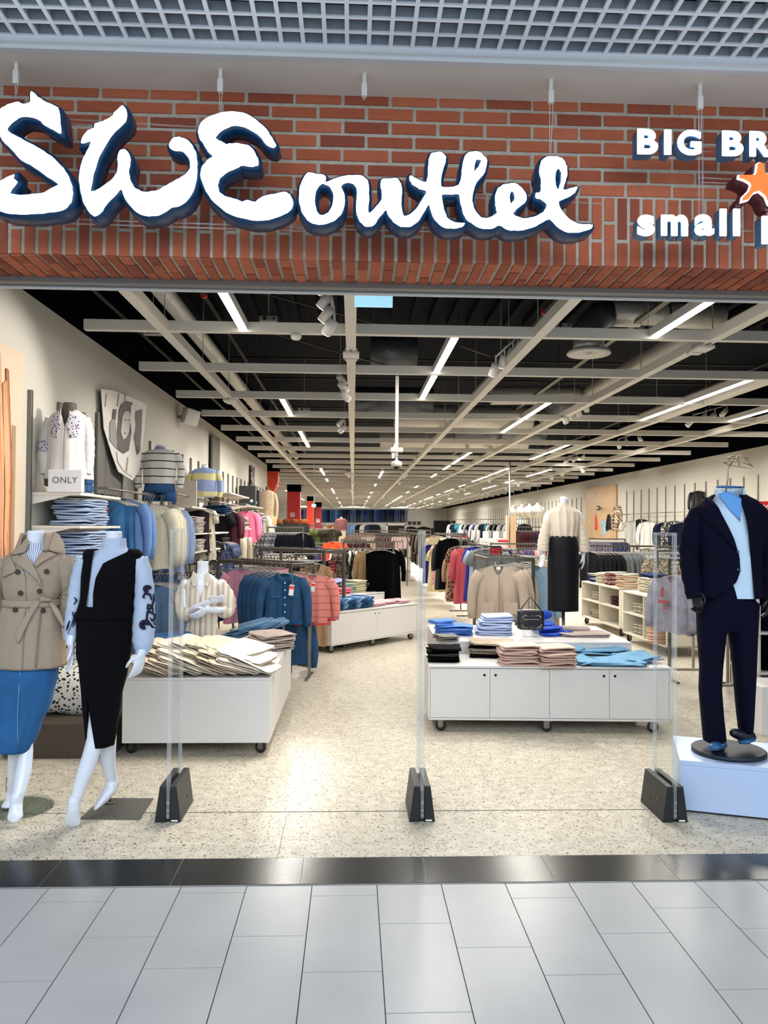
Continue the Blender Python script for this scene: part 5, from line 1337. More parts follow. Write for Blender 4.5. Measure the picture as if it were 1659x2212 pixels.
# back table
pb_ = G(943, 1386, .644)
bt = thing('display_table', 'white display table behind the long cabinet, holding blue shirts and a black handbag', 'display table', (pb_.x, pb_.y + .03, 0), -.03)
wB_ = W(1358, 1386, 6.9).x - pb_.x
part('body', MB().span((0, 0, .10), (wB_, 1.15, .625)), WHITE_LAM, bt); part('table_top', MB().span((0, 0, .626), (wB_, 1.15, .644)), WHITE_LAM, bt, bevel=.003)
for x, y in ((.06, .08), (wB_ - .06, .08), (.06, 1.07), (wB_ - .06, 1.07)): caster(bt, x, y, .10)
T2 = .645
p = on(985, 1374, T2); stack((p[0], p[1] + .15, T2), 4, .36, .30, .022, mat('cornflower_cotton', '#5b8cdc', .8, bump=.3, bscale=20), 'cornflower blue folded shirt at the left end of the back table', 'cornflower blue shirts', 'shirt', 'folded_shirt', noise=.008, rz=-.1)
single('folded_shirt', folded_mb(.22, .18, .05, 4, 2, .012), mat('cornflower_cotton', '#5b8cdc', .8), 'crumpled cornflower blue shirt lying over the left end of the blue stack', 'shirt', (p[0] - .12, p[1] + .12, T2 + .090), .4)
p = on(1072, 1374, T2)
LIL = mat('pale_lilac_cotton', '#b9c8ea', .8, bump=.3, bscale=14)
for i in range(4):
    single('folded_shirt', folded_mb(.36 - .02 * i, .28, .046, i + 2, 2, .008), LIL, 'pale lilac-blue garment in the tall bulky pile left of the black handbag' + (', topmost' if i == 3 else ', lowest' if i == 0 else ''), 'folded clothes', (p[0] + .01 * i, p[1] + .16, T2 + .046 * i), -.15 + .05 * i, group='pale lilac pile')
ROY = mat('royal_blue_cotton', '#1f4fc4', .8, bump=.4, bscale=18)
p = on(1202, 1375, T2)
for i in range(3):
    single('folded_shirt', folded_mb(.30 - .05 * i, .34, .035, i + 5, 2, .014), ROY, 'royal blue crumpled shirt right of the black handbag' + (', topmost' if i == 2 else ''), 'shirt', (p[0] - .03 * i, p[1] + .16 + .08 * i, T2 + .035 * i), .3 - .2 * i, group='royal blue shirts')
single('rolled_shirt', MB().tube([(-.05, 0, 0), (0, 0, .0), (.05, .01, 0)], [.045, .05, .04], 14, round_caps=True), ROY, 'rolled royal blue shirt behind the handbag', 'shirt', (p[0] - .02, p[1] + .42, T2 + .155))
p = on(1283, 1376, T2)
single('folded_sweater', folded_mb(.48, .34, .030, 8, 2, .006), fab('#c0b0aa'), 'greige sweater laid flat at the right end of the back table', 'sweater', (p[0] - .06, p[1] + .14, T2), -.05)
single('folded_sweater', folded_mb(.28, .12, .03, 2, 1, .006), fab('#b5a59f'), 'greige sweater collar roll on the flat sweater', 'sweater', (p[0] - .1, p[1] + .26, T2 + .032), -.05)
# acrylic riser with the handbag
hb = W(1149, 1350, 7.12)
t = thing('acrylic_stand', 'clear acrylic block carrying the black handbag', 'display stand', (hb.x, 7.18, T2))
part('block', MB().span((-.07, -.05, 0), (.07, .05, .06)), ACRYLEDGE, t, bevel=.003)
HB = mat('black_studded_leather', '#0b0b10', .35, coat=.3)
t = thing('handbag', 'small black camera handbag with silver studs and a chain strap', 'handbag', (hb.x, 7.18, T2 + .061))
mb = MB(); sup(mb, (0, 0, .095), (.25, .09, .185), ex=.35, ez=.35, n=32, m=14, noise=0)
part('bag_body', mb, HB, t)
part('front_pocket', sup(MB(), (0, -.043, .08), (.17, .022, .11), ex=.35, ez=.35, n=28, m=10), HB, t)
mb = MB()
for i in range(36):
    a = 2 * PI * i / 36; f = lambda v: math.copysign(abs(v) ** .45, v)
    mb.sphere((.088 * f(math.cos(a)), -.052, .082 + .060 * f(math.sin(a))), .0035, 6)
part('studs', mb, mat('silver_stud', '#e6e6e6', .2, metal=.9), t)
part('zip', MB().box((0, -.056, .102), (.15, .003, .004)), mat('silver_stud', '#e6e6e6', .2, metal=.9), t)
part('strap', MB().tube([(-.10, 0, .17), (-.06, 0, .23), (0, .0, .31), (.05, 0, .24), (.11, 0, .17)], .006, 8), HB, t)
mb = MB()
for i in range(10): mb.tube([(.006 * math.sin(i * 2) , .01, .19 + i * .013), (.008 * math.cos(i * 2), .014, .198 + i * .013)], .004, 6)
part('chain', mb, mat('silver_stud', '#e6e6e6', .2, metal=.9), t)

# ================================================================== middle table with two tiers
P0 = G(716, 1396, .10); P1 = G(902, 1366, .10); am = math.atan2(P1.y - P0.y, P1.x - P0.x); Lm = (P1 - P0).length
M1 = cabinet('white two-door cabinet on casters set at an angle in the middle, with jeans on top', (P0.x, P0.y, 0), am, Lm, .62, .53, casters=((.04, .1), (.5, .12), (.96, .1), (.04, .9), (.96, .9)), doors=2)
u = Vector((math.cos(am), math.sin(am), 0)); v = Vector((-math.sin(am), math.cos(am), 0))
Q0 = Vector((P0.x, P0.y, 0)) + v * .64
M2 = cabinet('taller white cabinet behind the angled one, with pink and pastel knits on top', (Q0.x, Q0.y, 0), am, Lm, .60, .66, doors=2, casters=((.04, .1), (.96, .1), (.04, .9), (.96, .9)))
J1 = denim('#31557f'); J2 = denim('#7ea0bf')
for i in range(9):
    pos = Vector((P0.x, P0.y, .532)) + u * (.12 + .088 * i) + v * (.28)
    for k in range(2):
        o = single('folded_jeans', FC.setdefault(('jm', i % 3), folded_mb(.24, .40, .055, i % 3 + 1, 3, .010)), [J1 if i % 3 else J2], 'blue jeans folded in the fanned row on the angled cabinet' + (', upper layer' if k else ', lower layer'), 'jeans', pos + Vector((0, 0, .056 * k + .02)), am + .3, group='fanned jeans', rot=(0, -.2, am + .25))
PINKL = fab('#e3b7bd'); PINKK = mat('pink_knit', '#df6f80', .9, bump=.5, bscale=30); 
for i in range(3):
    pos = Vector((P0.x, P0.y, .532)) + u * (1.08 + .30 * i) + v * (.26 + .05 * (i % 2))
    stack(pos, 2, .30, .34, .024, PINKL, 'pale pink shirt folded on the %s of the angled cabinet' % ('middle', 'right half', 'right end')[i], 'pale pink shirts %d' % i, 'shirt', 'folded_shirt', rz=am, noise=.006)
T3 = .662
def m2(s_, d_=.25): return Vector((Q0.x, Q0.y, T3)) + u * s_ + v * d_
BR = mat('tan_leather', '#8c4a2f', .5, bump=.2)
t = thing('handbag', 'tan brown leather handbag lying on the left end of the taller cabinet', 'handbag', m2(.22, .2), am)
part('bag_body', sup(MB(), (0, 0, .05), (.40, .22, .10), ex=.4, ez=.5, noise=.006), BR, t)
part('strap', MB().tube([(-.1, -.02, .095), (-.03, -.03, .14), (.06, -.02, .12), (.1, -.02, .095)], .009, 8), BR, t)
single('handbag', sup(MB(), (0, 0, .045), (.26, .16, .11), ex=.4, ez=.5, noise=.006), mat('orange_tan_leather', '#b9663f', .5), 'orange tan pouch beside the pink knits on the taller cabinet', 'bag', m2(.52, .22), am)
stack(m2(.78), 2, .32, .30, .05, PINKK, 'bright pink knit folded right of the tan bags', 'bright pink knits', 'sweater', 'folded_sweater', rz=am, noise=.006)
stack(m2(1.06, .22), 2, .30, .30, .045, PINKK, 'bright pink knit, second pile, beside the grey-green stack', 'bright pink knits second pile', 'sweater', 'folded_sweater', rz=am, noise=.006)
stack(m2(1.24, .34), 4, .28, .30, .035, fab('#a9bdb8'), 'grey-green knit in the stack between pink and cream', 'grey-green knits', 'sweater', 'folded_sweater', rz=am)
stack(m2(1.52, .34), 5, .28, .30, .035, fab('#ddd7b4'), 'pale yellow knit in the stack near the aisle end', 'pale yellow knits', 'sweater', 'folded_sweater', rz=am)
stack(m2(1.80, .32), 4, .26, .30, .035, fab('#cfcabb'), 'light beige knit at the aisle end of the taller cabinet', 'light beige knits', 'sweater', 'folded_sweater', rz=am)
single('folded_sweater', folded_mb(.42, .22, .035, 3, 2, .008), fab('#9aa4cc'), 'lavender sweater thrown across the tops of the grey-green knits', 'sweater', m2(1.12, .38) + Vector((0, 0, .15)), am, rot=(0, -.12, am))

# ================================================================== left clothes racks (denim, pink, coral)
PINKS = mat('pink_corduroy', '#cf8fa5', .85, bump=.4, bscale=60)
DENJ = mat('denim_jacket_blue', '#17456c', .8, bump=.3, bscale=40, var=.22, vscale=6)
CORAL = striped('coral_with_dark_stripes', '#d9837a', '#7a3a3c', .085, 'Z', .07, jitter=.02)
TAG_B = MB().span((-.022, -.001, -.10), (.022, .001, 0)).mesh('price_tag', CARD)
TAG_S = MB().span((-.021, -.0025, -.042), (.021, -.001, -.012)).mesh('orange_sticker', REDCARD)
TAG_C = MB().cyl((0, 0, 0), (0, .01, .06), .001, 5).mesh('tag_string', CARD)
def tagon(o, p, rot=(.0, .12, 0), s=1.0):
    a = link('price_tag', TAG_B, o, p, rot=rot); a.scale = (s,) * 3; link('orange_sticker', TAG_S, a); link('tag_string', TAG_C, a)
    a['label'] = 'white price tag with orange sticker'
def G2(px, py, Y): return W(px, py, Y)
for i in range(7, -1, -1):
    q = W(522 + i * 9, 1228 - i * 1.2, 9.5 + .04 * i)
    garment('shirt', PINKS, q, -.15, 'pink corduroy shirt hanging between the dark jackets' + (', foremost of the pink row' if i == 0 else ''), 'pink corduroy shirts on the left rack', seed=i % 3)
q = W(492, 1246, 9.7)
for i in range(3): garment('jacket', denim('#1d4a72'), W(498 - i * 6, 1246, 9.7 + i * .1), -.1, 'dark denim shirt hanging left of the pink shirts', 'dark denim left of the pink shirts', seed=i)
for i in range(4, -1, -1):
    q = W(602 - i * 10 + 12, 1238 - i * 1.5, 8.45 + .09 * i)
    o = garment('jacket', DENJ, q, .22, 'dark blue denim jacket hanging behind the foremost one' if i else 'foremost dark blue denim jacket with silver buttons and a price tag', 'denim jackets on the left rack' if i else None, seed=i % 2)
    if i == 0:
        jk = o
        mb = MB()
        for k in range(6): mb.cyl((0.0, -.068, -.10 - .078 * k), (0.0, -.074, -.10 - .078 * k), .0085, 12)
        part('buttons', mb, mat('silver_stud', '#e6e6e6', .2, metal=.9), o)
        part('placket', MB().span((-.016, -.066, -.53), (.016, -.062, -.08)), denim('#1b4d78'), o)
        part('collar', MB().tube([(-.085, -.02, -.005), (-.07, -.055, -.05), (-.03, -.07, -.085)], [(.028, .008)] * 3, 8, side=(.5, 0, 1)).tube([(.085, -.02, -.005), (.07, -.055, -.05), (.03, -.07, -.085)], [(.028, .008)] * 3, 8, side=(-.5, 0, 1)), DENJ, o)
        part('chest_pocket', MB().span((-.15, -.058, -.26), (-.05, -.052, -.235)).span((.05, -.058, -.26), (.15, -.052, -.235)), denim('#2a5d88'), o)
        part('waistband', MB().span((-.19, -.072, -.545), (.19, -.060, -.51)), denim('#1b4d78'), o)
        tagon(o, (.075, -.085, -.12), s=1.15)
garment('jacket', DENJ, W(626, 1330, 8.7), .25, 'denim jacket hanging on the lower level below the foremost one', None, seed=1, hanger=False)
for i in range(3, -1, -1):
    q = W(674 - i * 12, 1241 - i * 2, 8.75 + .1 * i)
    o = garment('sweater', CORAL, q, .15, 'coral sweater with thin dark stripes and a price tag' if i == 0 else 'coral striped sweater behind the foremost one', 'coral sweaters behind' if i else None, seed=2 + i, scale=.92)
    if i == 0:
        part('cuff', MB().tube([(.245, -.03, -.53), (.243, -.03, -.56)], [(.05, .035)] * 2, 12).span((-.22, -.09, -.605), (.22, -.07, -.585)), mat('red_hem', '#b8333a', .8), o)
        tagon(o, (.01, -.095, -.09), s=1.1)
for i in range(2): garment('coat', fab('#94765a'), W(684 - i * 5, 1218, 9.3 + i * .12), .95, 'tan coat hanging behind the coral sweaters', 'tan coats behind the coral sweaters', seed=i)
def frame_rack(label, a, b, z, dep=.5):
    """open square rack: two end frames joined by top rails"""
    A = Vector((a[0], a[1], 0)); B = Vector((b[0], b[1], 0)); d = B - A; L = d.length; an = math.atan2(d.y, d.x)
    r = thing('clothes_rack', label, 'clothes rack', A, an)
    M = mat('rack_steel', '#6f6c64', .35, metal=.75)
    for y in (0, dep):
        part('top_rail', MB().box((L / 2, y, z), (L, .025, .045)), M, r)
        nt2 = MB()
        for k in range(int(L / .035)): nt2.box((.02 + k * .035, y, z + .026), (.012, .03, .008))
        part('notches', nt2, CHROME, r)
        part('bottom_rail', MB().box((L / 2, y, .02), (L, .025, .03)), M, r)
    for x in (0, L):
        for y in (0, dep): part('post', MB().box((x, y, z / 2), (.04, .03, z)), M, r)
        part('end_rail', MB().box((x, dep / 2, z), (.03, dep, .045)), M, r)
    return r
a = W(472, 1212, 9.9); b2 = W(628, 1216, 8.9)
frame_rack('steel rack with notched top rails carrying the pink shirts and denim jackets', a, (b2.x, b2.y), a.z, .35)
a = W(565, 1186, 11.5); b2 = W(700, 1192, 10.4)
frame_rack('steel rack with notched rails carrying the coral sweaters, behind the denim rack', a, (b2.x, b2.y), a.z, .35)
t = rack('chrome T-stand foot carrying the foremost denim jackets beside the left table', G(612, 1462)[:2], G(668, 1463)[:2], .62, m=CHROME)
# jeans folded over hangers, seen left of the pink shirts
for i in range(7): garment('trousers', denim(['#3b618c', '#2b4a74'][i % 2]), W(480 + i * 7, 1238 + i, 10.2), .0, 'blue jeans clipped on the rail of the notched steel rack', 'jeans on the notched rack', seed=i % 2, scale=.5)

# ================================================================== left wall
wup = MB().box((0, 0, 1.32), (.025, .035, 2.64))
UPR = MB().span((0, -.02, .25), (.03, .02, 0))
def upright(x, y, z0, z1, i, side, last=''):
    mb = MB().span((-.014, -.02, z0), (.014, .02, z1))
    for k in range(0): pass
    return mb
ym = 5.94; k = 0
tops = []
UM = mat('wall_upright_steel', '#7d7a73', .4, metal=.6)
LUP = MB().span((0, -.022, .3), (.028, .022, 2.66)).span((.028, -.004, .3), (.030, .004, 2.66), mi=1).mesh('wall_upright', [UM, BLACKPL])
while ym < 21.5:
    o = link('wall_upright', LUP, None, (LW + .001, ym, 0)); tag(o, 'slotted steel upright on the left wall' + (', nearest the entrance' if k == 0 else ', beside the white embroidered blouse' if k == 1 else ', behind the white embroidered blouse' if k == 2 else ''), 'wall upright', 'slotted uprights on the left wall')
    ym += .58; k += 1
# big photo panel at the left edge
SKIN = mat('print_peach', '#d9b79a', .6, var=.08, vscale=2)
PANELS = mat('print_sand', '#cdb9a3', .6, var=.05, vscale=3)
t = thing('wall_poster', 'large photo panel at the left edge showing long orange hair before a cream door', 'poster', (LW + .012, 5.15, 1.25))
zt_ = W(0, 738, 5.4).z
part('print', MB().span((0, -.65, 0), (.02, .62, zt_ - 1.25)), PANELS, t)
mb = MB(); rr = random.Random(3)
for i in range(26):
    y0_ = rr.uniform(-.12, .40)
    mb.tube([(.026, y0_ - .05, zt_ - 1.33 - rr.uniform(0, .2)), (.026, y0_ + .02, .9 - rr.uniform(0, .2)), (.026, y0_ + rr.uniform(-.02, .05), .3), (.026, y0_ + rr.uniform(0, .06), 0.02)], [(.002, .02), (.002, .036), (.002, .032), (.002, .012)], 6, side=(1, 0, 0), mi=i % 3)
part('hair', mb, [mat('hair_orange', '#c9804f', .6), mat('hair_light', '#dba075', .6), mat('hair_dark', '#a9623a', .6)], t)
part('door_panel', MB().span((.02, .44, .1), (.024, .5, 1.1)).span((.02, .36, .55), (.024, .40, 1.3)), mat('print_door_line', '#9c8466', .6), t)
# shelves with the light jeans
SHB = MB()
def wall_shelf(y0, y1, z, label, dep=.34, x=LW, group=None):
    t = thing('wall_shelf', label, 'shelf', (x + (.03 if x < 0 else -.03), (y0 + y1) / 2, z), 0, group)
    sg = 1 if x < 0 else -1
    part('board', MB().span((0, -(y1 - y0) / 2, -.02), (sg * dep, (y1 - y0) / 2, 0)), SHELFM, t, bevel=.002)
    for yy in (-(y1 - y0) / 2 + .01, (y1 - y0) / 2 - .01):
        part('bracket', MB().prism([(0, -.09), (0, -.02), (sg * dep * .8, -.02)], yy - .004, yy + .004) if sg > 0 else MB().prism([(0, -.02), (0, -.09), (sg * dep * .8, -.02)], yy - .004, yy + .004), WHITEMET, t)
    return t
z1 = W(200, 1068, 6.3).z; z2 = W(200, 1136, 6.3).z; z3 = z2 - .30
for z_, n_ in ((z1, 'top shelf on the left wall, with the white lettered sign'), (z2, 'middle shelf on the left wall, with a stack of light blue jeans'), (z3, 'lower shelf on the left wall, with light blue jeans')):
    wall_shelf(5.96, 6.98, z_, n_, dep=.36)
LJ = mat('light_blue_jeans', '#b6c6e0', .8, bump=.4, bscale=18, var=.06)
for z_, n_, w_ in ((z2, 5, 'middle'), (z3, 6, 'lower')):
    stack((LW + .24, 6.42, z_ + .001), n_, .32, .52, .042, LJ, 'light blue jeans folded on the %s shelf of the left wall' % w_, 'light jeans on the %s shelf' % w_, 'jeans', 'folded_jeans', noise=.009, layers=2)
t = thing('lettered_sign', 'white acrylic block sign on the top shelf in front of the embroidered blouse', 'sign', (W(140, 1040, 5.95).x, 5.95, z1 + .001))
part('block', MB().span((-.125, 0, 0), (.125, .06, .17)), mat('white_acrylic_block', '#eef1f2', .25), t, bevel=.003)
link('lettering', text_mesh('ONLY', .066, mat('grey_letters', '#5c5f63', .5), .001, .0, 1.1), t, (0.0, -.003, .09))
# embroidered white blouse on a dark form
FORM = mat('dark_taupe_form', '#4f4640', .7)
EMBR = pattern('blue_embroidery_band', '#34345f', '#cfccd2', 60, .36, 'vor', .85)
WBL = mat('white_cotton_blouse', '#e2dfdb', .8, bump=.4, bscale=10)
BY = 6.12
O = Vector((W(145, 960, BY).x, BY, z1)); Lq = lambda px, py, dy=0.0: W(px, py, BY + dy) - O
t = thing('dress_form', 'dark half dress form in a white blouse with blue embroidery, on the top wall shelf', 'dress form', O, 0)
f0 = Lq(151, 870); 
mb = MB().tube([(f0.x - .01, 0, .0), (f0.x - .01, 0, .3), (f0.x - .01, 0, .52), (f0.x - .005, 0, .60), (f0.x, 0, f0.z)], [(.14, .10), (.12, .09), (.13, .09), (.06, .055), (.052, .05)], 18, side=(1, 0, 0))
mb.tube([Lq(103, 1020, -.03), Lq(103, 1050, -.04)], [.03, .026], 12)
link('form_body', remesh('form_body', mb, .01, FORM), t)
zz = lambda y: Lq(145, y).z
bp3 = [(zz(886), .065, .06, f0.x - .005, 0), (zz(898), .13, .085, f0.x - .01, 0), (zz(915), .155, .10, f0.x - .01, 0), (zz(960), .15, .12, f0.x - .005, 0), (zz(1036), .18, .13, f0.x - .0, 0)]
bl = part('blouse', wrap(MB(), bp3, 30, 60, fold=.005, k=9, seed=2, gap=lambda z: (f0.x - max(.001, (z - zz(925)) * .35), f0.x + max(.001, (z - zz(925)) * .35))), WBL, t); solid(bl, .004)
sf3 = prof_surf(bp3)
for sg in (-1, 1):
    patch('embroidery', [(f0.x - .005 + sg * a_, zz(b_)) for a_, b_ in ((.035, 890), (.075, 893), (.11, 915), (.105, 945), (.05, 950), (.02, 925))], lambda x, z: sf3(x, min(z, zz(900))), .008, EMBR, bl, .003)
sleeve('sleeve', [Lq(112, 905), Lq(102, 940), Lq(98, 985, -.02), Lq(99, 1024, -.03)], [.05, .052, .056, .042], WBL, bl, seed=2)
sleeve('sleeve', [Lq(182, 905), Lq(190, 940), Lq(191, 985, -.02), Lq(188, 1024, -.03)], [.045, .045, .045, .035], WBL, bl, seed=3)
part('embroidery', MB().tube([Lq(100, 955, -.01), Lq(98, 978, -.018)], [.0565, .058], 20), EMBR, bl)
single('folded_jeans', folded_mb(.10, .16, .12, 2, 2, .004), DENB, 'small patch of blue denim behind the lettered sign', 'jeans', W(183, 1052, 6.5) - Vector((0, 0, .04)))

# black and white photo banner
t = thing('wall_poster', 'black and white photo banner of a long-haired woman touching her head', 'poster', (0, 0, 0))
PW = [mat('print_white', '#d5d1cb', .6, var=.05), mat('print_grey', '#8b8783', .6), mat('print_dark', '#45413e', .6), mat('print_mid', '#b4afa9', .6)]
def onp(x, y, off=0.0):   # crop coordinates (400 px wide = 1659) on a plane leaning along the wall
    px, py = x * .2411, 720 + y * .2411
    A = Vector((-2.405, 7.4)); B = Vector((-2.27, 8.62))
    d_ = W(px, py, 1.0); kx = d_.x; kz = d_.z - CAM_H
    # ray (kx, 1) * t meets the vertical plane through A and B
    e_ = B - A; t_ = (A.x * e_.y - A.y * e_.x) / (kx * e_.y - e_.x)
    return Vector((kx * t_ + off, t_ - off * .11, CAM_H + kz * t_))
def pgon(pts, off, mi, mb):
    n = len(pts)
    a_ = [onp(x, y, off) for x, y in pts]; b_ = [onp(x, y, off - .003) for x, y in pts]
    mb.add(list(a_) + list(b_), [tuple(range(n)), tuple(reversed(range(n, 2 * n)))] + [(i, i + n, (i + 1) % n + n, (i + 1) % n) for i in range(n)], None, mi)
mb = MB(); pgon([(905, 500), (1010, 510), (1190, 580), (1315, 640), (1290, 900), (1250, 1220), (1190, 1320), (1060, 1240), (1000, 1080), (930, 850)], 0, 0, mb)
part('print', mb, PW, t)
mb = MB()
pgon([(1080, 640), (1130, 605), (1180, 620), (1195, 700), (1180, 800), (1165, 950), (1150, 1050), (1100, 1080), (1050, 1040), (1040, 940), (1055, 800), (1060, 700)], .006, 2, mb)
pgon([(1090, 740), (1110, 700), (1150, 700), (1165, 760), (1150, 880), (1120, 940), (1095, 950), (1075, 880)], .010, 3, mb)
pgon([(1165, 640), (1190, 650), (1205, 820), (1195, 900), (1170, 900), (1158, 760)], .011, 0, mb)
pgon([(1215, 700), (1270, 680), (1265, 860), (1250, 1060), (1225, 1090), (1200, 940), (1205, 800)], .006, 2, mb)
pgon([(980, 800), (1010, 760), (1035, 800), (1040, 940), (1045, 1040), (1020, 1010), (980, 960)], .007, 1, mb)
pgon([(1010, 680), (1040, 680), (1030, 780), (1000, 760)], .008, 2, mb)
pgon([(1040, 1060), (1150, 1100), (1250, 1100), (1230, 1210), (1180, 1290), (1100, 1230), (1050, 1150)], .008, 0, mb)
pgon([(1130, 1110), (1142, 1112), (1128, 1240), (1116, 1236)], .012, 1, mb)
pgon([(1108, 768), (1122, 772), (1120, 780), (1106, 777)], .0135, 2, mb); pgon([(1140, 775), (1152, 770), (1152, 778), (1141, 783)], .0135, 2, mb)
pgon([(1102, 886), (1122, 890), (1118, 905), (1102, 902)], .0135, 1, mb)
for x_ in (950, 1060, 1120): pgon([(x_, 540), (x_ + 6, 542), (x_ - 8, 660), (x_ - 14, 658)], .005, 1, mb)
part('photo_figure', mb, PW, t)
b_ = W(205, 960, 7.6)
single('banner_return', MB().span((LW + .01, 7.45, 1.95), (LW + .03, 8.2, 2.72)), mat('grey_panel', '#6d6a65', .7), 'grey backing panel behind the black and white photo banner', 'panel')

def form(label, px, py0, py1, Y, mtop, mbot=None, w=.17, collar=None, arms=True, form_m=MANNEQ, sl=1.0, skirt=None):
    """small torso form in a sweater; py0 top of neck, py1 hem"""
    O = Vector((W(px, py1, Y).x, Y, W(px, py1, Y).z)); H = W(px, py0, Y).z - O.z
    t = thing('dress_form', label, 'dress form', O, 0)
    part('form_body', MB().tube([(0, 0, -.02), (0, 0, H * .3), (0, 0, H * .78), (0, 0, H * .86), (0, 0, H)], [(w * .8, .10), (w * .7, .09), (w * .8, .09), (.05, .05), (.045, .045)], 16, side=(1, 0, 0)), form_m, t)
    pf = [(H * .90, .06, .055, 0, 0), (H * .86, w * .75, .08, 0, 0), (H * .78, w, .10, 0, 0), (H * .4, w * .95, .12, 0, 0), (0, w * .92, .12, 0, 0)]
    s_ = part('sweater', wrap(MB(), pf, 22, 44, fold=.005, k=7, seed=int(px)), mtop, t)
    if collar: part('collar', MB().tube([(0, 0, H * .87), (0, 0, H * .95)], [(.068, .062), (.058, .055)], 16, side=(1, 0, 0), caps=False), collar, s_)
    if arms:
        for sg in (-1, 1): sleeve('sleeve', [(sg * w * .9, 0, H * .78), (sg * (w + .04), 0, H * .5), (sg * (w + .05), -.02, H * .2), (sg * (w + .035), -.03, H * (.2 - .25 * sl))], [.048, .044, .042, .036], mtop, s_, seed=sg + 3)
    if mbot: part('shorts', MB().tube([(0, 0, .02), (0, 0, -.10)], [(w * .85, .11), (w * .95, .12)], 20, side=(1, 0, 0)).tube([(-w * .5, 0, -.08), (-w * .5, 0, -.19)], [(w * .5, .10)] * 2, 14, side=(1, 0, 0)).tube([(w * .5, 0, -.08), (w * .5, 0, -.19)], [(w * .5, .10)] * 2, 14, side=(1, 0, 0)), mbot, t)
    if Y > 30: part('pole', MB().cyl((0, 0, -O.z), (0, 0, .1), .03, 8).cyl((0, 0, -O.z), (0, 0, -O.z + .03), .25, 16), CHROME, t)
    if skirt: part('skirt', wrap(MB(), [(.02, w * .8, .1, 0, 0), (-.6, w * 1.0, .13, 0, 0)], 8, 30, fold=.004), skirt, t)
    return t
STR = striped('white_knit_black_stripes', '#f0ede8', '#26242a', .085, 'Z', .14, jitter=.015)
t = form('white striped knit sweater on a form with blue denim shorts, on the left wall', 345, 962, 1046, 8.8, STR, DENB, .19, mat('lilac_shirt_collar', '#8f93cf', .8), sl=1.2)
PAST = striped('pastel_band_sweater', '#8fa5d2', '#d8d09a', .26, 'Z', .4, jitter=.06)
form('pastel blue and yellow sweater on a form, further along the left wall', 441, 1004, 1072, 11.5, PAST, None, .19, sl=.9)
form('taupe dress form wearing a cream top beside the orange column', 577, 1052, 1118, 19.5, fab('#b9a58d'), None, .19, form_m=FORM, skirt=fab('#8d5a52'))
form('white form in a flowered wine blouse and beige skirt far back in the middle', 737, 1117, 1145, 40, fab('#7a4f52'), None, .27, skirt=fab('#c9b59a'))
# small picture block and folded black bags on the wall shelves further back
wall_shelf(8.6, 9.7, 1.86, 'white shelf under the striped sweater form', dep=.34)
wall_shelf(11.2, 12.7, 1.83, 'white shelf under the pastel sweater form', dep=.34)
t = thing('picture_block', 'cream picture block with an orange and blue figure, between the two sweater forms', 'picture', (LW + .22, 10.15, 1.9)); part('block', MB().span((-.17, 0, 0), (.20, .04, .33)), mat('cream_block', '#d3c9bc', .5), t)
part('figure_print', MB().prism([(-.11, .02), (-.06, .02), (-.075, .18), (-.09, .31), (-.10, .31)], -.004, -.0005), mat('print_blue', '#4f57a8', .6), t)
part('figure_print', MB().prism([(-.10, .18), (-.065, .18), (-.08, .31), (-.095, .31)], -.007, -.004), mat('print_orange', '#d9793f', .6), t)
wall_shelf(9.85, 10.8, 1.89, 'white shelf holding the cream picture block', dep=.4)
stack((LW + .3, 12.35, 1.831), 3, .42, .5, .045, denim('#20395a'), 'dark denim folded on the shelf beside the pastel sweater', 'dark denim beside the pastel sweater', 'jeans', 'folded_jeans', noise=.012)
single('wall_poster', MB().box((0, 0, 0), (.03, .75, 1.3)), striped('grey_curtain_print', '#6d6860', '#4a4640', .12, 'Y', .5), 'tall narrow grey photo panel high on the left wall', 'poster', (LW + .05, 13.6, 2.55))
single('wall_poster', MB().box((0, 0, 0), (.03, .6, .75)), pattern('grey_photo_print', '#38353a', '#8f8b88', 9, .5), 'small dark photo panel on the left wall near the orange column', 'poster', (LW + .05, 18.6, 2.7))
for i, (Y_, h_) in enumerate(((16.3, .42), (17.0, .36))):
    t = thing('shopping_bag', 'black carrier bag standing on the high shelf of the left wall, %s' % ('larger one' if i == 0 else 'smaller one behind'), 'bag', (LW + .25, Y_, 2.06)); part('bag_body', MB().span((-.17, -.1, 0), (.17, .1, h_)), mat('black_paper', '#191a1c', .6), t, bevel=.005); part('emblem', MB().span((.07, -.104, h_ * .2), (.12, -.101, h_ * .32)), CARD, t)
wall_shelf(15.6, 17.5, 2.055, 'high white shelf with the black carrier bags', dep=.4)

# hung rails along the left wall -------------------------------------------------
def wall_rail(y0, y1, z, label, x=LW + .31, sg=-1):
    t = thing('wall_rail', label, 'clothes rail', (x, y0, z + .10))
    part('rail', MB().cyl((0, 0, 0), (0, y1 - y0, 0), .011, 10), CHROME, t)
    for yy in (.02, y1 - y0 - .02): part('arm', MB().box((sg * .15, yy, 0), (.30, .02, .02)), CHROME, t)
    return t
def hang_row(kind, m, px, py, Y0, n, dY, label, group, rz=0.0, scale=1.0, tagp=None, jx=.0):
    p0 = W(px, py, Y0)
    for i in range(n):
        mm = m[i % len(m)] if isinstance(m, (list, tuple)) else m
        o = garment(kind, mm, p0 + Vector((jx * i, dY * i, 0)), rz + rr.uniform(-.06, .06), label + (', foremost' if i == 0 and n > 1 else ''), group, seed=i % 3, scale=scale)
        if i == 0 and tagp: tagon(o, tagp)
    return p0
LDEN = denim('#3d6d9c'); LDEN2 = mat('pale_chambray', '#6d8fc4', .8, bump=.3, bscale=20)
wall_rail(6.95, 9.2, W(240, 1080, 7.05).z, 'chrome rail on the left wall with denim, cream knit and pale blue shirts', W(235, 1070, 7).x)
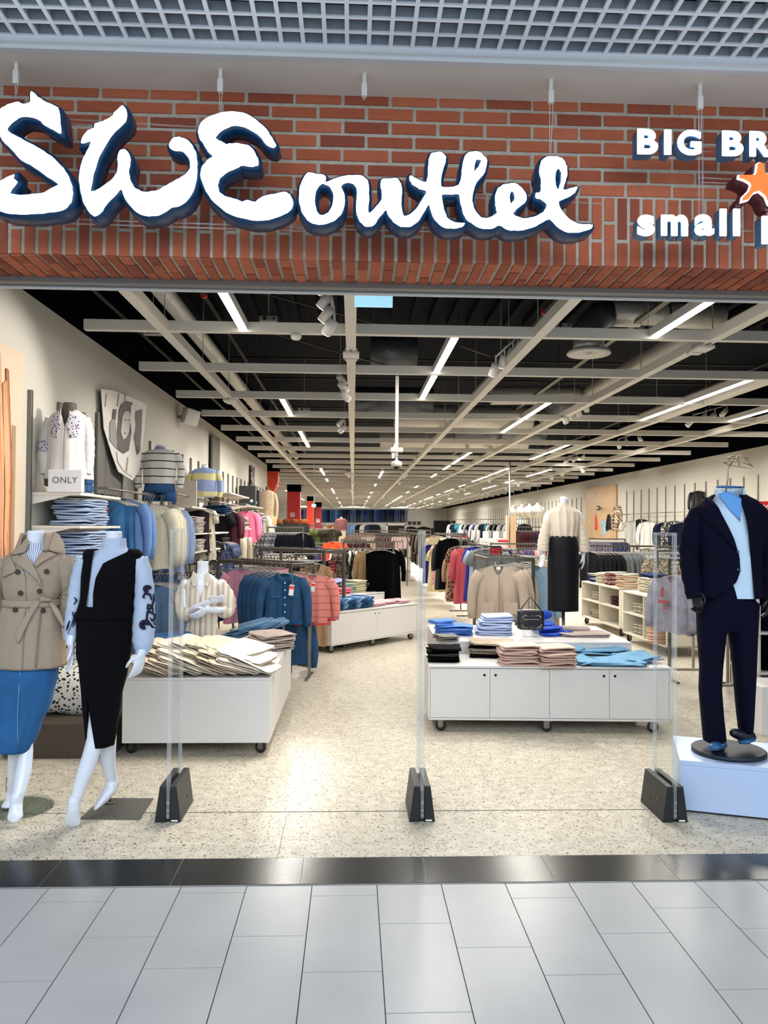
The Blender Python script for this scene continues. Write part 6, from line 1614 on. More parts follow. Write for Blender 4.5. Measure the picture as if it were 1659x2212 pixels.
hang_row('tank', LDEN, 228, 1078, 7.05, 5, .09, 'blue denim pinafore hanging right of the light jeans shelves', 'denim pinafores on the left wall rail', tagp=(.03, -.07, -.08))
hang_row('shirt', LDEN2, 262, 1076, 7.5, 2, .09, 'pale chambray shirt hanging right of the denim pinafores', 'chambray shirts on the left wall rail')
KNC = pattern('open_cream_knit', '#d8cdb4', '#8d8264', 70, .32, 'vor', .9)
hang_row('sweater', mat('cream_net_knit', '#d6ccb4', .9, bump=1.0, bscale=55), 312, 1088, 7.9, 4, .10, 'cream open knit sweater on the left wall rail', 'cream open knits', scale=1.12)
hang_row('shirt', mat('sky_blue_shirt', '#9db3dc', .8, bump=.3, bscale=12), 346, 1092, 8.6, 3, .10, 'sky blue shirt hanging behind the cream knits', 'sky blue shirts', scale=1.1)
# lower level on the same wall, mostly behind the figures
hang_row('skirt', DENB, 338, 1240, 8.4, 4, .1, 'blue denim skirt on the lower rail of the left wall', 'denim skirts on the lower rail')
hang_row('shirt', fab('#56708f'), 335, 1262, 7.6, 3, .1, 'grey-blue shirt hanging low behind the black-skirted mannequin', 'grey-blue shirts low on the left')
hang_row('shirt', fab('#18243a'), 352, 1262, 8.0, 3, .1, 'navy shirt hanging low behind the grey-blue ones', 'navy shirts low on the left')
# black and white patterned dresses behind the trench figure, on a dark plinth
BWP = pattern('black_white_print', '#1a1a1f', '#e6e2da', 38, .36, 'vor', .8)
t = single('display_plinth', MB().span((0, 0, 0), (.72, 1.7, .24)), mat('dark_brown_plinth', '#4a3f35', .6), 'dark brown low plinth behind the trench coat mannequin', 'plinth', (-2.42, 5.6, 0))
single('folded_dress', sup(MB(), (0, 0, .17), (.62, .62, .36), ex=.6, ez=.7, noise=.03), BWP, 'heap of black and white printed dresses between the two front mannequins', 'dress', (W(160, 1440, 6.1).x, 6.15, .245))
garment('dress', BWP, W(163, 1290, 6.1), 0, 'black and white printed dress hanging between the two front mannequins', None, scale=.8)
# shelves with folded tops, tops on arms
for j, (z_, lab) in enumerate(((W(380, 1152, 9.8).z, 'upper'), (W(380, 1193, 9.8).z, 'lower'), (1.86 - .02, 'top'))):
    if j < 2:
        wall_shelf(9.3, 12.6, z_, 'long white shelf behind the mannequin in striped linen, %s one' % lab, dep=.42)
WT = fab('#d2c9c4')
zsA = W(380, 1152, 9.8).z + .002; zsB = W(380, 1193, 9.8).z + .002
stack((LW + .27, 9.75, zsA), 3, .34, .5, .03, BLKF, 'black top folded on the upper long wall shelf', 'black tops on the upper long shelf', noise=.012)
stack((LW + .27, 10.4, zsA), 7, .36, .55, .03, WT, 'white and pink top folded on the upper long wall shelf', 'pale tops on the upper long shelf', noise=.008)
stack((LW + .27, 9.8, zsB), 5, .36, .55, .03, [WT, fab('#8f8a98')], 'grey and white top folded on the lower long wall shelf', 'tops on the lower long shelf', noise=.008)
stack((LW + .27, 10.45, zsB), 5, .36, .5, .03, WT, 'pale top folded on the lower long wall shelf near its middle', 'pale tops on the lower long shelf', noise=.008)
wall_rail(9.4, 11.6, W(400, 1085, 9.4).z, 'chrome rail high on the left wall over the folded tops')
hang_row('tank', fab('#3a3036'), 424, 1100, 10.8, 2, .1, 'dark brown ruffled top hanging over the wall shelves', 'dark ruffled tops', scale=.95)
FLW = pattern('cream_top_black_flowers', '#1c191c', '#ddd6c4', 9, .36, 'noise', .8)
hang_row('dress', FLW, 440, 1098, 11.2, 2, .1, 'cream top with black flowers hanging over the wall shelves', 'cream flowered tops', scale=.72)
hang_row('tee', fab('#1b1a20'), 468, 1106, 13.2, 6, .12, 'black top hanging on the left wall rail', 'black tops on the left wall', scale=.9)
hang_row('coat', mat('wine_red', '#4d1626', .85), 492, 1103, 13.6, 3, .12, 'wine red dress hanging on the left wall', 'wine red dresses', scale=.8)
NVP = pattern('navy_speckle', '#1a2450', '#8f9cc8', 60, .56)
hang_row('dress', NVP, 481, 1172, 12.2, 6, .12, 'navy speckled dress hanging in front of the wine red ones', 'navy speckled dresses', scale=.72)
garment('tee', pattern('black_white_tee', '#1a1a1c', '#e8e8e4', 12, .6), W(461, 1168, 11.9), 0, 'black and white tee hanging in front of the navy dresses', None, scale=.6)
hang_row('trousers', [fab('#77726c'), fab('#a79a84'), fab('#c9bda4')], 505, 1162, 14.0, 5, .14, 'grey to cream trousers hanging on the left wall', 'grey and cream trousers', scale=.75, jx=.03)
stack((LW + .3, 14.7, W(513, 1141, 15).z), 5, .36, .5, .04, [fab('#c9bfae'), fab('#7a7068')], 'cream and brown knit folded on the wall shelf left of the pink shirts', 'knits on the wall shelf', noise=.012)
wall_shelf(14.2, 15.4, W(513, 1141, 15).z - .002, 'short white shelf with cream and brown knits', dep=.42)
hang_row('shirt', mat('bubblegum_pink', '#d9688c', .8), 532, 1103, 15.8, 3, .12, 'bubblegum pink shirt hanging on the left wall', 'pink shirts on the left wall', scale=.95)
BW2 = pattern('leopard_bw', '#26211f', '#cfc6bb', 30, .5)
hang_row('dress', BW2, 548, 1104, 17.2, 4, .14, 'black and white speckled dress on the left wall', 'speckled dresses on the left wall', scale=.8)
hang_row('shirt', fab('#d6d3c9'), 558, 1110, 18.2, 5, .16, 'off-white blouse hanging near the end of the left wall', 'off-white blouses near the wall end', scale=.95)
hang_row('coat', fab('#77807c'), 566, 1125, 19.3, 5, .18, 'grey-green long shirt at the end of the left wall', 'grey-green shirts at the wall end', scale=.9)
for y0_, y1_, zz_, lab in ((12.4, 14.6, W(480, 1100, 13.2).z, 'wine red and black garments'), (15.5, 20.5, W(545, 1103, 17).z, 'pink, speckled and off-white garments')):
    wall_rail(y0_, y1_, zz_, 'chrome rail on the left wall with ' + lab)
wall_shelf(12.9, 15.2, W(480, 1098, 13.5).z + .25, 'white shelf above the wine red dresses', dep=.4)
# ================================================================== right side of the shop
BEI = mat('beige_boucle', '#b7a796', .9, bump=.5, bscale=45)
a = W(1052, 1208, 9.3); b2 = W(1152, 1208, 9.3)
frame_rack('square steel rack with beige cardigans and pale blue shirts behind the black handbag', (a.x, 9.3), (b2.x, 9.3), a.z, .95)
for i in range(4, -1, -1):
    o = garment('cardigan', BEI, W(1076, 1222, 9.12) + Vector((.085 * i, .15 * i, 0)), -.05, 'beige collarless cardigan with two patch pockets' + (', behind the foremost one' if i else ', foremost'), 'beige cardigans', seed=i % 3, scale=1.12)
    if i == 0:
        for sg in (-1, 1): part('patch_pocket', MB().span((sg * .12 - .07, -.098, -.50), (sg * .12 + .07, -.090, -.38)), BEI, o, bevel=.003)
        part('placket', MB().span((-.004, -.086, -.55), (.004, -.080, -.08)), fab('#8f8272'), o)
        part('label_tag', MB().span((-.02, -.03, -.04), (.02, -.025, -.01)), CARD, o)
PB_ = mat('pale_denim_shirt', '#8fb2cc', .8, bump=.3, bscale=20, var=.08)
for i in range(3, -1, -1): garment('shirt', PB_, W(1158, 1222, 9.5) + Vector((.05 * (i % 2), .16 * i, 0)), .1, 'pale blue denim shirt right of the beige cardigans' + (', foremost' if i == 0 else ''), 'pale denim shirts', seed=i % 3, scale=1.1)
garment('shirt', mat('ice_blue_shirt', '#a9c3de', .8), W(1136, 1216, 9.9), .0, 'ice blue shirt hanging between cardigans and denim shirts', None, seed=1)
for i in range(4): garment('trousers', fab(['#b5a58e', '#a4947c'][i % 2]), W(1168 + i * 6, 1212, 10.6), .3, 'sand trousers hanging left of the black skirt', 'sand trousers beside the black skirt', seed=0)
SIGNBLK = mat('sign_charcoal', '#25272c', .5); SIGNRED = mat('sign_red', '#d8202c', .5)
def sale_sign(px, py, Y, label, s=1.0):
    p = W(px, py, Y)
    t = thing('sale_sign', label, 'sign', p)
    part('board', MB().box((0, .004, 0), (.155 * s, .006, .165 * s)), SIGNBLK, t)
    link('lettering', text_mesh('CRAZY\nSALE', .062 * s, SIGNRED, .001, .002, .95), t, (0, 0, 0))
    part('stem', MB().cyl((0, .01, -.08 * s), (0, .01, -.13 * s), .004, 6).cyl((0, .012, -.10 * s), (0, .012, -p.z), .005, 6), CHROME, t)
sale_sign(1071, 1192, 10.6, 'dark sign with red sale lettering above the beige cardigans')
sale_sign(997, 1164, 16.5, 'dark sign with red sale lettering further back beside the black coats', 1.35)
MOT = mat('heather_grey_tee', '#767c80', .9)
BRP = pattern('brown_leaf_print', '#3b2a22', '#9a7458', 26, .5)
RDP = pattern('red_dot_print', '#2b0d14', '#c9a39a', 40, .3, 'vor')
ROY2 = mat('deep_royal_blue', '#1a2796', .7); COR2 = mat('coral_red', '#c8525f', .8)
rows = [('tee', MOT, 1050, 1186, 11.2, 3, 'grey t-shirt hanging behind the beige cardigans', 1.0),
        ('tee', mat('ice_blue_tee', '#a5bedc', .8), 1040, 1185, 11.9, 3, 'ice blue t-shirt between the grey and royal blue ones', 1.0),
        ('dress', ROY2, 1028, 1180, 12.3, 4, 'royal blue dress beside the coral red one', .85),
        ('coat', COR2, 1009, 1182, 12.8, 4, 'coral red long dress hanging at the aisle', .95),
        ('dress', BRP, 992, 1180, 13.6, 5, 'brown leaf-printed dress hanging at the aisle', .95),
        ('coat', fab('#a68a72'), 984, 1200, 13.9, 3, 'tan long trousers suit hanging below the brown dresses', .8),
        ('coat', mat('black_wool', '#060609', .95, spec=.04), 975, 1162, 15.6, 5, 'black long coat hanging at the aisle, left of the sale sign', 1.05),
        ('coat', fab('#2b2f33'), 963, 1172, 16.2, 4, 'charcoal long dress next to the black coats', 1.0),
        ('dress', RDP, 950, 1174, 17.2, 4, 'dark red dotted dress further back at the aisle', .9),
        ('dress', fab('#c9bd93'), 944, 1185, 17.6, 3, 'pale yellow dress behind the dotted ones', .95),
        ('coat', fab('#1f1c5a'), 931, 1176, 18.6, 4, 'dark violet dress seen through the middle pedestal', .95),
        ('shirt', fab('#b6a888'), 938, 1158, 19.4, 3, 'sand scarf-like blouse high on the rack near the middle pedestal', .9)]
for kind, m, px, py, Y, n, lab, sc_ in rows:
    for i in range(n):
        p = W(px, py, Y) + Vector((.07 * i, .13 * i, 0))
        garment(kind, m, p, -.55 + rr.uniform(-.1, .1), lab + (', foremost' if i == 0 else ''), 'row: ' + lab, seed=i % 3, scale=sc_)
for i, (pa, pb2, Ya, Yb, z_) in enumerate(((1068, 1000, 10.9, 14.4, 1.36), (985, 935, 15.3, 20.0, 1.48))):
    A = W(pa, 1180, Ya); B = W(pb2, 1180, Yb)
    rack('long steel rack right of the aisle, ' + ('nearer one with the coral and blue dresses' if i == 0 else 'further one with the black coats'), (A.x + .1, A.y), (B.x + .12, B.y), z_)
cs_ = ['#6e5a44', '#8a7a62', '#3f332c', '#5a4232', '#94876f', '#26221f', '#7a6f80', '#4a3a30']
for i in range(22):
    Y = 21.5 + i * .62
    garment('coat' if i % 3 else 'shirt', fab(cs_[i % 8]), (2.12, Y, 1.46), -.9 + rr.uniform(-.1, .1), '%s garment in the long row right of the far aisle' % {0: 'brown', 1: 'sand', 2: 'dark brown', 3: 'chestnut', 4: 'khaki', 5: 'near-black', 6: 'mauve', 7: 'umber'}[i % 8], 'far row right of the aisle, colour %d' % (i % 8), seed=i % 3)
rack('long rail along the far aisle carrying brown and khaki garments', (2.12, 21.2), (2.12, 35.5), 1.56)
# cubby units with folded knits
def cubby(label, p, q, ncol, nrow, h, dep, zb=.12):
    A = Vector((p[0], p[1], 0)); B = Vector((q[0], q[1], 0)); d = B - A; L = d.length; an = math.atan2(d.y, d.x)
    t = thing('cubby_unit', label, 'shelf unit', A, an); m = mat('cream_cubby_board', '#ddd8c9', .45); th = .022
    part('shell', MB().span((0, 0, zb), (L, dep, zb + th)).span((0, 0, h - th), (L, dep, h)).span((0, 0, zb), (th, dep, h)).span((L - th, 0, zb), (L, dep, h)).span((0, dep - .01, zb), (L, dep, h)), m, t)
    for i in range(1, ncol): part('divider', MB().span((L * i / ncol - th / 2, 0.001, zb + th), (L * i / ncol + th / 2, dep - .01, h - th)), m, t)
    for j in range(1, nrow): part('shelf_board', MB().span((th, .003, zb + (h - zb) * j / nrow - th / 2), (L - th, dep - .01, zb + (h - zb) * j / nrow + th / 2)), m, t)
    for x in (.08, L - .08):
        for y in (.06, dep - .06): caster(t, x, y, zb, True, .6)
    return t, A, d.normalized(), an, L
def kn(label, A, u_, an, s_, dpt_, z_, n, m, w=.30, d=.30, h=.035, grp=None):
    v_ = Vector((-u_.y, u_.x, 0)); return stack(A + u_ * s_ + v_ * dpt_ + Vector((0, 0, z_)), n, w, d, h, m, label, grp or label, 'sweater', 'folded_sweater', rz=an, noise=.006)
c1 = G(1256, 1346); c2 = G(1338, 1376)
t1, A1, u1, an1, L1 = cubby('cream cubby unit further back on the right with red checked and cream knits', c1, c2, 2, 2, .74, .45)
c3 = G(1345, 1384); c4 = G(1440, 1420)
t2, A2, u2, an2, L2 = cubby('cream cubby unit nearer on the right with purple, cream and peach knits', c3, c4, 2, 2, .74, .75)
CRM = fab('#d9cfb8'); PUR = mat('purple_knit', '#4b3a70', .9, bump=.4); PCH = fab('#dcb79d'); GRYW = pattern('grey_white_garment', '#bdb6a4', '#7a7568', 30, .6); REDC = pattern('red_black_check', '#6a1420', '#d39a96', 22, .6)
MULT = [fab('#cbc0a8'), fab('#a9a08c')]
kn('small navy and cream knit at the back end of the further cubby unit', A1, u1, an1, .25, .22, .742, 4, [fab('#2c3f78'), CRM], w=.26)
kn('cream garment in the stack left of the red checked shirts', A1, u1, an1, .62, .22, .742, 5, CRM, w=.28)
kn('red checked shirt on top of the further cubby unit', A1, u1, an1, .98, .22, .742, 6, [REDC, GRYW], w=.3)
kn('peach and cream knit on top between the two cubby units', A1, u1, an1, L1 - .22, .22, .742, 6, [PCH, CRM], w=.3)
kn('cream knit on top of the nearer cubby unit', A2, u2, an2, .30, .30, .742, 6, CRM, w=.34)
kn('pale green-white knit on the nearer cubby unit', A2, u2, an2, .68, .32, .742, 6, fab('#d5d6c0'), w=.32)
kn('purple knit stacked on the front end of the nearer cubby unit', A2, u2, an2, L2 - .55, .25, .742, 6, PUR, w=.28)
kn('white knit at the front end of the nearer cubby unit', A2, u2, an2, L2 - .2, .28, .742, 5, CRM, w=.28)
single('folded_sweater', folded_mb(.5, .3, .05, 2, 2, .01), fab('#24304f'), 'navy sweater lying across the white knits on the cubby units', 'sweater', A2 + u2 * .35 + Vector((.35, .1, .742 + .21)), an2)
single('folded_sweater', folded_mb(.8, .5, .04, 3, 2, .008), fab('#ddd6c2'), 'cream sweater spread behind the purple stack', 'sweater', A2 + u2 * (L2 - .6) + Vector((.45, .25, .742)), an2)
for (T_, A_, u_, an_, L_, items) in ((t1, A1, u1, an1, L1, ((0, 1, GRYW, 'cream printed garment'), (1, 1, mat('dark_wine_knit', '#451a22', .9), 'dark wine knit'), (0, 0, GRYW, 'grey-cream garment'))), (t2, A2, u2, an2, L2, ((0, 1, GRYW, 'grey-cream printed garment'), (1, 1, PUR, 'purple knit'), (0, 0, GRYW, 'grey printed garment'), (1, 0, PUR, 'dark purple knit')))):
    for c_, r_, m, nm in items:
        z_ = (.142 if r_ == 0 else .12 + .62 / 2 + .012)
        kn('%s inside the %s compartment of the %s cubby unit' % (nm, ['lower', 'upper'][r_], 'further' if T_ is t1 else 'nearer'), A_, u_, an_, L_ / 2 * (c_ + .5), .2, z_, 4 if nm != 'dark purple knit' else 2, m, w=min(.34, L_ / 2 - .12), d=.26, grp='%s %d %d' % (nm, c_, r_))
for j in (0, 1):
    q = A2 + u2 * (L2 - .12)
    stack(q + Vector((.0, .16, [.142, .45][j])), 6, .17, .24, .04, PCH, 'peach knit in the %s end compartment behind the right pedestal' % ['lower', 'upper'][j], 'peach knits %d' % j, 'sweater', 'folded_sweater', rz=an2)
# grey garments on the rail behind the cubbies
def seg_rack(label, pxa, pxb, py, Y, kinds, ms, labels, grp, n, scale=1.0, rz=-.5, dY=0.0, frame=True, hang=.0, feet=True):
    A = W(pxa, py, Y); B = W(pxb, py, Y + dY); 
    if frame: rack(label, (A.x, A.y), (B.x, B.y), A.z + .11 * scale, feet=feet)
    for i in range(n):
        f = (i + .5) / n; p = A.lerp(B, f)
        k = i * len(ms) // n
        garment(kinds[k % len(kinds)], ms[k], (p.x, p.y, A.z), rz + rr.uniform(-.12, .12), labels[k % len(labels)], grp + ' %d' % k, seed=i % 3, scale=scale)
seg_rack('steel rack of grey and navy tops behind the cubby units', 1270, 1470, 1192, 14.2, ['shirt'], [fab('#1b1b20'), fab('#606466'), fab('#8d8d88'), fab('#1d2a46')], ['near-black top on the rack behind the cubby units', 'dark grey top on the rack behind the cubby units', 'light grey top on the rack behind the cubby units', 'navy top on the rack behind the cubby units'], 'tops behind the cubby units', 22, rz=-.9)
seg_rack('steel rack of plaid shirts behind the right pedestal', 1420, 1475, 1204, 13.0, ['shirt'], [pattern('brown_plaid', '#5b5144', '#a89c84', 30, .5)], ['brown plaid shirt behind the right pedestal'], 'plaid shirts', 6, rz=-.5)
seg_rack('low steel rail in front of the right wall with striped shirts', 1272, 1350, 1170, 22, ['shirt'], [striped('fine_mauve_stripe', '#8a8496', '#3d3c50', .03, 'X'), striped('fine_navy_stripe', '#3b4266', '#1d2240', .03, 'X')], ['mauve striped shirt under the wooden panel', 'navy striped shirt under the wooden panel'], 'striped shirts under the wooden panel', 14, rz=-.8, scale=.7)
# wall goods on the right wall
RWX = RW - .32
def rw(kind, m, px, py, lab, sc_=1.15, rz=-.15):
    Y = RWX * FOCAL / (px - 763.0); p = W(px, py, Y); return garment(kind, m, p, rz, lab, None, scale=sc_)
WHT = mat('white_tee_cotton', '#e4e2dc', .8); ADB = striped('black_white_panel', '#141416', '#e8e8e6', .2, 'X', .12)
rw('tee', WHT, 1363, 1126, 'white t-shirt at the left end of the right wall rail'); rw('vestcoat', ADB, 1385, 1121, 'black top with white stripes on the right wall', .9); rw('shirt', WHT, 1402, 1126, 'white long-sleeved shirt on the right wall')
rw('shirt', fab('#1a2236'), 1436, 1128, 'navy polo shirt with small chest mark on the right wall', 1.05); rw('shirt', pattern('black_white_plaid', '#2a2a2c', '#c9c6bd', 26, .55), 1457, 1125, 'black and white plaid shirt on the right wall', 1.15); rw('shirt', fab('#141b33'), 1474, 1128, 'dark navy shirt beside the suited mannequin', 1.15)
rw('skirt', striped('black_white_vertical', '#1a1a1c', '#d8d6d0', .12, 'X', .3), 1386, 1150, 'black and white striped shorts below the black top', .8)
o = garment('jacket', mat('black_nylon', '#101114', .5), W(1508, 1060, 18.4), -.2, 'black jacket hanging high on the right wall behind the navy suit', None, scale=.8)
yy = 12.3; k = 0
RUP = MB().span((-.022, -.02, .6), (0, .02, 2.80)).mesh('wall_upright', UM)
while yy < 62:
    if not (24.2 < yy < 28.1):
        o = link('wall_upright', RUP, None, (RW - .001, yy, 0)); tag(o, 'slotted steel upright on the right wall, %s' % ('in front of the wooden panel' if yy < 24.2 else 'beyond the wooden panel'), 'wall upright', 'right wall uprights, nearer' if yy < 24.2 else 'right wall uprights, farther')
    yy += .60
OAK = mat('pale_oak', '#b39166', .5, var=.10, vscale=3)
t = thing('wooden_wall_panel', 'tall pale wooden panel on the right wall with coloured bags hung on it', 'wall panel', (RW - .001, 26.2, 0))
part('board', MB().span((-.05, -1.65, 1.32), (0, 1.65, 3.08)), OAK, t)
for i, (px, py, m, lab, s_) in enumerate(((1286, 1126, mat('red_bag', '#c2371f', .7), 'red-orange bag', 1.2), (1304, 1140, mat('sky_bag', '#7fb2cf', .7), 'light blue bag', .9), (1316, 1128, fab('#2f2a2c'), 'dark folded jacket', 1.1), (1330, 1112, pattern('checked_scarf', '#5b3c30', '#d8c6a8', 20, .5), 'checked brown scarf', 1.3))):
    Y = (RW - .19) * FOCAL / (px - 763.0); p = W(px, py, Y)
    garment(['tank', 'tee', 'jacket', 'shirt'][i], m, p + Vector((.06, 0, .30)), -PI / 2 + .1, lab + ' hanging on the wooden panel', None, scale=[.95, .85, 1.0, 1.2][i], seed=i, name='hung_bag' if i < 2 else 'hung_clothing', cat='bag' if i < 2 else 'clothing')
p = W(1300, 1098, 25.9)
single('wall_hook', MB().sphere((0, 0, 0), .09, 12).cyl((0, 0, 0), (.12, 0, 0), .02, 8), CHROME, 'round metal hook on the wooden panel', 'hook', (RW - .2, p.y, p.z))
t = thing('wall_rail', 'chrome rail on the right wall carrying white and navy shirts', 'clothes rail', (RWX, 17.5, W(1400, 1118, 21).z + .12)); part('rail', MB().cyl((0, 0, 0), (0, 6.2, 0), .012, 8), CHROME, t); part('arm', MB().box((.16, .1, 0), (.32, .02, .02)).box((.16, 6.1, 0), (.32, .02, .02)), CHROME, t)
# red brand sign at the right edge
t = thing('brand_sign', 'red sign with white lettering at the right edge', 'sign', (W(1654, 1096, 12.5).x, 12.5, 0)); zz_ = W(1654, 1096, 12.5).z
part('board', MB().box((0, .02, zz_), (.34, .03, .20)), mat('brand_red', '#c8202f', .5), t)
link('lettering', text_mesh("LEVI'S", .095, CARD, .001, .003), t, (.0, .0, zz_))
part('stand', MB().box((0, .02, zz_ / 2 - .06), (.03, .02, zz_ - .12)), CHROME, t)
# tie-dye shirts on a stand before the cubbies
TD = mat('washed_grey_violet', '#8e8b9a', .9, var=.25, vscale=12)
TDL = striped('violet_grey_stripe', '#6d6880', '#9a97ab', .05, 'X', .5, jitter=.03)
for i in range(9):
    o = garment('sweater', TD if i < 2 else TDL, W(1452 + i * 9, 1244, 8.3 + .02 * i), -1.15 if i == 0 else -1.35 + rr.uniform(-.1, .1), 'washed grey-violet sweatshirt with red print' if i == 0 else 'striped violet-grey top on the stand behind the suited mannequin', None if i == 0 else 'violet-grey tops', seed=i % 3, scale=1.05)
    if i == 0: part('red_print', MB().span((-.10, -.094, -.28), (.04, -.088, -.25)).span((-.06, -.094, -.22), (-.03, -.088, -.12)).span((-.02, -.096, -.34), (.02, -.088, -.32)), mat('print_red', '#a8383f', .8), o)
rack('steel T-stand carrying the violet-grey sweatshirts', (W(1452, 1230, 8.35).x, 8.42), (W(1545, 1230, 8.4).x, 8.42), W(1450, 1230, 8.35).z - .0 + .10)
# chrome legs behind the suit, dark shelf unit, white box
g1 = G(1572, 1482); rack('slim chrome rack end seen between the legs of the suit', (g1.x, g1.y), (g1.x + .03, g1.y + .9), 1.15, m=CHROME)
g2 = G(1642, 1500)
t = thing('shelf_unit', 'white shelf unit with dark clothes at the right edge', 'shelf unit', (g2.x, 7.7, 0))
part('shell', MB().span((0, 0, .0), (.02, .6, 1.0)).span((1.0, 0, 0), (1.02, .6, 1.0)).span((0, .58, 0), (1.02, .6, 1.0)), WHITE_LAM, t)
for z_ in (.22, .62, 1.0): part('shelf_board', MB().span((-.04, -.05, z_ - .02), (1.06, .6, z_)), WHITE_LAM, t)
for z_, n_, m in ((.222, 7, BLKF), (.622, 5, fab('#141a2c')), (1.002, 3, fab('#8f8a90'))):
    for k in range(2): stack((g2.x + .25 + .4 * k, 7.9, z_), n_, .34, .34, .045, m, '%s garment folded on the white unit at the right edge' % ('black', 'dark navy', 'greyish')[(.222, .622, 1.002).index(z_)], 'folded on right edge unit %d' % n_)
g3 = G(1645, 1590)
single('display_box', MB().span((0, 0, 0), (.5, .4, .39)), WHITE_LAM, 'plain white box standing on the floor at the right edge behind the platform', 'box', (g3.x, g3.y, 0), bevel=.004)
# glass ball lamps
for i, (px, py, Y) in enumerate(((1161, 1105, 17.0), (1144, 1106, 18.2), (1128, 1106, 19.3), (1110, 1106, 20.4))):
    p = W(px, py, Y)
    t = thing('pendant_lamp', 'mirrored glass ball pendant lamp, %s of the row of four' % ['rightmost and nearest', 'second from the right', 'third from the right', 'leftmost and farthest'][i], 'pendant lamp', (p.x, Y, p.z), group='mirrored ball lamps')
    part('glass_ball', MB().sphere((0, 0, 0), .155, 24).tube([(0, 0, .13), (0, 0, .20)], [.06, .015], 10), mat('mirror_glass', '#cfcabf', .38, metal=.7), t)
    part('cord', MB().cyl((0, 0, .18), (0, 0, 4.94 - p.z), .004, 6), CHROME, t)
single('support_post', MB().cyl((0, 0, 0), (0, 0, HG), .02, 10), CHROME, 'thin chrome post left of the glass ball lamps', 'post', (W(1101, 1100, 18.5).x, 18.5, 0))
# mid-field of the right: striped column panel, boxes, dark tops
p = W(1103, 1155, 19)
single('striped_panel', MB().box((0, 0, .35), (.22, .22, .9)), striped('brown_orange_stripe', '#c7b79e', '#a3622f', .035, 'X', .5), 'tan panel with orange and brown vertical stripes right of the centre', 'panel', (p.x, 19, 1.15))
single('panel_stand', MB().box((0, 0, .6), (.06, .06, 1.2)), CHROME, 'steel foot carrying the striped panel', 'stand', (p.x, 19, 0))
seg_rack('steel rack of dark patterned tops right of the striped panel', 1060, 1165, 1184, 15.2, ['tee'], [fab('#23202a'), pattern('dark_mix', '#2a2030', '#7a6c74', 30, .5), mat('plum_top', '#33204a', .8), mat('coral_pale', '#c98a84', .8)], ['near-black short top right of the sale sign', 'dark patterned short top right of the sale sign', 'plum short top right of the sale sign', 'pale coral short top right of the sale sign'], 'short tops right of the sale sign', 18, rz=-.9, scale=.8)
seg_rack('rack of sand and grey garments left of the black skirt', 1120, 1180, 1200, 12.5, ['shirt'], [fab('#8d8676'), fab('#b9ad98')], ['khaki shirt on the rack left of the tall cream blouse', 'sand shirt on the rack left of the tall cream blouse'], 'shirts left of the tall blouse', 7, rz=-.7)
seg_rack('rack with wine and violet tops behind the tall cream blouse', 1110, 1200, 1146, 24, ['tee'], [mat('dark_wine_knit', '#451a22', .9), mat('plum_top', '#33204a', .8), BLKF], ['wine top far behind the tall cream blouse', 'plum top far behind the tall cream blouse', 'black top far behind the tall cream blouse'], 'tops far behind the blouse', 12, rz=-.6)
cols2 = ['#d8d8d4', '#1c1c20', '#1d2846', '#2f7d86', '#e0ded8', '#222126', '#8c8c90', '#17171a', '#d9d7d0', '#3c4a80']
nm2 = ['white', 'black', 'navy', 'teal', 'cream', 'charcoal', 'grey', 'black', 'off-white', 'blue']
for i in range(26):
    px = 978 + i * 6.2; Y = 34 + i * -.25
    garment('tee' if i % 2 else 'shirt', fab(cols2[i % 10]), W(px, 1131, Y), -.7 + rr.uniform(-.3, .3), '%s top in the far row in front of the right wall' % nm2[i % 10], 'far row at right, ' + nm2[i % 10], seed=i % 3, scale=1.05)
rack('long far rack of mostly black and white tops at the right', (W(974, 1131, 34).x, 34), (W(1142, 1131, 27.8).x, 27.8), W(974, 1129, 34).z + .12)
seg_rack('far steel rack behind the black coats', 940, 1000, 1160, 24, ['shirt'], [fab('#bfae86'), fab('#d6cfc0'), fab('#4c4440')], ['sand shirt on the far rack behind the black coats', 'cream shirt on the far rack behind the black coats', 'brown shirt on the far rack behind the black coats'], 'far rack behind the coats', 10, rz=-.7)
single('display_screen', MB().box((0, 0, 1.45), (1.1, .3, 1.1)).box((0, 0, .45), (.9, .25, .9)), mat('black_cabinet', '#08090b', .8, spec=.1), 'tall black cabinet standing near the far right corner', 'cabinet', (W(960, 1140, 40).x, 40, 0))
# white counters between
t = thing('display_table', 'small white display tables far back at the right of the aisle', 'display table', (W(1060, 1150, 22).x, 22, 0)); part('body', MB().span((-.5, 0, .0), (.9, .5, .75)), WHITE_LAM, t); part('top_tier', MB().span((-.3, .1, .75), (.7, .4, 1.35)), WHITE_LAM, t)
for i in range(3):
    single('card_box', MB().span((0, 0, 0), (.16, .05, .2)), CARD, ['left', 'middle', 'right'][i] + ' small white card box on the far display table', 'box', (W(1060, 1150, 22).x - .2 + i * .3, 22.15, 1.351))
p = W(1087, 1172, 14.5); single('folded_garment', sup(MB(), (0, 0, .03), (.2, .14, .05)), mat('signal_red', '#c9232b', .7), 'bright red garment on the rail beside the striped panel', 'clothing', p)

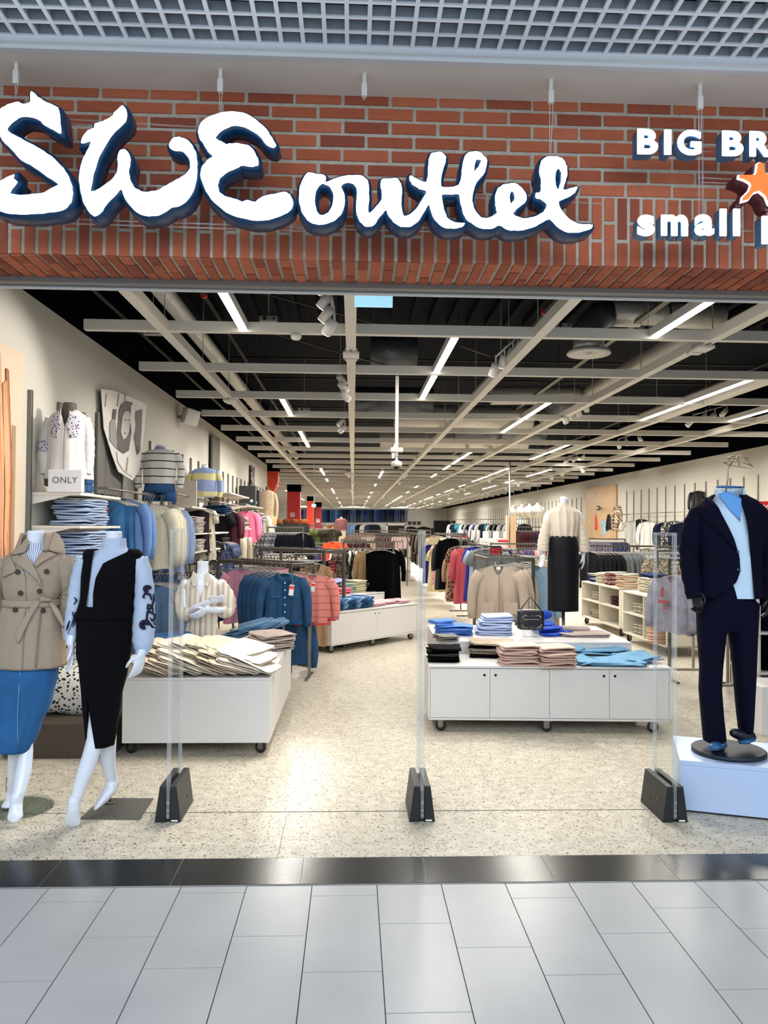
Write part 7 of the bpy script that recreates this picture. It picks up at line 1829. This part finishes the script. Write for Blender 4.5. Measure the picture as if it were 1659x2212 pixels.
# ================================================================== middle of the shop
seg_rack('dark steel rack with black coats and patterned tops left of the aisle', 742, 850, 1184, 12.6, ['tee', 'dress', 'coat', 'coat'], [pattern('brown_paisley', '#3b302b', '#8f7f70', 30, .5), pattern('zebra', '#e4e0d8', '#17161a', 3.2, .5, 'wave'), fab('#9a7f5c'), mat('black_wool', '#060609', .95, spec=.04)], ['brown patterned top on the rack left of the aisle', 'zebra printed dress on the rack left of the aisle', 'tan coat on the rack left of the aisle', 'black coat on the rack left of the aisle'], 'rack left of the aisle', 8, rz=.5, scale=.9)
o = garment('vestcoat', mat('black_wool', '#060609', .95, spec=.04), W(822, 1188, 12.0), .1, 'wide black coat facing forward on the rack left of the aisle', None, scale=1.1); o.scale = (1.15, 1.6, 1.0)
garment('coat', fab('#9a7f5c'), W(793, 1190, 12.2), .3, 'tan coat just left of the wide black coat', None, scale=.7)
ZEB = pattern('zebra', '#e4e0d8', '#17161a', 3.2, .5, 'wave')
for i in range(2): garment('dress', ZEB, W(733 + i * 30, 1192, 14 - i * .6), .1, ['zebra printed dress left of the dark post', 'zebra printed dress right of the dark post'][i], None, scale=.75)
for i in range(3): garment('coat', mat('burnt_orange', '#cf4a1e', .8), W(718 + i * 6, 1170, 17 + .1 * i), -.2 + .2 * i, 'burnt orange dress left of the zebra dresses', 'burnt orange dresses', scale=.75)
t = thing('shelf_unit', 'small white open shelf with a pink stack behind the angled cabinet', 'shelf unit', (W(722, 1262, 12.6).x, 12.6, 0)); zc_ = W(740, 1237, 12.6).z
part('shell', MB().span((0, 0, 0), (.30, .4, .02)).span((0, 0, zc_ - .02), (.33, .4, zc_)).span((.31, 0, 0), (.33, .4, zc_)).span((0, 0, 0), (.02, .4, zc_)), WHITE_LAM, t)
stack((W(730, 1237, 12.8).x, 12.8, zc_ + .001), 5, .34, .34, .042, PINKK, 'salmon pink knit in the tall stack on the small white shelf', 'salmon pink stack', 'sweater', 'folded_sweater', noise=.008)
single('handbag', sup(MB(), (0, 0, .06), (.14, .12, .16)), mat('tan_leather', '#8c4a2f', .5), 'brown leather bag beside the salmon pink stack', 'bag', (W(714, 1252, 12.4).x, 12.4, W(714, 1252, 12.4).z))
seg_rack('rack of grey camouflage and black jackets near the end of the left wall', 578, 655, 1150, 16.8, ['jacket'], [pattern('grey_camo', '#2d3036', '#7b7f86', 16, .5), fab('#0e0f16')], ['grey patterned jacket near the end of the left wall', 'black jacket near the end of the left wall'], 'jackets near the wall end', 12, rz=.6)
seg_rack('rack of yellow-green and olive tops under the red columns', 662, 722, 1142, 25, ['tee'], [mat('lime_yellow', '#b3bd4a', .8), fab('#5a6338'), fab('#3d3a30')], ['lime yellow top under the red columns', 'olive top under the red columns', 'dark olive top under the red columns'], 'tops under the red columns', 12, rz=.4, scale=.95)
seg_rack('rack of navy and blue skirts left of the orange dress', 655, 712, 1180, 17.6, ['skirt'], [fab('#22252e'), mat('ink_blue', '#1d2a78', .8)], ['dark skirt left of the orange dress', 'ink blue skirt left of the orange dress'], 'skirts left of the orange dress', 12, rz=.7, scale=.6)
seg_rack('rack of maroon tops right of the orange dress', 738, 790, 1172, 18.5, ['tee'], [fab('#5a1620'), fab('#3a2428')], ['maroon top right of the orange dress', 'dark maroon top right of the orange dress'], 'maroon tops', 8, rz=.5, scale=.6)
seg_rack('chrome rack of mixed tops behind the zebra dresses', 750, 880, 1158, 22, ['tee'], [fab('#8d7468'), fab('#b9a9a0'), fab('#6a5550'), fab('#c9b0ae')], ['brown top on the chrome rack left of the far aisle', 'pale top on the chrome rack left of the far aisle', 'dark brown top on the chrome rack left of the far aisle', 'rose top on the chrome rack left of the far aisle'], 'chrome rack left of the far aisle', 22, rz=.8, scale=.55)
seg_rack('second chrome rack further back left of the far aisle', 760, 870, 1150, 28, ['tee'], [fab('#a58c80'), fab('#5d5754')], ['beige top on the second chrome rack', 'grey-brown top on the second chrome rack'], 'second chrome rack', 16, rz=.8, scale=.6)
seg_rack('rack of blue jeans far back at the right of the aisle end', 840, 876, 1157, 30, ['jacket'], [denim('#2c3a55')], ['dark denim folded clothes near the end of the aisle'], 'dark denim near the aisle end', 6, rz=.6, scale=.6)
for i, (px, py, m, nm) in enumerate(() and ((848, 1170, WHT, 'white'), (852, 1185, mat('pale_rose', '#d9a3a8', .8), 'pale rose'))):
    p = W(px, py, 19 - i); single('folded_garment', sup(MB(), (0, 0, .1), (.35, .3, .2), noise=.02), m, nm + ' garment bundle at the edge of the far aisle', 'clothing', p)
t = thing('display_table', 'white table with a white frame beside the far aisle', 'display table', (W(845, 1205, 24).x, 24, 0)); part('body', MB().span((0, 0, 0), (.05, .5, 1.1)).span((.55, 0, 0), (.6, .5, 1.1)), WHITE_LAM, t)
for z_ in (.3, .7, 1.1): part('shelf_board', MB().span((0, 0, z_ - .03), (.6, .5, z_)), WHITE_LAM, t)
# coloured columns
def column(label, px0, px1, Y, hexc, flare=False, top=None, sign=None):
    A = W(px0, 1100, Y); B = W(px1, 1100, Y); w_ = B.x - A.x; top = top or HG + .05
    t = thing('column', label, 'column', ((A.x + B.x) / 2, Y, 0))
    m = mat('column_' + hexc[1:], hexc, .5)
    if flare:
        part('shaft', MB().span((-w_ / 2, 0, 0), (w_ * .15, .5, top)), m, t)
        part('flared_head', MB().prism([(w_ * .15, top - .75), (w_ * .15, top - .0), (w_ * 1.0, top - .0), (w_ * 1.0, top - .28)], 0, .5), m, t)
    else: part('shaft', MB().span((-w_ / 2, 0, 0), (w_ / 2, w_, top)), m, t)
    part('black_head', MB().span((-w_ / 2 - .01, -.01, top), (w_ / 2 * (2.1 if flare else 1.05), .52, 4.9)), blackp, t)
    if sign:
        p = W(sign[0], sign[1], Y) - Vector((t.location.x, Y, 0)); s_ = sign[2]
        part('pictogram', MB().span((p.x - s_, -.012, p.z - s_), (p.x + s_, -.004, p.z - s_ * .8)).span((p.x - s_, -.012, p.z + s_ * .8), (p.x + s_, -.004, p.z + s_)).span((p.x - s_, -.012, p.z - s_), (p.x - s_ * .8, -.004, p.z + s_)).span((p.x + s_ * .8, -.012, p.z - s_), (p.x + s_, -.004, p.z + s_)).span((p.x - s_ * .5, -.012, p.z - s_ * .6), (p.x - s_ * .2, -.004, p.z + s_ * .6)).span((p.x + s_ * .05, -.012, p.z - s_ * .6), (p.x + s_ * .5, -.004, p.z + s_ * .3)), mat('pictogram_white', '#e9e4e0', .6), t, label='small white square pictogram')
    return t
column('orange-red column with flared head just past the left wall', 577, 592, 22.6, '#d8401c', flare=True, top=W(590, 1018, 22.6).z)
column('deep red column with a white pictogram, the widest', 620, 648, 31, '#a50f14', top=W(634, 1062, 31).z, sign=(632, 1112, .085))
column('bright red-orange column between the two deep red ones', 663, 676, 42, '#cf2f18', top=W(668, 1082, 42).z)
column('deep red column, smallest and farthest', 680, 694, 52, '#8d1016', top=W(687, 1095, 52).z, sign=(687, 1125, .12))
p = W(678, 1092, 41); single("exit_light", MB().box((0, 0, 0), (.22, .05, .14)).cyl((0, 0, .07), (0, 0, 4.94 - p.z), .006, 5), emis('exit_green', '#7fe6d2', 1.5), 'small pale green light sign beside the far columns', 'sign', p)
# brown bags and plants on the dark beam by the columns
sh_ = W(620, 1136, 20)
t = thing('shelf_unit', 'dark display shelf with brown bags before the red columns', 'shelf unit', (sh_.x, 20, 0)); part('beam', MB().box((0, 0, sh_.z - .06), (1.15, .35, .22)), mat('dark_shelf', '#1d1a18', .6), t); part('post', MB().box((-.5, 0, (sh_.z - .17) / 2), (.05, .05, sh_.z - .17)).box((.5, 0, (sh_.z - .17) / 2), (.05, .05, sh_.z - .17)), BLACKPL, t)
for i in range(5): single('handbag', sup(MB(), (0, 0, .06), (.2, .15, .13), ex=.6, ez=.7), fab(['#7a4526', '#93582e', '#5f3520'][i % 3]), '%s brown bag in the row on the dark shelf by the columns' % ['first', 'second', 'third', 'fourth', 'fifth'][i], 'bag', (sh_.x - .45 + .22 * i, 20, sh_.z + .051), group='brown bags by the columns')
t = wall_shelf(18.3, 20.0, W(582, 1136, 19).z, 'white shelf with beige bags at the end of the left wall', dep=.5)
for i in range(2): single('handbag', sup(MB(), (0, 0, .12), (.3, .3, .24), ex=.4, ez=.5), fab('#c3a582'), 'beige handbag on the end shelf of the left wall, ' + ['nearer', 'farther'][i], 'bag', (LW + .4, 18.7 + .7 * i, W(582, 1136, 19).z + .001))
# low clutter to fill the left mid field
for (pxa, pxb, py, Y, m, nm, kd) in ((400, 470, 1232, 11.0, pattern('floral_dark', '#1a1a1e', '#d0c8bc', 34, .52), 'dark floral', 'tee'), (505, 560, 1222, 12.5, [fab('#39507a'), fab('#22304f')][0], 'slate blue', 'tee'), (580, 640, 1196, 13.4, pattern('leopard_bw', '#26211f', '#cfc6bb', 30, .5), 'speckled', 'tee'), (640, 700, 1210, 12.6, fab('#20202a'), 'near-black', 'tee')):
    seg_rack('steel rack of %s tops in the left half of the shop' % nm, pxa, pxb, py, Y, [kd], [m], [nm + ' top on a rack in the left half of the shop'], nm + ' tops, left half', 9, rz=.6, scale=.85)
# back wall: row of jeans, coloured shirts, doorway
JN = [denim('#141d33'), denim('#1b2a4e'), denim('#5d7ba3'), denim('#233a6b'), denim('#0f1424'), denim('#34507f')]
jn_ = ['black-blue', 'dark blue', 'light blue', 'mid blue', 'black', 'denim blue']
for i in range(42):
    px = 648 + i * 5.6
    if 660 < px < 697 and i % 2: continue
    k = rr.choice(range(6))
    o = garment('trousers', JN[k], W(px, 1101, BACK - .3), .15, '%s jeans hanging in the high row on the back wall' % jn_[k], 'back wall jeans, ' + jn_[k], hanger=False, scale=1.15); o.scale = (.58, 1, 1.15)
single('wall_rail', MB().cyl((W(645, 1101, BACK - .3).x, 0, 0), (W(884, 1101, BACK - .3).x, 0, 0), .02, 8), CHROME, 'long rail under the ceiling of the back wall carrying the jeans', 'clothes rail', (0, BACK - .3, W(760, 1101, BACK - .3).z + .03))
cc = ['#b3302c', '#c9c2b4', '#c05a30', '#d4bf4a', '#d8d4cc', '#5d86c9', '#6f97cf', '#8fb0dc', '#20242e', '#d9d9d6', '#3a4458', '#22262e']
for i in range(24):
    garment('shirt', fab(cc[i // 2]), W(697 + i * 5, 1133, BACK - 1.2), .3, 'shirt in the %s section of the low row on the back wall' % ['red', 'cream', 'orange', 'yellow', 'white', 'sky blue', 'cornflower', 'pale blue', 'black', 'light grey', 'slate', 'charcoal'][i // 2], 'back wall shirts %d' % (i // 2), hanger=False, scale=1.5)
dw0 = W(838, 1132, BACK - .02); dw1 = W(874, 1132, BACK - .02)
d1 = struct('door_1', MB().span((dw0.x, BACK - .06, 0), (dw1.x, BACK - .01, W(850, 1135, BACK).z)), mat('dark_opening', '#2a2724', .8))
struct('door_frame', MB().span((dw0.x - .12, BACK - .1, 0), (dw0.x, BACK - .01, dw0.z)).span((dw1.x, BACK - .1, 0), (dw1.x + .12, BACK - .01, dw0.z)).span((dw0.x - .12, BACK - .1, W(850, 1135, BACK).z), (dw1.x + .12, BACK - .01, W(850, 1131, BACK).z)), WHITEMET, d1)
for i, (px, py, hexc, nm) in enumerate(((888, 1137, '#1a1418', 'near-black'), (915, 1137, '#1c1519', 'black'), (938, 1140, '#2a2426', 'dark brown'))):
    garment('jacket', fab(hexc), W(px, py, 55), 0, nm + ' jacket displayed near the back wall, right of the doorway', None, scale=2.0 if i == 1 else 1.4)
for i in range(3): single('wall_picture', MB().box((0, 0, 0), (.32, .04, .32)), mat('dark_picture', '#3a2422', .6), ['left', 'middle', 'right'][i] + ' small dark picture on the back wall right of the doorway', 'picture', W(885 + 10 * i, 1130, BACK - .05))
